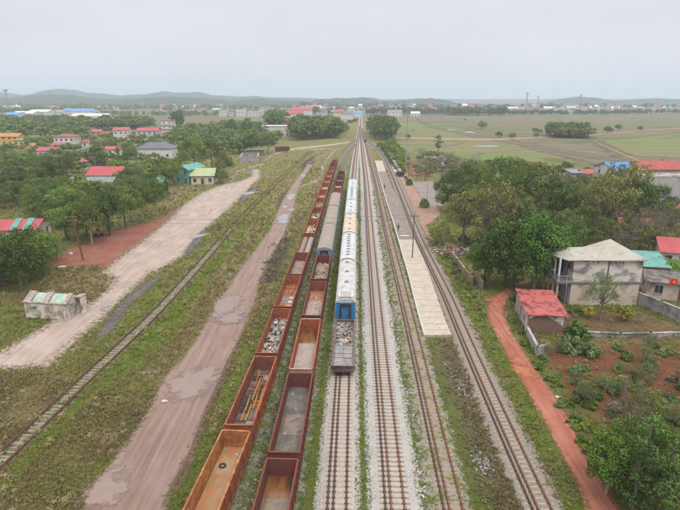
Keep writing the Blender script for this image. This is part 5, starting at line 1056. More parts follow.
# ---- two-storey house on the right
def big_house():
    x0, x1, y0, y1 = 34.3, 44.4, 75.6, 81.2; cx, cy = 39.3, 78.4; t = thing('two_storey_house', 'two-storey concrete house with beige hipped metal roof and columned balcony at its left end', 'house', (cx, cy, 0)); BLK.append((cx, cy, 8.5))
    X = lambda v: v-cx; Y = lambda v: v-cy
    b = MB(); b.box(X(x0), X(x1), Y(y0), Y(y1), 0, 3.45, W_PEACH); b.box(X(x0), X(x1+.05), Y(y0-.04), Y(y1), 3.751, 7.2, W_OLD); b.build('wall', t)
    b = MB(); b.box(X(x0-2.2), X(x1+.12), Y(y0-.12), Y(y1), 3.451, 3.75, M('floor_band', (.20, .185, .17), (.12, .11, .10), rough=.95)); b.build('floor_slab', t)
    b = MB(); z = 7.21; A = [(x0-2.5, y0+2.4), (x0-1.1, y0-.5), (x1+.5, y0-.5), (x1+.5, y1+.5), (x0-2.5, y1+.5)]; R0, R1 = (x0+.4, 78.2), (x1-2.2, 78.4)
    vs = [(X(a), Y(c), z) for a, c in A]+[(X(R0[0]), Y(R0[1]), 8.35), (X(R1[0]), Y(R1[1]), 8.4)]
    b.add(vs, [(0, 1, 5), (1, 2, 6, 5), (2, 3, 6), (3, 4, 5, 6), (4, 0, 5)], R_CREAM); b.add([(a, c, zz-.12) for a, c, zz in vs[:5]], [(4, 3, 2, 1, 0)], W_WHITE)
    for i in range(5): p, q = vs[i], vs[(i+1) % 5]; b.add([p, q, (q[0], q[1], z-.12), (p[0], p[1], z-.12)], [(0, 1, 2, 3)], conc)
    b.build('roof', t)
    b = MB(); px, py_ = 41.0, 79.3; vs = [(X(px-3.6), Y(y0-.4), 7.26), (X(x1+.40), Y(y0-.4), 7.26), (X(x1+.40), Y(y1+.4), 7.26), (X(px-3.6), Y(y1+.4), 7.26), (X(px), Y(py_), 9.35)]
    b.add(vs, [(0, 1, 4), (1, 2, 4), (2, 3, 4), (3, 0, 4)], R_CREAM); b.build('roof_peak', t)
    white = wallm('wall_bluewhite', (.56, .60, .64), (.3, .3, .3), .15)
    for k, yy in enumerate((y0+.25, y0+1.9, y0+3.6, y1-.2)):
        b = MB(); b.box(X(x0-2.05), X(x0-1.8), Y(yy)-.13, Y(yy)+.13, 3.751, 7.2, white); b.build('column', t); b = MB(); b.box(X(x0-2.05), X(x0-1.8), Y(yy)-.14, Y(yy)+.14, 0, 3.45, W_PINK); b.build('column', t)
    b = MB(); b.box(X(x0-2.2), X(x0-.02), Y(y0-.1), Y(y0-.02), 3.76, 3.9, conc); b.box(X(x0-2.2), X(x0-2.1), Y(y0-.1), Y(y1), 4.65, 4.73, conc); b.box(X(x0-2.1), X(x0), Y(y0-.1), Y(y0-.03), 4.65, 4.73, conc)
    for k in range(26): yy = Y(y0)+(y1-y0)*k/26; b.box(X(x0-2.17), X(x0-2.12), yy, yy+.05, 3.751, 4.65, conc)
    for k in range(9): xx = X(x0-2.1)+2.1*k/9; b.box(xx, xx+.05, Y(y0-.08), Y(y0-.04), 3.9, 4.65, conc)
    b.build('balcony_railing', t)
    add_window(t, X(x0), Y(y0+1.5), 3.8, 1.0, 2.3, 'l', 'door', door_m); add_window(t, X(x0), Y(y0+3.9), 3.8, 1.0, 2.3, 'l', 'door', tint); add_window(t, X(x0), Y(y0+1.5), .05, 1.1, 2.3, 'l', 'door', tint); add_window(t, X(x0), Y(y0+4), .9, 1.1, 1.3, 'l')
    # dark water streaks running down the long wall are stains with a shape of their own
    b = MB(); rr = random.Random(9); sm = M('damp_stain', (.085, .075, .07), (.14, .125, .115), scale=2., rough=.95)
    for k in range(46):
        cxs = X(38.6)+rr.gauss(0, 2.6); zt = 7.19; l = rr.uniform(.1, .9)**1.5; w_ = rr.uniform(.04, .16)
        if X(x0)+.2 < cxs < X(x1)-.3: b.poly([(cxs-w_, Y(y0)-.043, zt), (cxs+w_, Y(y0)-.043, zt-.05), (cxs+w_*.5, Y(y0)-.043, zt-l), (cxs-w_*.4, Y(y0)-.043, zt-l*.8)][::-1], sm)
    b.box(X(39.35), X(39.5), Y(y0)-.13, Y(y0)-.045, 3.9, 7.1, sm); b.build('damp_streaks', t)
    b = MB(); b.box(X(33.2), X(33.25), Y(y0)-.9, Y(y0)-.85, 0, 6.0, frame_w); b.build('drain_pipe', t)
big_house()
# ---- red-roofed shed with brick front
def red_shed():
    cx, cy, rz = 27.5, 69.4, -.13; t = thing('red_roofed_shed', 'small shed with stained red sheet roof and brick front beside the red road', 'shed', (cx, cy, 0), rz); BLK.append((cx, cy, 5.5))
    brick = NT('old_brick'); br = brick.n('ShaderNodeTexBrick'); br.inputs['Scale'].default_value = 3.; br.inputs['Color1'].default_value = (.20, .10, .07, 1); br.inputs['Color2'].default_value = (.15, .08, .06, 1); br.inputs['Mortar'].default_value = (.16, .14, .12, 1)
    mp = brick.n('ShaderNodeMapping'); mp.inputs['Rotation'].default_value = (math.pi/2, 0, 0); brick.l(brick.obj(), mp.inputs[0]); brick.l(mp.outputs[0], br.inputs[0]); brick = brick.bsdf(br.outputs['Color'], .95)
    w, d = 4.5, 8.0; b = MB(); b.add([(-w/2, -d/2, 0), (w/2, -d/2, 0), (w/2, d/2, 0), (-w/2, d/2, 0), (-w/2, -d/2, 2.75), (w/2, -d/2, 2.75), (w/2, d/2, 3.1), (-w/2, d/2, 3.1)], [(1, 2, 6, 5), (2, 3, 7, 6), (3, 0, 4, 7)], W_PINK)
    b.add([(-w/2, -d/2, 0), (w/2, -d/2, 0), (w/2, -d/2, 2.75), (-w/2, -d/2, 2.75)], [(0, 1, 2, 3)], brick); b.build('wall', t)
    b = MB(); b.add([(-w/2+.1, -d/2-.03, 2.05), (-w/2+.9, -d/2-.03, 2.5), (0, -d/2-.03, 2.55), (w/2-.7, -d/2-.03, 1.7), (w/2-.05, -d/2-.03, 1.1), (w/2-.05, -d/2-.03, 2.73), (-w/2+.1, -d/2-.03, 2.73)], [(0, 1, 2, 3, 4, 5, 6)], W_OLD); b.build('plaster_patch', t)
    roof = corr('roof_stained_red', (.50, .135, .125), (.43, .105, .10), (.11, .045, .045), .34, 5.); r = MB(); x0, x1, y0, y1 = -w/2-.35, w/2+.45, -d/2-.4, d/2+.5
    vs = [(x0, y0, 2.8), (x1, y0, 2.8), (x1, y1, 3.2), (x0, y1, 3.2)]; r.add(vs+[(a, c, z-.07) for a, c, z in vs], [(0, 1, 2, 3), (7, 6, 5, 4), (0, 4, 5, 1), (1, 5, 6, 2), (2, 6, 7, 3), (3, 7, 4, 0)], roof); r.build('roof', t)
    add_window(t, -w/2, .8, .1, .8, 1.9, 'l', 'door', tint); add_window(t, -w/2, -1.8, .9, .8, .9, 'l')
    for k in range(2): b = MB(); b.box(-w/2-.34, -w/2-.22, -d/2-.1+k*(d-1), -d/2+.02+k*(d-1), 0, 2.8, frame_w); b.build('post', t)
red_shed()
def wall_run(name, label, pts, h, th, m, cat='wall', coping=None, panels=None):
    """masonry wall along ground points"""
    t = thing(name, label, cat, (*pts[0], 0)); o = Vector((*pts[0], 0)); b = MB(); c = MB()
    for (xa, ya), (xb, yb) in zip(pts[:-1], pts[1:]):
        L = math.hypot(xb-xa, yb-ya); ux, uy = (xb-xa)/L, (yb-ya)/L; nx_, ny_ = -uy*th/2, ux*th/2
        q = [(xa-o.x+nx_, ya-o.y+ny_), (xa-o.x-nx_, ya-o.y-ny_), (xb-o.x-nx_, yb-o.y-ny_), (xb-o.x+nx_, yb-o.y+ny_)]; b.prism(q, 0, h, m)
        q2 = [(xa-o.x+nx_*1.5, ya-o.y+ny_*1.5), (xa-o.x-nx_*1.5, ya-o.y-ny_*1.5), (xb-o.x-nx_*1.5, yb-o.y-ny_*1.5), (xb-o.x+nx_*1.5, yb-o.y+ny_*1.5)]; c.prism(q2, h+.001, h+.08, coping or m)
        n = max(2, int(L/2.6)) if panels is None else panels
        for k in range(n+1): px_, py_ = xa-o.x+(xb-xa)*k/n, ya-o.y+(yb-ya)*k/n; b.box(px_-.15, px_+.15, py_-.15, py_+.15, 0, h+.14, m, math.atan2(uy, ux))
    b.build('masonry', t); c.build('coping', t); return t
wall_run('garden_wall', 'short grey wall with an end pillar running from the red-roofed shed toward the road', [G(527, 336), G(537, 356), G(545, 354)], 1.2, .22, conc)
wall_run('garden_wall', 'low grey wall across the garden between the planted red soil and the house yard', [G(588, 336), G(620, 337.5), (G(650, 337)), G(690, 336)], .55, .25, conc)
wall_run('yard_wall', 'grey concrete wall to the right of the two-storey house beside the lane', [G(638, 305), G(660, 314), G(692, 328)], 1.9, .22, W_GREY)
wall_run('boundary_wall', 'leaning tan boundary wall with gaps running beside the right-hand track', [G(452, 258), G(458, 266), G(465, 276), G(472, 285)], 1.2, .25, wallm('wall_tan', (.30, .225, .16), (.16, .14, .09), .5))
wall_run('boundary_wall', 'last upright piece of tan wall near the street lamp', [G(476, 281), G(482, 290)], 1.4, .25, wallm('wall_tan', (.30, .225, .16), (.16, .14, .09), .5))
# rubble heap at the broken wall
b = MB(); rr = random.Random(3); x, y = G(452, 252); rubble(b, rr, 220, x-4.2, x+4.2, y-2.6, y+2.6, .05, .25, .9, [ch_tan, ch_pink, M('brick_bits', (.34, .19, .13)), ch_grey], .5, .9); tag(b.build('rubble_heap'), 'heap of broken bricks at the head of the boundary wall', 'rubble heap', kind=None)
# ---- houses behind on the right
house('low house with cracked grey roof and pale pink wall right of the two-storey house', 648, 690, 300, 2.9, 6, 'gable', 1.0, W_PEACH, R_CEM, 'x', -.35, nw=2)
house('lean-to with teal sheet roof between the two-storey house and the low grey-roofed one', 636, 664, 284, 3.1, 6, 'shed', .9, W_PINK, R_TEAL, rz=-.2, nw=1)
house('white bungalow with bright pink-red roof at the right border', 662, 700, 268, 3.0, 8, 'gable', 1.9, W_WHITE, R_PINK, 'x', -.3, nw=3)
house('white house with pink gable roofs half hidden by trees above the two-storey house', 597, 612, 226, 3.0, 7, 'gable', 1.6, W_WHITE, R_PINK, 'y', .2, nw=1)
house('second pink-roofed house hidden by thin trees, right of the first', 611, 621, 228, 3.0, 6, 'gable', 1.5, W_WHITE, R_PINK, 'x', -.2, nw=1)
house('low house with worn terracotta roof behind leafless trees', 622, 652, 240, 3.0, 6, 'gable', 1.5, W_PINK, R_TILE, 'x', -.15, nw=2)
house('small house with worn brown tile roof left of the pink roofs', 562, 590, 234, 2.8, 6, 'gable', 1.4, W_PINK, R_TILE, 'x', .1, nw=2)
house('pink-roofed cottage at the paddy edge right of a grey shed', 583, 601, 181, 2.8, 7, 'gable', 1.3, W_WHITE, R_PINK, 'x', 0, nw=2)
house('grey shed with a blue tarpaulin corner at the paddy edge', 571, 583, 181, 3.0, 6, 'shed', .6, W_GREY, R_GREY, nw=1, extras=lambda t, w, d, h: (lambda bb: (bb.box(w/2+.05, w/2+2., -d/2, -d/2+.4, .3, 2.1, R_BLUE), bb.build('blue_tarpaulin', t)))(MB()))
house('small pink roof peeping through the trees below the grey warehouse', 611, 619, 203, 2.8, 5, 'gable', 1.3, W_WHITE, R_PINK, 'x', 0, nw=1)
house('house with bright blue sheet roof and white gable at the edge of the paddy fields', 611, 640, 187, 5.8, 12, 'gable', 2.3, W_WHITE, R_BLUE, 'x', .12, 2, 3)
def gate_x(t, w, d, h):
    orr = M('orange_trim', (.50, .22, .10), rough=.8)
    for k in (0, 1, 2): b = MB(); b.box(-w/2+k*w/2-.12, -w/2+k*w/2+.12, -d/2-.5, -d/2-.25, 0, h, orr); b.build('column', t)
house('narrow house with orange trim between the blue roof and the long red roof', 633, 641, 190, 6.6, 6, 'flat', .3, W_PEACH, M('roof_terrace', (.45, .25, .15), rough=.9), floors=2, nw=2, extras=gate_x)
house('long shed with dark red roof behind the tall grey warehouse wall', 640, 720, 188, 6.3, 9, 'shed', 2.0, W_PINK, R_RED, nw=9, floors=2, small=True)
def wh_x(t, w, d, h):
    b = MB(); b.box(w/2-11, w/2-9, -d/2-.5, -d/2-.003, 2.3, 4.6, win_dark); b.box(w/2-11.4, w/2-5, -d/2-1.2, -d/2-.003, 4.61, 4.9, conc); b.build('canopy_door', t)
house('tall blank grey concrete warehouse at the right border', 646, 724, 203, 7.6, 8, 'flat', .2, wallm('wall_warehouse', (.38, .38, .385), (.22, .22, .22), .3, .25), conc, cat='warehouse', name='warehouse', nw=0, small=True, extras=wh_x, ov=.05)
house('small pink-red roofed hut under the warehouse at the right border', 676, 692, 222, 3, 6, 'gable', 1.2, W_WHITE, R_PINK, 'x', 0, nw=1)
house('derelict whitish hut among leafless trees by the paddy', 441, 450, 166, 3, 6, 'gable', 1.5, W_WHITE, R_CEM, 'y', .2, nw=1, small=True)
house('low white hut left of the derelict one', 425, 436, 163, 2.2, 5, 'gable', .9, W_WHITE, R_CEM, 'x', 0, nw=1, small=True)
# ---- roofless white hut on the left
def hut():
    cx, cy = -41.15, 72.3; t = thing('roofless_hut', 'white plastered hut with its roof cover gone, turquoise panels showing between the ribs', 'hut', (cx, cy, 0), -.14); BLK.append((cx, cy, 5))
    pl = wallm('hut_plaster', (.62, .57, .52), (.27, .22, .18), .4, .6); teal = M('turquoise_paint', (.20, .35, .29), (.34, .42, .37), scale=1.2, rough=.85, dirt=(.45, .40, .34), dirt_amt=.35, dscale=1.2); capm = M('broken_edge', (.20, .155, .125), (.42, .37, .32), scale=2.5, rough=.95)
    w, d, h, rg = 6.25, 3.5, 2.25, 3.25; th = .22
    def wl(b, x0, x1, y0, y1, z1, m=pl): b.box(x0, x1, y0, y1, 0, z1, m)
    b = MB(); wl(b, -w/2, w/2, -d/2, -d/2+th/2, h); b.box(-w/2+th, w/2-th, -d/2+th/2+.002, -d/2+th, 0, h-.02, teal); b.build('front_wall', t)
    b = MB(); wl(b, -w/2, w/2, d/2-th/2, d/2, h-.05); b.box(-w/2+th, w/2-th, d/2-th, d/2-th/2-.002, 0, h-.08, teal); b.build('back_wall', t)
    for s, nm in ((-1, 'gable_wall'), (1, 'gable_wall')):
        b = MB(); xo, xi = s*w/2, s*(w/2-th); pr = [(-d/2+th, 0), (d/2-th, 0), (d/2-th, h), (0, rg), (-d/2+th, h)]
        b.xprism(pr, min(xo, xi), max(xo, xi), pl); b.build(nm, t)
    b = MB(); b.xprism([(-d/2+th+.01, 0), (d/2-th-.01, 0), (d/2-th-.01, h-.1), (0, rg-.2), (-d/2+th+.01, h-.1)], .1, .3, pl); b.build('partition_wall', t)
    b = MB()                                              # what is left of the ceiling slab: sloping strips round the openings
    def strip(x0, x1, t0, t1):                            # from front eave (t=0) to ridge (t=1)
        ya, yb_ = -d/2-.12+(d/2+.12)*t0, -d/2-.12+(d/2+.12)*t1; za, zb = h+(rg-h)*t0, h+(rg-h)*t1
        b.add([(x0, ya, za+.03), (x1, ya, za+.03), (x1, yb_, zb+.03), (x0, yb_, zb+.03), (x0, ya, za+.15), (x1, ya, za+.15), (x1, yb_, zb+.15), (x0, yb_, zb+.15)], [(3, 2, 1, 0), (4, 5, 6, 7), (0, 1, 5, 4), (2, 3, 7, 6), (1, 2, 6, 5), (3, 0, 4, 7)], capm)
    strip(-w/2-.1, w/2+.25, 0, .10); strip(-w/2-.1, -w/2+1.0, .101, 1); strip(-.35, .55, .101, 1); strip(w/2-.25, w/2+.3, .101, 1)
    b.add([(-w/2-.1, 0, rg+.16), (-w/2+.9, 0, rg+.16), (-w/2+.5, .8, rg-.1), (-w/2-.1, 1.1, rg-.3)], [(0, 1, 2, 3)], pl); b.build('roof_remains', t)
    b = MB(); b.add([(-w/2+1.0, -d/2+.1, h+.0), (-.36, -d/2+.1, h+.0), (-.36, -.02, rg-.02), (-w/2+1.0, -.02, rg-.02)], [(0, 1, 2, 3)], teal); b.add([(.56, -d/2+.1, h), (w/2-.26, -d/2+.1, h), (w/2-.26, -.02, rg-.02), (.56, -.02, rg-.02)], [(0, 1, 2, 3)], teal); b.build('fallen_ceiling', t)
    b = MB(); b.box(w/2+.1, w/2+1.0, .5, 1.9, 2.5, 2.62, capm); b.box(w/2+.8, w/2+.95, .55, 1.8, 0, 2.49, pl); b.build('porch_slab', t)
    add_window(t, -w/2+1.5, -d/2, .7, .65, 1.0, 'f', 'window', teal); add_window(t, w/2, -.3, .8, .6, 1.1, 'r', 'window', teal)
    b = MB(); b.box(-w/2+1.0, -w/2+2.0, -d/2-.3, -d/2-.005, 1.82, 1.90, capm); b.build('window_hood', t); b = MB(); b.box(w/2+.005, w/2+.32, -.75, .15, 2.0, 2.08, capm); b.build('window_hood', t)
hut()
# ---- left village, front to back
house('long low house with a dark pink roof crossed by two pale green strips', -14, 36, 243, 3.0, 8, 'gable', 1.5, W_WHITE, R_PINK, 'x', .12, nw=4,
      extras=lambda t, w, d, h: (lambda bb: ([bb.add([(x_, -d/2-.46, h-.08), (x_+1.3, -d/2-.46, h-.08), (x_+1.3, -.02, h+1.55), (x_, -.02, h+1.55)], [(0, 1, 2, 3)], R_TEAL) for x_ in (w/2-5.2, w/2-2.6)], bb.build('pale_roof_strip', t)))(MB()))
house('house with large pink roof and white gable end in the left village', 88, 121, 187, 4.2, 9, 'gable', 2.6, W_WHITE, R_PINK, 'x', -.05, nw=3)
house('wide house with blue-grey sheet roof left of the large pink roof', 69, 112, 193, 3.4, 9, 'gable', 1.4, W_GREY, R_GREY, 'x', .03, nw=4)
house('low annex with pink-red roof in front of the blue-grey roof', 80, 101, 198, 2.8, 5, 'shed', .8, W_PEACH, R_RED, nw=2, small=True)
house('narrow pink-roofed annex right of the white gable', 121, 131, 187, 3.2, 6, 'gable', 1.0, W_WHITE, R_PINK, 'x', 0, nw=1)
house('pinkish roofed hut under the large yellowish tree', 36, 52, 196, 3., 6, 'gable', 1.2, W_GREY, R_TILE, 'x', .2, nw=2)
house('white villa with dark grey hipped roof in the left village', 137, 172, 158.5, 5., 11, 'hip', 2.8, W_WHITE, R_DARK, 'x', 0, nw=4)
house('two-storey white house with small pink roof, left one of the facing pair', 114, 129, 140, 7.2, 8, 'gable', 1.9, W_WHITE, R_PINK, 'x', .05, 2, 3)
house('two-storey pale blue house with pink roof and verandah, right one of the facing pair', 137, 158, 140, 6.8, 9, 'gable', 1.8, W_BLUE, R_PINK, 'x', -.03, 2, 4)
house('long low house with pink roof right of the pale blue one', 159, 180, 138, 3.6, 8, 'gable', 1.7, W_PINK, R_PINK, 'x', 0, nw=4)
house('narrow three-storey white house with red roof edges beside a tall dark tree', 162, 173, 133, 10.5, 10, 'flat', .3, W_WHITE, R_RED, floors=3, nw=2, extras=lambda t, w, d, h: (lambda bb: (bb.box(-w/2, w/2, -d/2-.9, -d/2-.1, h*.66, h*.66+.2, W_WHITE), bb.box(-w/2, w/2, -d/2-.9, -d/2-.1, h*.33, h*.33+.2, W_WHITE), bb.build('balcony', t)))(MB()))
house('low house with long pink roof at the far left of the facing pair', 85, 101, 135.5, 3.2, 8, 'gable', 1.6, W_PINK, R_PINK, 'x', 0, nw=3)
house('low house with orange-red roof left of the two-storey white one', 102, 112, 138, 3., 7, 'gable', 1.6, W_PINK, R_RED, 'x', 0, nw=2)
house('grey-white old villa with brown terraced roof among trees', 55, 75, 148, 6.8, 9, 'hip', 1.5, W_WHITE, R_TILE, 'x', 0, 2, 4)
house('yellow school wing with orange roof at the left border', -10, 19, 145, 5.5, 9, 'gable', 2.0, W_YEL, R_ORNG, 'x', 0, 2, 5)
house('yellow hall with flat green roof beside the school wing', 14, 29, 145.5, 3.4, 7, 'shed', .9, W_YEL, R_TEAL, nw=3)
house('small orange gatehouse with pointed yellow-trimmed roof', 27, 34, 152, 3.2, 5, 'gable', 1.9, W_YEL, R_ORNG, 'y', 0, nw=1)
house('white bungalow with pink roof and blue water tank', 38, 57, 157, 3.4, 8, 'gable', 1.5, W_WHITE, R_PINK, 'x', .1, nw=3, extras=lambda t, w, d, h: (lambda bb: (bb.tube([(0, -d/2-1, 0), (0, -d/2-1, 2.6)], .8, R_BLUE, 10), bb.build('blue_tank', t)))(MB()))
house('low house with pink roof behind the blue-tank bungalow', 52, 64, 151, 3.2, 7, 'gable', 1.6, W_WHITE, R_PINK, 'x', 0, nw=2)
house('long flat grey cement-roofed barn at the left border', -8, 28, 169, 3.0, 9, 'shed', .8, W_GREY, R_CEM, nw=5)
house('shorter grey cement-roofed shed right of the long barn', 27, 38, 168, 3.2, 8, 'flat', .8, W_GREY, R_CEM, nw=2)
house('small house with salmon pink roof between dark round trees', 80, 90, 169, 3.2, 7, 'shed', 1.4, W_BLUE, R_PINK, nw=1)
house('small white shed among trees below the old villa', 76, 84, 155.5, 3.0, 6, 'flat', .8, W_WHITE, R_CEM, nw=1)
house('small pink-roofed house right of the salmon roof, behind a round tree', 107, 122, 155, 3.2, 7, 'gable', 1.4, W_WHITE, R_PINK, 'x', .3, nw=2)
house('small orange-red roofed hut behind the dark round tree', 82, 88, 147, 3.2, 6, 'gable', 1.4, W_WHITE, R_RED, 'x', 0, nw=1)
house('grey flat-roofed shed left of the brown one behind the tree row', 131, 150, 175, 3.0, 8, 'shed', .6, W_GREY, R_CEM, nw=3)
house('brown-walled flat shed right of the grey one', 149, 165, 174, 3.0, 8, 'shed', .6, W_PEACH, R_CEM, nw=2)
# open teal-roofed shed
t = thing('open_shed', 'open shed with light teal pitched roof on thin posts at the clay yard', 'shed', (*G(153, 197), 0), .05); BLK.append((*G(153, 192), 5)); r = MB(); roof_mesh(r, 'gable', 6.2, 7, 4.2, 1.5, R_TEAL, .3, 'x'); o = r.build('roof', t); o.location = (0, 3.6, 0)
for sx in (-1, 1):
    for sy in (0, 1, 2): b = MB(); b.box(sx*3-.07, sx*3+.07, .3+sy*3.3-.07, .3+sy*3.3+.07, 0, 4.25, steel); b.build('post', t)
b = MB(); b.box(-2.9, 2.9, 6.7, 6.8, 0, 3.6, W_TEAL); b.build('back_panel', t); b = MB(); b.box(1.2, 2.2, 2.8, 3.8, 0, 1.4, ch_or); b.build('orange_drum', t)
house('tall teal-walled building with bright teal roof behind the young green tree', 174, 191, 184, 5.2, 10, 'gable', 1.6, W_TEAL, R_TEAL, 'y', -.35, 2, 2)
house('cream cottage with lime-yellow sheet roof where the dirt yard narrows', 191.5, 214, 184.5, 3.3, 8, 'gable', 2.3, W_CREAM, R_LIME, 'x', .06, nw=3)
# ruin and factory
wall_run('brick_ruin', 'low ruined grey brick walls in the scrub', [G(240, 163), G(258, 162), G(259, 158), G(243, 158), G(240, 163)], 2.6, .5, W_GREY)
house('roofless brown brick hut behind the ruined walls', 246, 263, 156, 3.0, 6, 'flat', .3, wallm('wall_brownbrick', (.26, .19, .15), (.12, .1, .08), .4), R_CEM, nw=3)
house('long white factory with red roof edge left of the dark grove', 262, 290, 136.5, 8, 14, 'flat', .4, W_WHITE, W_WHITE, nw=6, small=True, cat='factory', name='factory')
house('cream and red block rising behind the white factory', 268, 290, 129, 8, 12, 'flat', .5, wallm('wall_red', (.45, .10, .08)), R_RED, nw=5, small=True, cat='factory', name='factory')
house('cream upper hall of the factory', 279, 291, 127.3, 10.5, 12, 'flat', .5, W_CREAM, W_CREAM, nw=3, small=True, cat='factory', name='factory')
house('white hall with red roof behind the factory', 286, 303, 124, 12, 16, 'gable', 3, W_WHITE, R_RED, 'x', 0, nw=5, small=True, cat='factory', name='factory')
house('rearmost white hall with red roof behind the factory', 292, 312, 120, 13, 18, 'gable', 4, W_WHITE, R_RED, 'x', 0, nw=5, small=True, cat='factory', name='factory')
# far industrial sheds on the left
rr = random.Random(8)
for i, (a, c_, by, h, m, lab) in enumerate([(3, 18, 120, 7, R_BLUE, 'leftmost blue-roofed white shed of the far industrial estate'), (12, 33, 119.5, 8, W_WHITE, 'white shed next to the leftmost blue one of the far industrial estate'), (28, 48, 118, 9, W_WHITE, 'tallest white shed in the middle of the far industrial estate'),
        (38, 62, 117.5, 8, R_GREY, 'grey-roofed long shed of the far industrial estate'), (62, 92, 116.5, 9, R_BLUE, 'long blue-roofed shed at the right end of the far industrial estate'), (70, 106, 119.6, 5, W_WHITE, 'low white shed in front of the long blue-roofed one')]):
    house(lab, a, c_, by, h, 30, 'gable', 3, W_WHITE, m, 'x', 0, nw=12, small=True, cat='warehouse', name='warehouse', blk=False)
for i, (a, c_, by, h, lab) in enumerate([(219, 227, 117, 9, 'leftmost white block across the brown paddy'), (229, 233, 117, 7, 'small white block right of the leftmost one across the paddy'), (236, 245, 117.2, 11, 'largest white block across the brown paddy'), (246, 258, 117, 8, 'long low greyish block right of the largest white one'), (258, 263, 116.6, 9, 'last pale block across the brown paddy')]):
    house(lab, a, c_, by, h, 16, 'flat', 1, W_WHITE, W_WHITE, nw=4, floors=2, small=True, blk=False)
house('station hall with dark blue roof at the far end of the railway', 342, 353, 121, 9, 14, 'gable', 4, W_WHITE, R_DARK, 'x', 0, nw=5, small=True, blk=False)
house('cream hall left of the dark blue roof at the far end of the railway', 334, 342, 121, 11, 14, 'gable', 4, W_CREAM, R_TILE, 'x', 0, nw=3, small=True, blk=False)
house('low pale house with blue roof at the far end of the railway', 354, 362, 118, 7, 14, 'gable', 3, W_WHITE, R_BLUE, 'x', 0, nw=3, small=True, blk=False)
house('white house with flat roofs in front of the far trees right of the railway', 388, 402, 117, 10, 16, 'flat', 1, W_WHITE, W_WHITE, nw=4, floors=2, small=True, blk=False)
house('long low white house at the edge of the far paddy', 411, 420, 116.5, 5, 12, 'gable', 3, W_WHITE, W_WHITE, 'x', 0, nw=3, small=True, blk=False)
# ---- far town: many small houses, three shared meshes
def town_mesh(k):
    b = MB(); w, d, h = [(11, 9, 7), (8, 12, 10), (16, 10, 6)][k % 3]; wall = [W_WHITE, W_CREAM, W_PEACH, W_BLUE][k % 4]; roof = [R_TILE, W_WHITE, R_ORNG, R_GREY, R_RED, W_BLUE, R_TILE, R_CEM, W_WHITE, R_TILE, W_CREAM, W_BLUE][k]
    b.box(-w/2, w/2, -d/2, d/2, 0, h, wall); roof_mesh(b, 'gable' if k % 5 else 'flat', w, d, h-.1, 3.2, roof, .5, 'x')
    for i in range(3):
        for z in range(int(h/3.2)): b.box(-w/2+w*(i+.3)/3, -w/2+w*(i+.7)/3, -d/2-.06, -d/2-.005, z*3.2+1, z*3.2+2.4, win_dark)
    o = b.build('house'); me = o.data; bpy.data.objects.remove(o); return me
TM = [town_mesh(k) for k in range(12)]
def town(n, x0, x1, y0, y1, label, group, seed, sc=(.75, 1.25), ks=range(12)):
    rr = random.Random(seed)
    for i in range(n):
        k = rr.choice(list(ks)); px, py = rr.uniform(x0, x1), y0+(y1-y0)*rr.random(); o = bpy.data.objects.new('house', TM[k]); COL.objects.link(o)
        o.location = (*G(px, py), 0); o.rotation_euler = (0, 0, rr.uniform(-.5, .5)); s = rr.uniform(*sc); o.scale = (s, s, s*rr.uniform(.8, 1.1)); tag(o, label, 'house', group)
town(60, 505, 690, 107.5, 112.5, 'small house of the hazy town on the horizon beyond the right-hand paddy fields', 'houses of the far town on the right', 31)
town(26, 470, 600, 110, 113.5, 'small pale house at the left half of the hazy far town', 'houses in the left half of the far town', 32)
town(34, 385, 470, 107.5, 113, 'small house among the trees right of the far end of the railway', 'houses right of the far railway end', 33)
town(40, 300, 385, 106.5, 117, 'small house in the town where the railway meets the horizon', 'houses round the far railway end', 34, ks=[0, 1, 2, 6, 7, 3, 8])
town(16, 95, 215, 107, 112, 'tiny hazy house at the foot of the left hills', 'houses at the foot of the left hills', 35)
town(14, 0, 60, 107, 113, 'tiny house between the far industrial estate and the hills', 'houses behind the far industrial estate', 36)
town(14, 215, 300, 106, 112, 'tiny hazy house before the low hills left of the railway', 'houses before the low middle hills', 37)
# ------------------------------------------------------------------ groves
grove([(66, 240), (80, 215), (110, 196), (150, 182), (170, 172), (172, 190), (150, 202), (120, 218), (92, 236)], 24, ['broad', 'lemon', 'broad', 'grey'], (6, 8.5), (.8, 1.1), '', 'trees of the row behind the clay yard', 1)
grove([(-30, 212), (0, 203), (40, 196), (70, 198), (80, 222), (54, 238), (44, 222), (30, 212)], 22, ['broad', 'broad', 'lemon'], (6, 8.5), (.8, 1.1), '', 'trees of the grove above the striped roof', 2)
grove([(-40, 300), (-30, 262), (20, 256), (60, 256), (50, 272), (20, 292)], 14, ['broad', 'lemon', 'broad'], (5, 7), (.7, 1.), '', 'trees of the thicket behind the hut', 3)
grove([(-30, 204), (-30, 172), (30, 171), (70, 174), (66, 196), (36, 200)], 24, ['broad', 'broad', 'lemon'], (6, 9), (.8, 1.2), '', 'trees of the lower village grove', 4)
grove([(70, 210), (120, 190), (175, 176), (180, 168), (120, 176), (70, 190)], 30, ['broad_lo', 'lemon_lo', 'broad_lo'], (5, 7), (.9, 1.2), '', '', 41, mass=True)
grove([(-20, 172), (-20, 142), (180, 136), (190, 165), (120, 174), (60, 174)], 165, ['broad_lo', 'lemon_lo', 'broad_lo', 'grey_lo', 'sparse_lo'], (3, 6.2), (1., 1.5), '', '', 5, mass=True, mind=2.6)
grove([(-20, 145), (-20, 123), (85, 123), (95, 134), (85, 141)], 100, ['broad_lo', 'broad_lo', 'lemon_lo'], (8, 12), (1., 1.4), '', '', 6, mass=True, mind=4)
grove([(98, 131), (152, 131), (150, 124.5), (100, 124.5)], 44, ['broad_lo', 'broad_lo'], (9, 12), (1., 1.4), '', '', 7, mass=True)
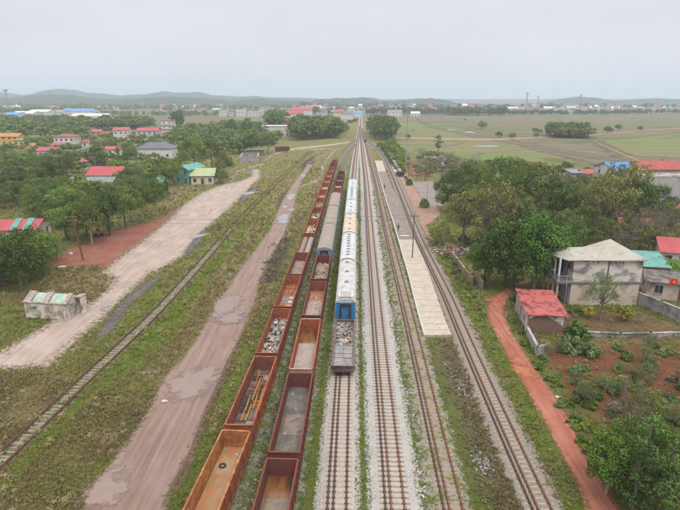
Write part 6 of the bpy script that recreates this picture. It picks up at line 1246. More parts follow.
grove([(174, 156), (172, 134), (215, 128), (262, 129), (262, 150), (225, 156)], 110, ['broad_lo', 'lemon_lo', 'broad_lo'], (6, 9), (1., 1.4), '', '', 8, mass=True)
grove([(172, 131), (181, 131), (181, 126), (172, 126)], 8, ['euc_lo'], (14, 17), (.45, .55), '', '', 9, mass=True)
grove([(228, 152), (285, 142), (290, 136), (262, 139), (228, 143)], 34, ['broad_lo', 'lemon_lo'], (4, 7), (1., 1.4), '', '', 10, mass=True)
grove([(293, 141), (338, 138), (336, 131), (298, 131)], 62, ['broad_lo', 'broad_lo', 'lemon_lo'], (12, 16), (.7, .95), '', '', 11, mass=True, mind=5)
grove([(332, 140), (345, 134), (350, 128), (340, 128)], 14, ['broad_lo', 'lemon_lo'], (3, 7), (1, 1.4), '', '', 112, mass=True, mind=3)
grove([(270, 132), (282, 132), (284, 124), (272, 124)], 14, ['broad_lo'], (14, 18), (.8, 1.), '', '', 12, mass=True, mind=5)
grove([(371, 141), (393, 141), (391, 131), (374, 131)], 36, ['broad_lo', 'euc_lo', 'broad_lo'], (12, 16), (.6, .8), '', '', 13, mass=True, mind=4)
grove([(385, 143), (395, 143), (409, 166), (404, 172), (398, 166)], 30, ['lemon_lo', 'lemon_lo', 'broad_lo'], (2.2, 4.5), (1., 1.5), '', '', 14, mind=2, mass=True)
grove([(402, 168), (409, 178), (407, 182), (401, 174)], 7, ['bush_dry', 'bush_grey'], (1.2, 2.2), (1, 1.5), '', 'bushes behind the truck', 15, mind=2)
grove([(549, 137.4), (584, 138.2), (587, 135.2), (549, 134.6)], 70, ['euc_lo', 'broad_lo'], (8.5, 11), (.6, .8), '', '', 16, mind=4, mass=True)
grove([(552, 138.2), (590, 139), (588, 137), (552, 137)], 20, ['sparse_lo'], (7, 9), (.9, 1.2), '', '', 161, mind=3, mass=True)
grove([(435, 262), (470, 236), (500, 240), (500, 262), (470, 266)], 12, ['bush_lemon', 'bush_dry', 'bush_dark'], (1.5, 3), (1, 1.5), '', 'bushes under the branchy tree', 17, mind=2)
grove([(430, 236), (440, 240), (470, 290), (486, 312), (480, 320), (462, 290)], 34, ['bush_lemon', 'bush_dry', 'bush_dark', 'bush_grey'], (.4, 1.2), (1.2, 1.9), '', 'low bushes beside the curving track', 18, mind=1.3)
grove([(555, 262), (560, 226), (640, 222), (690, 226), (690, 256), (650, 262), (600, 258)], 22, ['broad', 'sparse', 'bare', 'sparse'], (4, 7.5), (.8, 1.1), '', 'mixed wood behind the two-storey house', 19)
grove([(560, 222), (560, 190), (640, 186), (640, 218)], 20, ['broad_lo', 'sparse', 'bare', 'grey_lo'], (4, 7), (.8, 1.1), '', 'trees among the scattered pink roofs', 20)
grove([(446, 212), (455, 180), (555, 180), (560, 240), (500, 246), (470, 232)], 30, ['broad', 'sparse', 'broad', 'lemon'], (6, 9), (.8, 1.1), '', 'grove between the yard and the pink roofs', 22)
grove([(455, 178), (560, 178), (560, 170), (470, 166)], 26, ['broad_lo', 'sparse_lo', 'broad_lo'], (3, 5.), (.9, 1.3), '', '', 23, mass=True)
grove([(412, 176), (440, 178), (455, 170), (446, 158), (420, 158)], 26, ['sparse_lo', 'grey_lo', 'broad_lo'], (2., 4.2), (1, 1.5), '', '', 24, mass=True)
grove([(420, 158), (450, 160), (470, 168), (440, 176), (416, 170)], 10, ['bare'], (3.5, 5), (1, 1.3), '', 'leafless trees beyond the paved yard', 25)
grove([(560, 188), (640, 184), (640, 178), (575, 176)], 14, ['broad_lo', 'sparse_lo'], (2.5, 4), (1, 1.3), '', '', 26, mass=True)
for x, y, h in ((535, 133.5, 5), (540, 134, 4), (512, 139.5, 5), (536, 138, 4), (482, 129.5, 8), (498, 138, 5), (607, 133, 6), (610, 133.4, 5), (618, 131, 6), (640, 131.5, 5), (628, 170, 3), (661, 166, 3), (408, 139.5, 4), (381, 150, 5), (465, 121, 3)):
    add_tree('broad_lo', *G(x, y), h, h*1.1, {438: 'x', 535: 'left of two lone small trees left of the isolated wood', 540: 'right of two lone small trees left of the isolated wood', 607: 'small lone tree in the paddy right of the isolated wood', 661: 'little tree right behind the long red roof'}.get(x, where('small lone tree', *G(x, y))), 'lone trees in the paddy fields')
build_mass()
# ------------------------------------------------------------------ far woods (one mass), hills
def far_wood(name, label, segs, seed, leaf=1.5, mat='broad', per=60):
    rng = np.random.default_rng(seed); Vs, Fs, Rs, o = [], [], [], 0
    for (xa, ya), (xb, yb), n, h, dy in segs:
        for i in range(n):
            u = rng.random(); px = xa+(xb-xa)*u; py = ya+(yb-ya)*u+rng.uniform(-dy, dy); x, y = G(px, py); hh = h*rng.uniform(.6, 1.1); R = hh*.45
            k = 7; C = np.column_stack([x+rng.normal(0, R*.5, k), y+rng.normal(0, R*.5, k), hh*rng.uniform(.3, .85, k)]); V, F, r = leaf_cloud(rng, C, np.full(k, R*.55), per//7*3, leaf*hh/9)
            Vs.append(V); Fs.append(F+o); Rs.append(r); o += len(V)
    ob = mesh_np(name, np.concatenate(Vs), np.concatenate(Fs), LM[mat], attrs={'rnd': np.concatenate(Rs)}); return tag(ob, label, 'wood', kind='stuff')
far_wood('far_wood', 'hazy tree belts at the far edge of the right-hand paddy fields', [((395, 114), (470, 114.5), 110, 12, .7), ((450, 115.2), (505, 115.2), 80, 14, .5), ((500, 115), (600, 114.5), 90, 9, .5), ((600, 114.5), (690, 113.5), 80, 9, .5), ((400, 109.5), (520, 109.5), 60, 14, .8), ((520, 109), (690, 108.5), 60, 14, .8)], 1)
far_wood('far_wood', 'hazy tree belts round the far end of the railway', [((300, 115), (345, 113), 50, 12, 2), ((362, 114), (395, 114), 40, 12, 1.5), ((300, 107), (400, 107), 110, 16, 1.5), ((345, 125), (357, 121), 24, 4, 1), ((366, 124), (372, 129), 10, 5, 1)], 2)
far_wood('far_wood', 'hazy tree belts across the brown paddy on the left', [((170, 116), (300, 115), 130, 9, 1), ((0, 122), (20, 124), 20, 10, 1), ((95, 116), (200, 115), 90, 8, 1), ((100, 110), (300, 109), 150, 13, 1.5), ((0, 113), (100, 112), 80, 12, 1.5), ((0, 108.5), (100, 108.5), 70, 15, 1.5)], 3)
far_wood('scrub', 'low dark scrub along the bend of the track beyond the platform', [((381, 148), (392, 165), 60, 2.2, 1.5), ((392, 165), (398, 172), 16, 1.6, 1)], 4, leaf=1.)
def hill_mat():
    t = NT('wooded_hill'); n = t.noise(.02, 8, .7); n2 = t.noise(.1, 5, .7)
    return t.bsdf(t.mix(t.rng(n, .4, .62), t.mix(t.rng(n2, .4, .6), (.028, .045, .03), (.045, .065, .035)), (.085, .095, .06)), .95, t.bump(n2, 5.), spec=.1)
hm = hill_mat()
def hills(Y, crest_px, depth, seed, rough=3.):
    """a ridge at distance Y whose crest follows the skyline rows given at photo columns"""
    rng = np.random.default_rng(seed); xs_px = np.array([p[0] for p in crest_px], float); rows = np.array([p[1] for p in crest_px], float)
    zc = _c*Y+_s*CAM_H*0; X = (xs_px-340)/FPX*(Y*_c); Hh = CAM_H-Y*np.tan(PITCH+np.arctan((rows-255)/FPX))
    nx = 220; ny = 26; gx_ = np.linspace(X[0], X[-1], nx); ys = np.linspace(-1, 1, ny); hs = np.interp(gx_, X, Hh)
    GX_, GY_ = np.meshgrid(gx_, ys); prof = np.cos(GY_*math.pi/2)**1.3; P = np.stack([GX_.ravel(), (GY_*depth+Y).ravel()], 1)
    nz = vnoise(P, 240, seed, 5)*.22+vnoise(P, 110, seed+9, 3)*.10+vnoise(P, 40, seed+3, 3)*.05; Z = np.maximum(hs[None, :]*prof*(1+nz.reshape(ny, nx)), -2)+vnoise(P, 12, seed+5, 2).reshape(ny, nx)*rough*prof
    V = np.column_stack([P, Z.ravel()]); I = np.arange(nx*ny).reshape(ny, nx); F = np.stack([I[:-1, :-1], I[:-1, 1:], I[1:, 1:], I[1:, :-1]], -1).reshape(-1, 4)
    o = mesh_np('hills', V, F, hm, smooth=False); o['kind'] = 'structure'
hills(2100, [(-60, 100), (-20, 99), (0, 98), (20, 98.5), (45, 96), (70, 96), (90, 99), (120, 99.5), (150, 98), (180, 97), (205, 98), (230, 101), (260, 99), (290, 101), (330, 103), (360, 105), (400, 110)], 420, 1)
hills(3200, [(-90, 97), (-30, 95), (0, 93.5), (15, 95), (35, 96), (45, 92.5), (52, 91), (62, 89.6), (72, 91), (82, 94), (92, 93.5), (105, 95), (118, 97), (130, 95.5), (150, 95), (160, 93.5), (170, 92.3), (180, 93.5), (190, 92), (200, 92), (207, 94), (220, 96.2), (240, 97), (255, 96), (268, 97.5), (283, 98), (300, 98), (330, 99.5), (355, 98), (370, 98), (390, 101), (440, 104), (520, 107)], 500, 2)
hills(4600, [(-120, 95), (0, 92.5), (20, 96), (60, 94), (100, 94), (130, 97), (170, 95), (210, 96), (225, 95.5), (260, 97), (320, 99), (380, 99.5), (420, 98.6), (480, 99.5), (520, 99.3), (560, 98.6), (620, 99.3), (700, 99), (800, 99)], 600, 3)
hills(2600, [(540, 106), (555, 101.5), (565, 99), (580, 97.3), (592, 98), (605, 100.5), (620, 101.5), (640, 99.5), (660, 98.8), (690, 99.5), (760, 102)], 300, 4)
hills(2000, [(300, 106), (318, 99), (335, 97.6), (345, 98.2), (352, 97.6), (362, 97.2), (372, 98), (380, 101), (400, 100), (412, 98.4), (430, 98), (445, 100), (455, 103), (480, 104), (520, 106)], 260, 5)

# ------------------------------------------------------------------ poles, lamps, wires, towers
wood = M('pole_wood', (.17, .08, .055), (.12, .065, .05), scale=2, rough=.9); pole_c = M('pole_concrete', (.33, .31, .30), (.26, .25, .24), scale=2, rough=.9)
ceram = M('insulator', (.5, .5, .5), rough=.4)
def pole(label, px, by, ty, m=wood, arms=1, lean=(0, 0), r=.13, name='utility_pole', group=None, ry=0.):
    x, y = G(px, by); h = HT(by, ty); t = thing(name, label, 'utility pole', (x, y, 0), ry, group); b = MB(); b.tube([(0, 0, -.1), (lean[0]*.5, lean[1]*.5, h/2), (lean[0], lean[1], h)], [r*1.2, r, r*.75], m, 8); b.build('post', t)
    for k in range(arms):
        z = h-.35-.7*k; b = MB(); b.box(lean[0]-.95, lean[0]+.95, lean[1]-.06-r, lean[1]+.06-r, z-.06, z+.06, m); a = b.build('cross_arm', t)
        for q in (-.8, -.3, .3, .8): c_ = MB(); c_.tube([(lean[0]+q, lean[1]-r, z+.06), (lean[0]+q, lean[1]-r, z+.24)], [.055, .035], ceram, 6); c_.build('insulator', a)
    return t, (x+lean[0], y+lean[1], h)
_, pA = pole('leaning reddish wooden pole with two crossarms at the edge of the red clay', 83.4, 260, 215.5, wood, 2, (-1.05, 0), .15)
_, pB = pole('dark wooden pole standing on the near concrete platform', 412.2, 259.4, 214, M('pole_wood_grey', (.13, .10, .085), (.09, .07, .06), scale=2, rough=.9), 1, (.1, 0), .095)
pole('thin grey pole beside the larger round clipped bush', 426.6, 208, 183.5, pole_c, 0, (0, 0), .10)
pole('short brown pole near the parked truck', 408.5, 177.5, 166, wood, 0, (0, 0), .10)
pole('tall pale pole at the red path seen against the paddy', 405.5, 170, 110, pole_c, 1, (.2, 0), .20)
pole('thin pale pole rising right behind the cream concrete slab of the platform bend', 398, 172, 154, pole_c, 0, (0, 0), .09)
# palm beside the lean-to
x, y = G(667, 280); h = HT(280, 256); t = thing('palm_tree', 'low palm with drooping fronds between the red-roofed bungalow and the low grey-roofed house', 'palm', (x, y, 0)); b = MB(); b.tube([(0, 0, 0), (.1, 0, h*.6)], [.22, .16], bark, 7); b.build('trunk', t)
rr = random.Random(6); b = MB()
for k in range(34):
    a = rr.uniform(0, 6.28); l = rr.uniform(2.2, 3.4); up = rr.uniform(.1, 1.0); pts = [Vector((.1+math.cos(a)*l*q*.9, math.sin(a)*l*q*.9, h*.6+l*(up*q-.75*q*q)+.3)) for q in (0, .2, .4, .6, .8, 1)]; sd_ = Vector((-math.sin(a), math.cos(a), 0))
    for i in range(5):
        for s in (-1, 1):
            for m_ in range(3): p = pts[i].lerp(pts[i+1], m_/3); q = pts[i].lerp(pts[i+1], (m_+.7)/3); b.poly([p, q, q+sd_*s*.45+Vector((math.cos(a)*.25, math.sin(a)*.25, -.18)), p+sd_*s*.4+Vector((math.cos(a)*.25, math.sin(a)*.25, -.2))], LM['lemon'])
b.build('crown', t)
# twin pole with transformer
x, y = G(475, 178); h = HT(178, 155.5); t = thing('transformer_stand', 'grey twin-pole transformer stand at the paddy edge', 'utility pole', (x, y, 0))
for s in (-1, 1): b = MB(); b.tube([(s*1.1, 0, 0), (s*1.1, 0, h)], .13, pole_c, 8); b.build('post', t)
b = MB(); b.box(-1.3, 1.3, -.1, .1, h-.5, h-.3, pole_c); b.box(-1.3, 1.3, -.1, .1, h-2.2, h-2.0, pole_c); b.build('cross_arm', t); b = MB(); b.box(-.5, .5, -.4, .4, h-1.95, h-.9, W_GREY); b.build('transformer', t)
# street lamp
x, y = G(488.6, 281.5); h = HT(281.5, 264.5); t = thing('street_lamp', 'thin grey street lamp beside the bend of the red lane', 'street lamp', (x, y, 0)); b = MB(); b.tube([(0, 0, 0), (0, 0, h-.3), (.15, 0, h), (.5, 0, h+.05)], .045, pole_c, 6); b.build('post', t)
b = MB(); b.xprism([(-.1, h-.02), (.1, h-.02), (.07, h+.08), (-.07, h+.08)], .35, .85, W_WHITE); b.build('lamp_head', t)
wire_m = M('wire', (.04, .04, .045), rough=.6)
def wire(label, a, c_, sag, r=.014):
    a, c_ = Vector(a), Vector(c_); b = MB(); b.tube([a.lerp(c_, k/24)-Vector((0, 0, sag*4*(k/24)*(1-k/24))) for k in range(25)], r, wire_m, 4); tag(b.build('overhead_wire'), label, 'wire')
wire('upper overhead wire crossing above all the tracks', (pA[0], pA[1]-.15, pA[2]-.1), (pB[0], pB[1]-.13, pB[2]-.05), .8)
wire('lower overhead wire crossing above all the tracks', (pA[0], pA[1]-.15, pA[2]-.85), (pB[0], pB[1]-.13, pB[2]-.75), .9)
pC = (*G(426.6, 208), HT(208, 183.5)-.1); wire('short overhead wire from the platform pole to the pole in the paved yard', (pB[0], pB[1], pB[2]-.1), pC, .5)
def tower(label, px, by, ty, w=3.):
    x, y = G(px, by); h = HT(by, ty); t = thing('lattice_tower', label, 'tower', (x, y, 0)); b = MB()
    for sx in (-1, 1):
        for sy in (-1, 1): b.tube([(sx*w/2, sy*w/2, 0), (sx*w*.12, sy*w*.12, h)], [.28, .2], pole_c, 4)
    b.build('legs', t); b = MB(); n = 10
    for k in range(n):
        z0_, z1_ = h*k/n, h*(k+1)/n; a = w/2*(1-.76*k/n); c_ = w/2*(1-.76*(k+1)/n)
        for s in (-1, 1): b.tube([(-a, s*a, z0_), (c_, s*c_, z1_)], .13, pole_c, 3); b.tube([(a, s*a, z0_), (-c_, s*c_, z1_)], .13, pole_c, 3); b.tube([(s*a, -a, z0_), (s*c_, c_, z1_)], .13, pole_c, 3)
    b.build('bracing', t); b = MB(); b.box(-w*.5, w*.5, -w*.5, w*.5, h*.93, h, pole_c); b.build('antenna', t)
tower('telecom tower above the far industrial estate at the far left', 9, 113, 89.5, 6); tower('taller far pylon above the town right of centre', 526, 111, 93, 4); tower('shorter far pylon right of the taller one', 537, 111, 96, 3); tower('far mast on the low hill at the right', 579.5, 110, 94.5, 3)

# ------------------------------------------------------------------ flag, motorbike, truck, people, small things
flag_red = M('flag_red', (.65, .03, .02), (.6, .03, .02), rough=.7); flag_y = M('flag_yellow', (.75, .60, .04), rough=.7)
x, y = G(671, 309); h = HT(309, 278.5); t = thing('flag_pole', 'red flag with a yellow star on a thin pole by the low grey-roofed house', 'flag', (x, y, 0)); b = MB(); b.tube([(0, 0, 0), (.25, 0, h)], .03, pole_c, 6); b.build('pole', t)
b = MB(); n = 8; V = [(-(1.25)*i/n+.25, -.10*math.sin(i*1.1), h-.05-.10*(i/n)**2-(.85)*j) for j in (0, 1) for i in range(n+1)]; b.add(V, [(i, i+1, n+2+i, n+1+i) for i in range(n)], flag_red, True); b.add([(a, c_+.012, z) for a, c_, z in V], [(n+1+i, n+2+i, i+1, i) for i in range(n)], flag_red, True)
cloth = b.build('flag', t); b = MB(); cxs, czs = -.36, h-.5; st = [(cxs+(.26 if k % 2 == 0 else .10)*math.sin(k*math.pi/5), -.135, czs+(.26 if k % 2 == 0 else .10)*math.cos(k*math.pi/5)) for k in range(10)]; b.add(st+[(cxs, -.135, czs)], [(k, (k+1) % 10, 10) for k in range(10)], flag_y); b.build('star', cloth)
def skin(name, verts, edges, radii, mat, parent=None, root=0, sub=1):
    me = bpy.data.meshes.new(name); me.from_pydata(verts, edges, []); o = bpy.data.objects.new(name, me); link(o, parent); me.materials.append(mat)
    m = o.modifiers.new('skin', 'SKIN'); m.use_smooth_shade = True
    if not me.skin_vertices: me.attributes  # layer comes with the modifier
    try:
        bpy.context.view_layer.objects.active = o
        if not me.skin_vertices: bpy.ops.mesh.customdata_skin_add()
    except Exception: pass
    sv = me.skin_vertices[0].data
    for i, r in enumerate(radii): sv[i].radius = r if isinstance(r, tuple) else (r, r)
    sv[root].use_root = True; s = o.modifiers.new('sub', 'SUBSURF'); s.levels = s.render_levels = sub; return o
skin_m = M('skin', (.32, .18, .12), rough=.6)
def person(label, px, by, rz, shirt, trousers, hair=(.02, .018, .016)):
    x, y = G(px, by, .36); t = thing('person', label, 'person', (x, y, .36), rz)
    v = [(0, 0, .95), (0, .01, 1.18), (0, 0, 1.40), (0, -.005, 1.49), (0, -.02, 1.60), (0, -.015, 1.70)]; e = [(0, 1), (1, 2), (2, 3), (3, 4), (4, 5)]; r = [(.14, .10), (.13, .09), (.13, .085), .048, (.072, .09), (.06, .07)]
    for s in (-1, 1):
        i = len(v); v += [(s*.17, 0, 1.40), (s*.22, .02, 1.13), (s*.21, -.06, .88), (s*.205, -.08, .80)]; e += [(2, i), (i, i+1), (i+1, i+2), (i+2, i+3)]; r += [.055, .042, .03, .035]
        for k, (dx, l) in enumerate(((-.025, .065), (-.009, .078), (.008, .074), (.024, .058))):
            j = len(v); v += [(s*.205+dx*.4, -.085-dx*1.2, .765), (s*.205+dx*.3, -.09-dx*1.2, .80-.04-l*.8)]; e += [(i+3, j), (j, j+1)]; r += [.010, .008]
        j = len(v); v += [(s*.185, -.12, .775), (s*.18, -.135, .745)]; e += [(i+2, j), (j, j+1)]; r += [.012, .009]
        i = len(v); v += [(s*.095, 0, .88), (s*.11, -.01, .50), (s*.115, .01, .09), (s*.13, -.15, .035)]; e += [(0, i), (i, i+1), (i+1, i+2), (i+2, i+3)]; r += [.085, .058, .04, .035]
    b_ = skin('body', v, e, r, skin_m, t)
    skin('shirt', [(0, 0, .93), (0, .01, 1.18), (0, 0, 1.41), (-.18, 0, 1.40), (-.225, .02, 1.13), (-.215, -.05, .93), (.18, 0, 1.40), (.225, .02, 1.13), (.215, -.05, .93)], [(0, 1), (1, 2), (2, 3), (3, 4), (4, 5), (2, 6), (6, 7), (7, 8)], [(.16, .12), (.15, .11), (.145, .10), .068, .055, .042, .068, .055, .042], M('shirt_'+str(px), shirt), t)
    skin('trousers', [(0, 0, .96), (-.095, 0, .88), (-.11, -.01, .50), (-.115, .01, .13), (.095, 0, .88), (.11, -.01, .50), (.115, .01, .13)], [(0, 1), (1, 2), (2, 3), (0, 4), (4, 5), (5, 6)], [(.15, .115), .10, .072, .055, .10, .072, .055], M('trousers_'+str(px), trousers), t)
    skin('hair', [(0, .015, 1.66), (0, .0, 1.74), (0, -.03, 1.745)], [(0, 1), (1, 2)], [(.08, .095), (.07, .08), (.06, .05)], M('hair', hair), t)
    f = MB()
    for s in (-1, 1): f.box(s*.03-.012, s*.03+.012, -.118, -.108, 1.645, 1.655, dark_p)
    f.add([(-.012, -.10, 1.60), (.012, -.10, 1.60), (0, -.13, 1.602), (0, -.105, 1.64)], [(0, 1, 2), (0, 2, 3), (1, 3, 2)], skin_m); f.box(-.02, .02, -.108, -.102, 1.572, 1.578, M('lips', (.2, .08, .07)))
    for s in (-1, 1): f.box(s*.075-.012, s*.075+.012, -.02, .015, 1.61, 1.66, skin_m)
    f.build('face', t)
person('person in dark clothes standing at the near end of the brown platform surface', 398.2, 231, .4, (.035, .035, .04), (.025, .025, .03))
person('person in dark clothes standing farther along the left edge of the platform', 384.6, 189, 2.6, (.04, .045, .05), (.03, .03, .035))
# far figure on the tracks
def far_person():
    x, y = G(365, 142.6); t = thing('signal_box', 'small black trackside box where the tracks converge', 'trackside box', (x, y, 0)); b = MB(); b.box(-.6, .6, -.5, .5, 0, 1.9, dark_p); b.build('cabinet', t); b = MB(); b.box(-.7, .7, -.6, .6, 1.901, 2.05, steel); b.build('lid', t)
far_person()
# truck
tg = M('truck_green', (.035, .05, .045), (.025, .035, .03), rough=.35, spec=.5); tyre_m = M('tyre', (.02, .02, .02), rough=.9)
x, y = G(400.5, 177); t = thing('parked_truck', 'small dark green jeep-like truck parked on the pale dirt beside the bend', 'truck', (x, y+2.2, 0), .25)
b = MB(); b.xprism([(-2.1, .55), (2.2, .55), (2.2, 1.35), (1.05, 1.42), (.75, 2.0), (-2.1, 2.0), (-2.15, 1.3)], -.9, .9, tg); o = b.build('body', t)
b = MB(); b.add([(-.75, .99, 1.5), (.75, .99, 1.5), (.68, .80, 1.92), (-.68, .80, 1.92)], [(0, 1, 2, 3)], win_dark); b.build('windscreen', t)
b = MB(); b.box(-.7, .7, -2.135, -2.11, 1.4, 1.85, win_dark); b.build('rear_window', t)
for s in (-1, 1):
    b = MB(); b.box(s*.9-.01 if s > 0 else -.915, s*.9+.015 if s > 0 else -.89, -1.9, .6, 1.42, 1.85, win_dark); b.build('side_window', t)
    for yy in (-1.3, 1.4): b = MB(); b.tube([(s*.70, yy, .38), (s*.94, yy, .38)], .38, tyre_m, 14, smooth=False); w_ = b.build('wheel', t); b = MB(); b.tube([(s*.945, yy, .38), (s*.955, yy, .38)], .2, ceram, 10, smooth=False); b.build('rim', w_)
    b = MB(); b.box(s*.6-.12, s*.6+.12, 2.205, 2.23, .95, 1.15, ceram); b.build('headlight', t); b = MB(); b.box(s*.75-.08, s*.75+.08, -2.19, -2.165, .8, 1.05, flag_red); b.build('tail_light', t)
b = MB(); b.box(-.92, .92, 2.24, 2.38, .45, .68, steel); b.build('bumper', t)
# motorbike
x, y = G(655, 297.5); t = thing('motorbike', 'red motorbike parked behind the grey yard wall', 'motorbike', (x, y+.3, 0), .2); mr = M('bike_red', (.5, .04, .03), rough=.3)
for s in (-1, 1): b = MB(); q = [(s*.62, .05*0, .3)]; b.tube([(s*.62+.27*math.cos(a), 0, .3+.27*math.sin(a)) for a in np.linspace(0, 2*math.pi, 17)], .05, tyre_m, 6, caps=False); b.build('wheel', t)
b = MB(); b.xprism([(-.12, .35), (.12, .35), (.14, .62), (-.14, .62)], -.5, .35, mr); b.tube([(.62, 0, .3), (.45, 0, .95)], .035, steel, 6); b.xprism([(-.1, .5), (.1, .5), (.16, .9), (-.16, .9)], .35, .5, mr); b.build('frame', t); b = MB(); b.box(-.65, .15, -.13, .13, .63, .75, dark_p); b.build('seat', t); b = MB(); b.tube([(.42, -.33, 1.0), (.42, .33, 1.0)], .02, steel, 6); b.build('handlebar', t)
# yellow loader, tarpaulin-covered stack, white sacks
x, y = G(94, 238.5); t = thing('loader', 'small yellow loader half hidden by pale trunks at the clay yard', 'loader', (x, y+2.5, 0), .5); t.scale = (.75,)*3; yl = M('loader_yellow', (.36, .20, .03), rough=.6)
b = MB(); b.box(-1.2, 1.2, -.7, .7, .6, 1.5, yl); b.build('body', t); b = MB(); b.box(-.6, .5, -.6, .6, 1.501, 2.3, yl); b.box(-.5, .4, -.61, .61, 1.6, 2.15, win_dark); b.build('cab', t)
for sx in (-1, 1):
    for sy in (-1, 1): b = MB(); b.tube([(sx*.8, sy*.6, .45), (sx*.8, sy*.9, .45)], .45, tyre_m, 14, smooth=False); b.build('wheel', t)
b = MB(); b.tube([(1.2, 0, .8), (2.0, 0, .5)], .1, yl, 6); b.xprism([(-.8, .15), (.8, .15), (.8, .75), (-.8, .75)], 2.0, 2.3, yl); b.build('bucket', t)
x, y = G(60, 216); t = thing('covered_stack', 'long stack under a tan tarpaulin among the trees', 'stack', (x, y, 0), .35); b = MB(); b.xprism([(-1.3, 0), (1.3, 0), (1.3, 2.2), (-1.3, 2.2)], -3.5, 3.5, W_GREY); b.build('pile', t)
b = MB(); b.xprism([(-1.5, 2.0), (-1.4, 2.35), (-.7, 2.9), (0, 3.1), (.7, 2.9), (1.4, 2.35), (1.5, 2.0)], -3.8, 3.8, M('tarp_tan', (.42, .31, .20), (.35, .26, .17))); b.build('tarpaulin', t)
for px, py, s, lab in ((70, 254.5, .9, 'white upright sack at the edge of the red clay'), (63, 268, 1.1, 'crumpled white plastic sheet on the scrub left of the leaning pole'), (165, 402, .35, 'small white bag in the weeds on the left side of the muddy road'), (559, 398, .4, 'white litter on the right verge of the red road')):
    b = MB(); rr = random.Random(int(px)); rubble(b, rr, 9, -s*.6, s*.6, -s*.3, s*.3, .0, s*.4, s*.9, [W_WHITE, W_WHITE, ch_grey], .6); o = b.build('plastic_bag'); o.location = (*G(px, py), .05); tag(o, lab, 'litter')
# orange clay spread on the red road
clo = dirt_mat('orange_clay', (.37, .145, .075), (.35, .14, .08), (.30, .11, .06), stretch=(1, 1, 1), amp=.9)
for i, (px, py, a_, c_) in enumerate(((494, 300, 1.1, .8), (517, 283.5, 1.6, .7), (523, 371, 1.2, 1.5), (519, 361, .8, 1.))):
    sheet('clay_patch', blob(*G(px, py), a_, c_, 0, seed=i+3), .045+.004*i, clo, .25, margin=.8)

# stone spills along the third track (loose, uncountable)
rng = np.random.default_rng(12); spill = []
def stones(centres, n, spread, smin, smax, mats, name, label):
    b = MB(); rr = random.Random(len(centres)*7+n)
    for (x, y) in centres:
        for _ in range(n):
            a, q = rr.uniform(0, 6.28), abs(rr.gauss(0, spread)); rubble(b, rr, 1, x+q*math.cos(a), x+q*math.cos(a)+.01, y+q*1.6*math.sin(a), y+q*1.6*math.sin(a)+.01, 0, smin, smax, mats, .7)
    return tag(b.build(name), label, 'stones', kind='stuff')
cs = []
rr = random.Random(4)
for yy in np.arange(36, 110, 2.1):
    if rr.random() < .8: cs.append((trk('C', yy)-2.0-rr.random()*.7, yy))
cs += [G(x, y) for x, y in ((381, 272), (384, 274), (386, 288), (391, 295), (392, 314), (393, 318))]
stones(cs, 34, .38, .10, .30, [M('stone_pale', (.42, .405, .395)), M('stone_grey', (.30, .285, .28))], 'spilled_ballast', 'pale ballast stones spilled between the main track and the rusty orange track')
stones([G(x, y) for x, y in ((457, 380), (462, 386), (476, 400), (478, 455), (482, 462), (486, 470), (470, 372), (449, 366))], 60, .7, .08, .30, [M('stone_grey', (.30, .285, .28)), ch_grey], 'spilled_ballast', 'grey stones spread in the weeds beyond the end of the platform')
stones([(trk('L1', yy)+2.2+rr.random()*.5, yy) for yy in np.arange(31, 75, 1.2)], 22, .4, .06, .22, [M('stone_grey', (.36, .34, .33)), ch_grey, ch_tan], 'spilled_ballast', 'grey gravel lying between the two wagon trains')
stones([G(x, y) for x, y in ((268, 262), (272, 270), (280, 246), (286, 240), (266, 280))], 60, 1.0, .1, .45, [ch_dark, M('coal_bits', (.06, .055, .05))], 'coal_spill', 'black coal-like spill beside the muddy road')

# ------------------------------------------------------------------ grass and weeds
def in_any(P, polys, m=0.):
    r = np.zeros(len(P), bool)
    for p in polys:
        p = np.asarray(p); s = np.where((P[:, 0] > p[:, 0].min()-2) & (P[:, 0] < p[:, 0].max()+2) & (P[:, 1] > p[:, 1].min()-2) & (P[:, 1] < p[:, 1].max()+2))[0]
        if len(s): r[s] |= sd_poly(P[s], p) > m
    return r
HARD = [MUD, MUD2, YARD, CLAY, REDRD, PLAT1, PLAT2, PAVE, ORNG, REDPATH, GP([(28, 314), (60, 316), (74, 300), (34, 296)])]+WETP
def near_track(P):
    r = np.zeros(len(P), bool)
    for n, hw in (('A', 1.35), ('B', 1.75), ('C', 1.05), ('D', 1.45), ('L1', .75), ('L2', .75)): r |= np.abs(P[:, 0]-np.interp(P[:, 1], *TRK[n])) < hw
    e = E_PATH[:75]; d = np.min(np.hypot(P[:, 0:1]-e[None, :, 0], P[:, 1:2]-e[None, :, 1]), 1) if len(P) < 400000 else 0
    return r | (d < .5)
rng = np.random.default_rng(77)
def sample(n, pys=(196, 560), xs=(-70, 750), pw=1.0):
    py = pys[0]+(pys[1]-pys[0])*rng.random(n)**pw; px = rng.uniform(xs[0], xs[1], n); v = (py-255)/FPX; t_ = CAM_H/(_s+v*_c)
    return np.column_stack([(px-340)/FPX*t_, (_c-v*_s)*t_])
def ZB(P):                                              # height of what the tuft grows from: the shoulders of the ballast beds are raised
    z = np.zeros(len(P))
    for n_, hw in (('A', 2.0), ('B', 2.4), ('C', 2.1), ('D', 2.2), ('L1', 2.2), ('L2', 1.9)):
        d_ = np.abs(P[:, 0]-np.interp(P[:, 1], *TRK[n_])); z = np.maximum(z, np.clip((hw-d_)/.8, 0, 1)*.13)
    return z
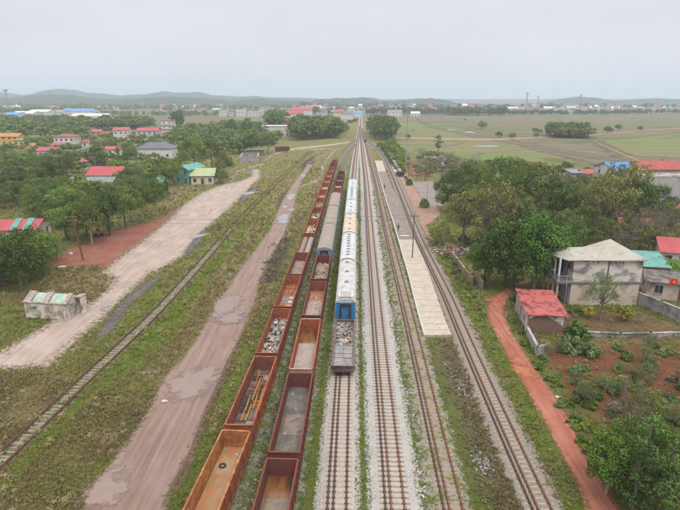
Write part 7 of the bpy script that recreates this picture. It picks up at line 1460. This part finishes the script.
def tufts(name, P, h, mats_attr, label, cols, blades=5, spread=.5, flat=.5):
    n = len(P); k = blades; zb = ZB(P); B = np.repeat(P, k, 0); hh = np.repeat(h, k)*rng.uniform(.5, 1.2, n*k); a = rng.uniform(0, 6.28, n*k); off = np.column_stack([np.cos(a), np.sin(a)])*(hh*spread*rng.random(n*k))[:, None]
    b0 = B+off; q = rng.uniform(0, 6.28, n*k); w = hh*.22; dx = np.column_stack([np.cos(q), np.sin(q)])*w[:, None]; lean = np.column_stack([np.cos(a), np.sin(a)])*(hh*flat*rng.uniform(.3, 1.2, n*k))[:, None]
    V = np.zeros((n*k, 4, 3)); V[:, 0, :2] = b0-dx; V[:, 1, :2] = b0+dx; V[:, 2, :2] = b0+lean+dx*.55; V[:, 3, :2] = b0+lean-dx*.55; V[:, 2, 2] = hh*.9; V[:, 3, 2] = hh; V[:, :2, 2] = .0; V[:, :, 2] += np.repeat(zb, k)[:, None]
    rn = np.repeat(np.repeat(rng.random(n), k)*.7+rng.random(n*k)*.3, 4); o = mesh_np(name, V.reshape(-1, 3), np.arange(n*k*4).reshape(-1, 4), cols, attrs={'rnd': rn}); return tag(o, label, 'grass', kind='stuff')
g_green = leaf_mat('grass_green', (.135, .205, .02), (.205, .27, .034), (.11, .175, .016)); g_dry = leaf_mat('grass_dry', (.30, .245, .10), (.40, .33, .155), (.24, .21, .07)); g_weed = leaf_mat('weeds_brown', (.225, .18, .09), (.31, .25, .135), (.20, .175, .065)); g_olive = leaf_mat('weeds_olive', (.18, .185, .045), (.25, .245, .065), (.215, .185, .07))
P = sample(215000, pys=(149, 560)); P = P[~in_any(P, HARD, -.15)]; P = P[~near_track(P)]
P = P[~in_any(P, [GP([(420, 336), (452, 333), (500, 400), (520, 470), (480, 470), (440, 380)])], 0) | (rng.random(len(P)) < .45)]
g = in_any(P, GREEN); dr = in_any(P, DRY); dk = in_any(P, DARK); so = in_any(P, [SOIL, SOIL2, HOUSEYARD])
btw = np.zeros(len(P), bool)
for n1, n2 in (('L1', 'L2'), ('L2', 'A'), ('A', 'B'), ('B', 'C')): btw |= (P[:, 0] > np.interp(P[:, 1], *TRK[n1])) & (P[:, 0] < np.interp(P[:, 1], *TRK[n2]))
btw |= (P[:, 0] > np.interp(P[:, 1], *TRK['C'])) & (P[:, 0] < np.interp(P[:, 1], *TRK['C'])+3.2) & (P[:, 1] < 240)
n1 = vnoise(P, 9, 2, 4); n2 = vnoise(P, 2.5, 8, 3); r = rng.random(len(P)); keep = (r > .12) & (vnoise(P, 3.2, 55, 3)+rng.random(len(P))*1.2 > .25) & ~((P[:, 0] > 8) & (P[:, 1] > 150) & (P[:, 0] > 30+0*P[:, 1])) & (P[:, 1] < 330); keep &= ~(dk & (rng.random(len(P)) < .8)) & ~(so & (rng.random(len(P)) < .88))
n0 = vnoise(P, 26, 31, 3); dkz = in_any(P, [SCRUB]); score = n0*1.0+n1*.55+n2*.25+g*.75+btw*.75-dr*.8-dkz*.9+(r-.5)*.4+.26
kind = np.where(score > .30, 0, np.where(score > .0, 1, np.where((n2+r-.5) > -.05, 2, 3))); kind = np.where(dr & (score < .2), 3, kind)
dist = P[:, 1]; sz = np.clip(dist/65, .6, 1.9)
for kk, (nm, mt, hs, lb) in enumerate([('green_grass', g_green, .17, 'green grass along the sidings and in the meadow'), ('olive_weeds', g_olive, .27, 'olive weeds mixed through the meadow and verges'), ('brown_weeds', g_weed, .30, 'brown withered weeds over the meadow left of the muddy road'), ('dry_grass', g_dry, .26, 'straw-coloured dry grass in the meadow')]):
    m = keep & (kind == kk); Q = P[m]; hq = hs*sz[m]*rng.uniform(.6, 1.4, m.sum())*np.where(btw[m], .85, 1.); tufts(nm, Q, hq, None, lb, mt)
# taller brush clumps in the meadow
def brush(name, label, n, mat, cond, hr, seed):
    rg = np.random.default_rng(seed); P_ = sample(n*6); c = cond(P_) & ~in_any(P_, HARD, -.8) & ~near_track(P_); P_ = P_[c][:n]
    if not len(P_): return
    s = np.clip(P_[:, 1]/70, .7, 1.3)*rg.uniform(hr[0], hr[1], len(P_)); C = np.column_stack([P_, s*.35]); V, F, rn = [], [], []; o = 0
    for i in range(len(C)):
        v, f, q = leaf_cloud(rg, C[i:i+1], np.array([s[i]*.8]), 55, .16*s[i]+.06, up=.6); v[:, 2] = np.abs(v[:, 2]); V.append(v); F.append(f+o); rn.append(q); o += len(v)
    tag(mesh_np(name, np.concatenate(V), np.concatenate(F), mat, attrs={'rnd': np.concatenate(rn)}), label, 'brush', kind='stuff')
leftm = lambda Q: (Q[:, 0] < np.interp(Q[:, 1], *TRK['L1'])-3) & (vnoise(Q, 9, 2, 4) < .1) & (vnoise(Q, 6, 15, 3) > -.15)
brush('brown_brush', 'knee-high brown brush in the left meadow', 600, g_weed, leftm, (.35, .8), 1)
brush('green_brush', 'low leafy weeds in the left meadow', 900, g_olive, lambda Q: (Q[:, 0] < np.interp(Q[:, 1], *TRK['L1'])-2.4) & (vnoise(Q, 9, 2, 4) > -.1), (.3, .6), 2)
brush('brown_brush', 'brown brush between the track and the red road', 1100, g_weed, lambda Q: (Q[:, 0] > np.interp(Q[:, 1], *TRK['C'])+2.2) & (Q[:, 0] < 21+Q[:, 1]*0) & (vnoise(Q, 5, 12, 3) > -.2), (.25, .5), 3)
brush('green_brush', 'green brush on the verges right of the tracks', 500, g_green, lambda Q: (Q[:, 0] > np.interp(Q[:, 1], *TRK['D'])+2.2) & (vnoise(Q, 5, 14, 3) > -.3) & ~in_any(Q, [SOIL, HOUSEYARD]), (.3, .7), 4)
brush('brown_brush', 'withered weeds on the planted red soil', 330, g_weed, lambda Q: in_any(Q, [SOIL, HOUSEYARD]), (.3, .7), 6)
brush('green_brush', 'thick scrub behind the roofless hut', 260, LM['lemon'], lambda Q: in_any(Q, [GP([(-20, 330), (0, 280), (40, 275), (100, 262), (84, 285), (40, 292), (20, 310)])]), (.6, 1.2), 5)
# ------------------------------------------------------------------ air
hz = MB(); hz.box(-5900, 5900, -160, 8700, -4, 130, None) if False else None
V = [(x, y, z) for z in (-4.0, 140.0) for y in (-170, 8700) for x in (-5900, 5900)]
hzo = mesh_np('haze', V, [(0, 2, 3, 1), (4, 5, 7, 6), (0, 1, 5, 4), (2, 6, 7, 3), (0, 4, 6, 2), (1, 3, 7, 5)], bpy.data.materials.new('haze_air')); hzo['kind'] = 'stuff'; hzo['label'] = 'pale grey-blue haze in the air'
m = hzo.data.materials[0]; m.use_nodes = True; m.node_tree.nodes.clear(); o_ = m.node_tree.nodes.new('ShaderNodeOutputMaterial'); pv = m.node_tree.nodes.new('ShaderNodeVolumePrincipled')
pv.inputs['Color'].default_value = (.69, .80, .95, 1); pv.inputs['Density'].default_value = .00027; pv.inputs['Anisotropy'].default_value = 0.1; m.node_tree.links.new(pv.outputs[0], o_.inputs['Volume'])
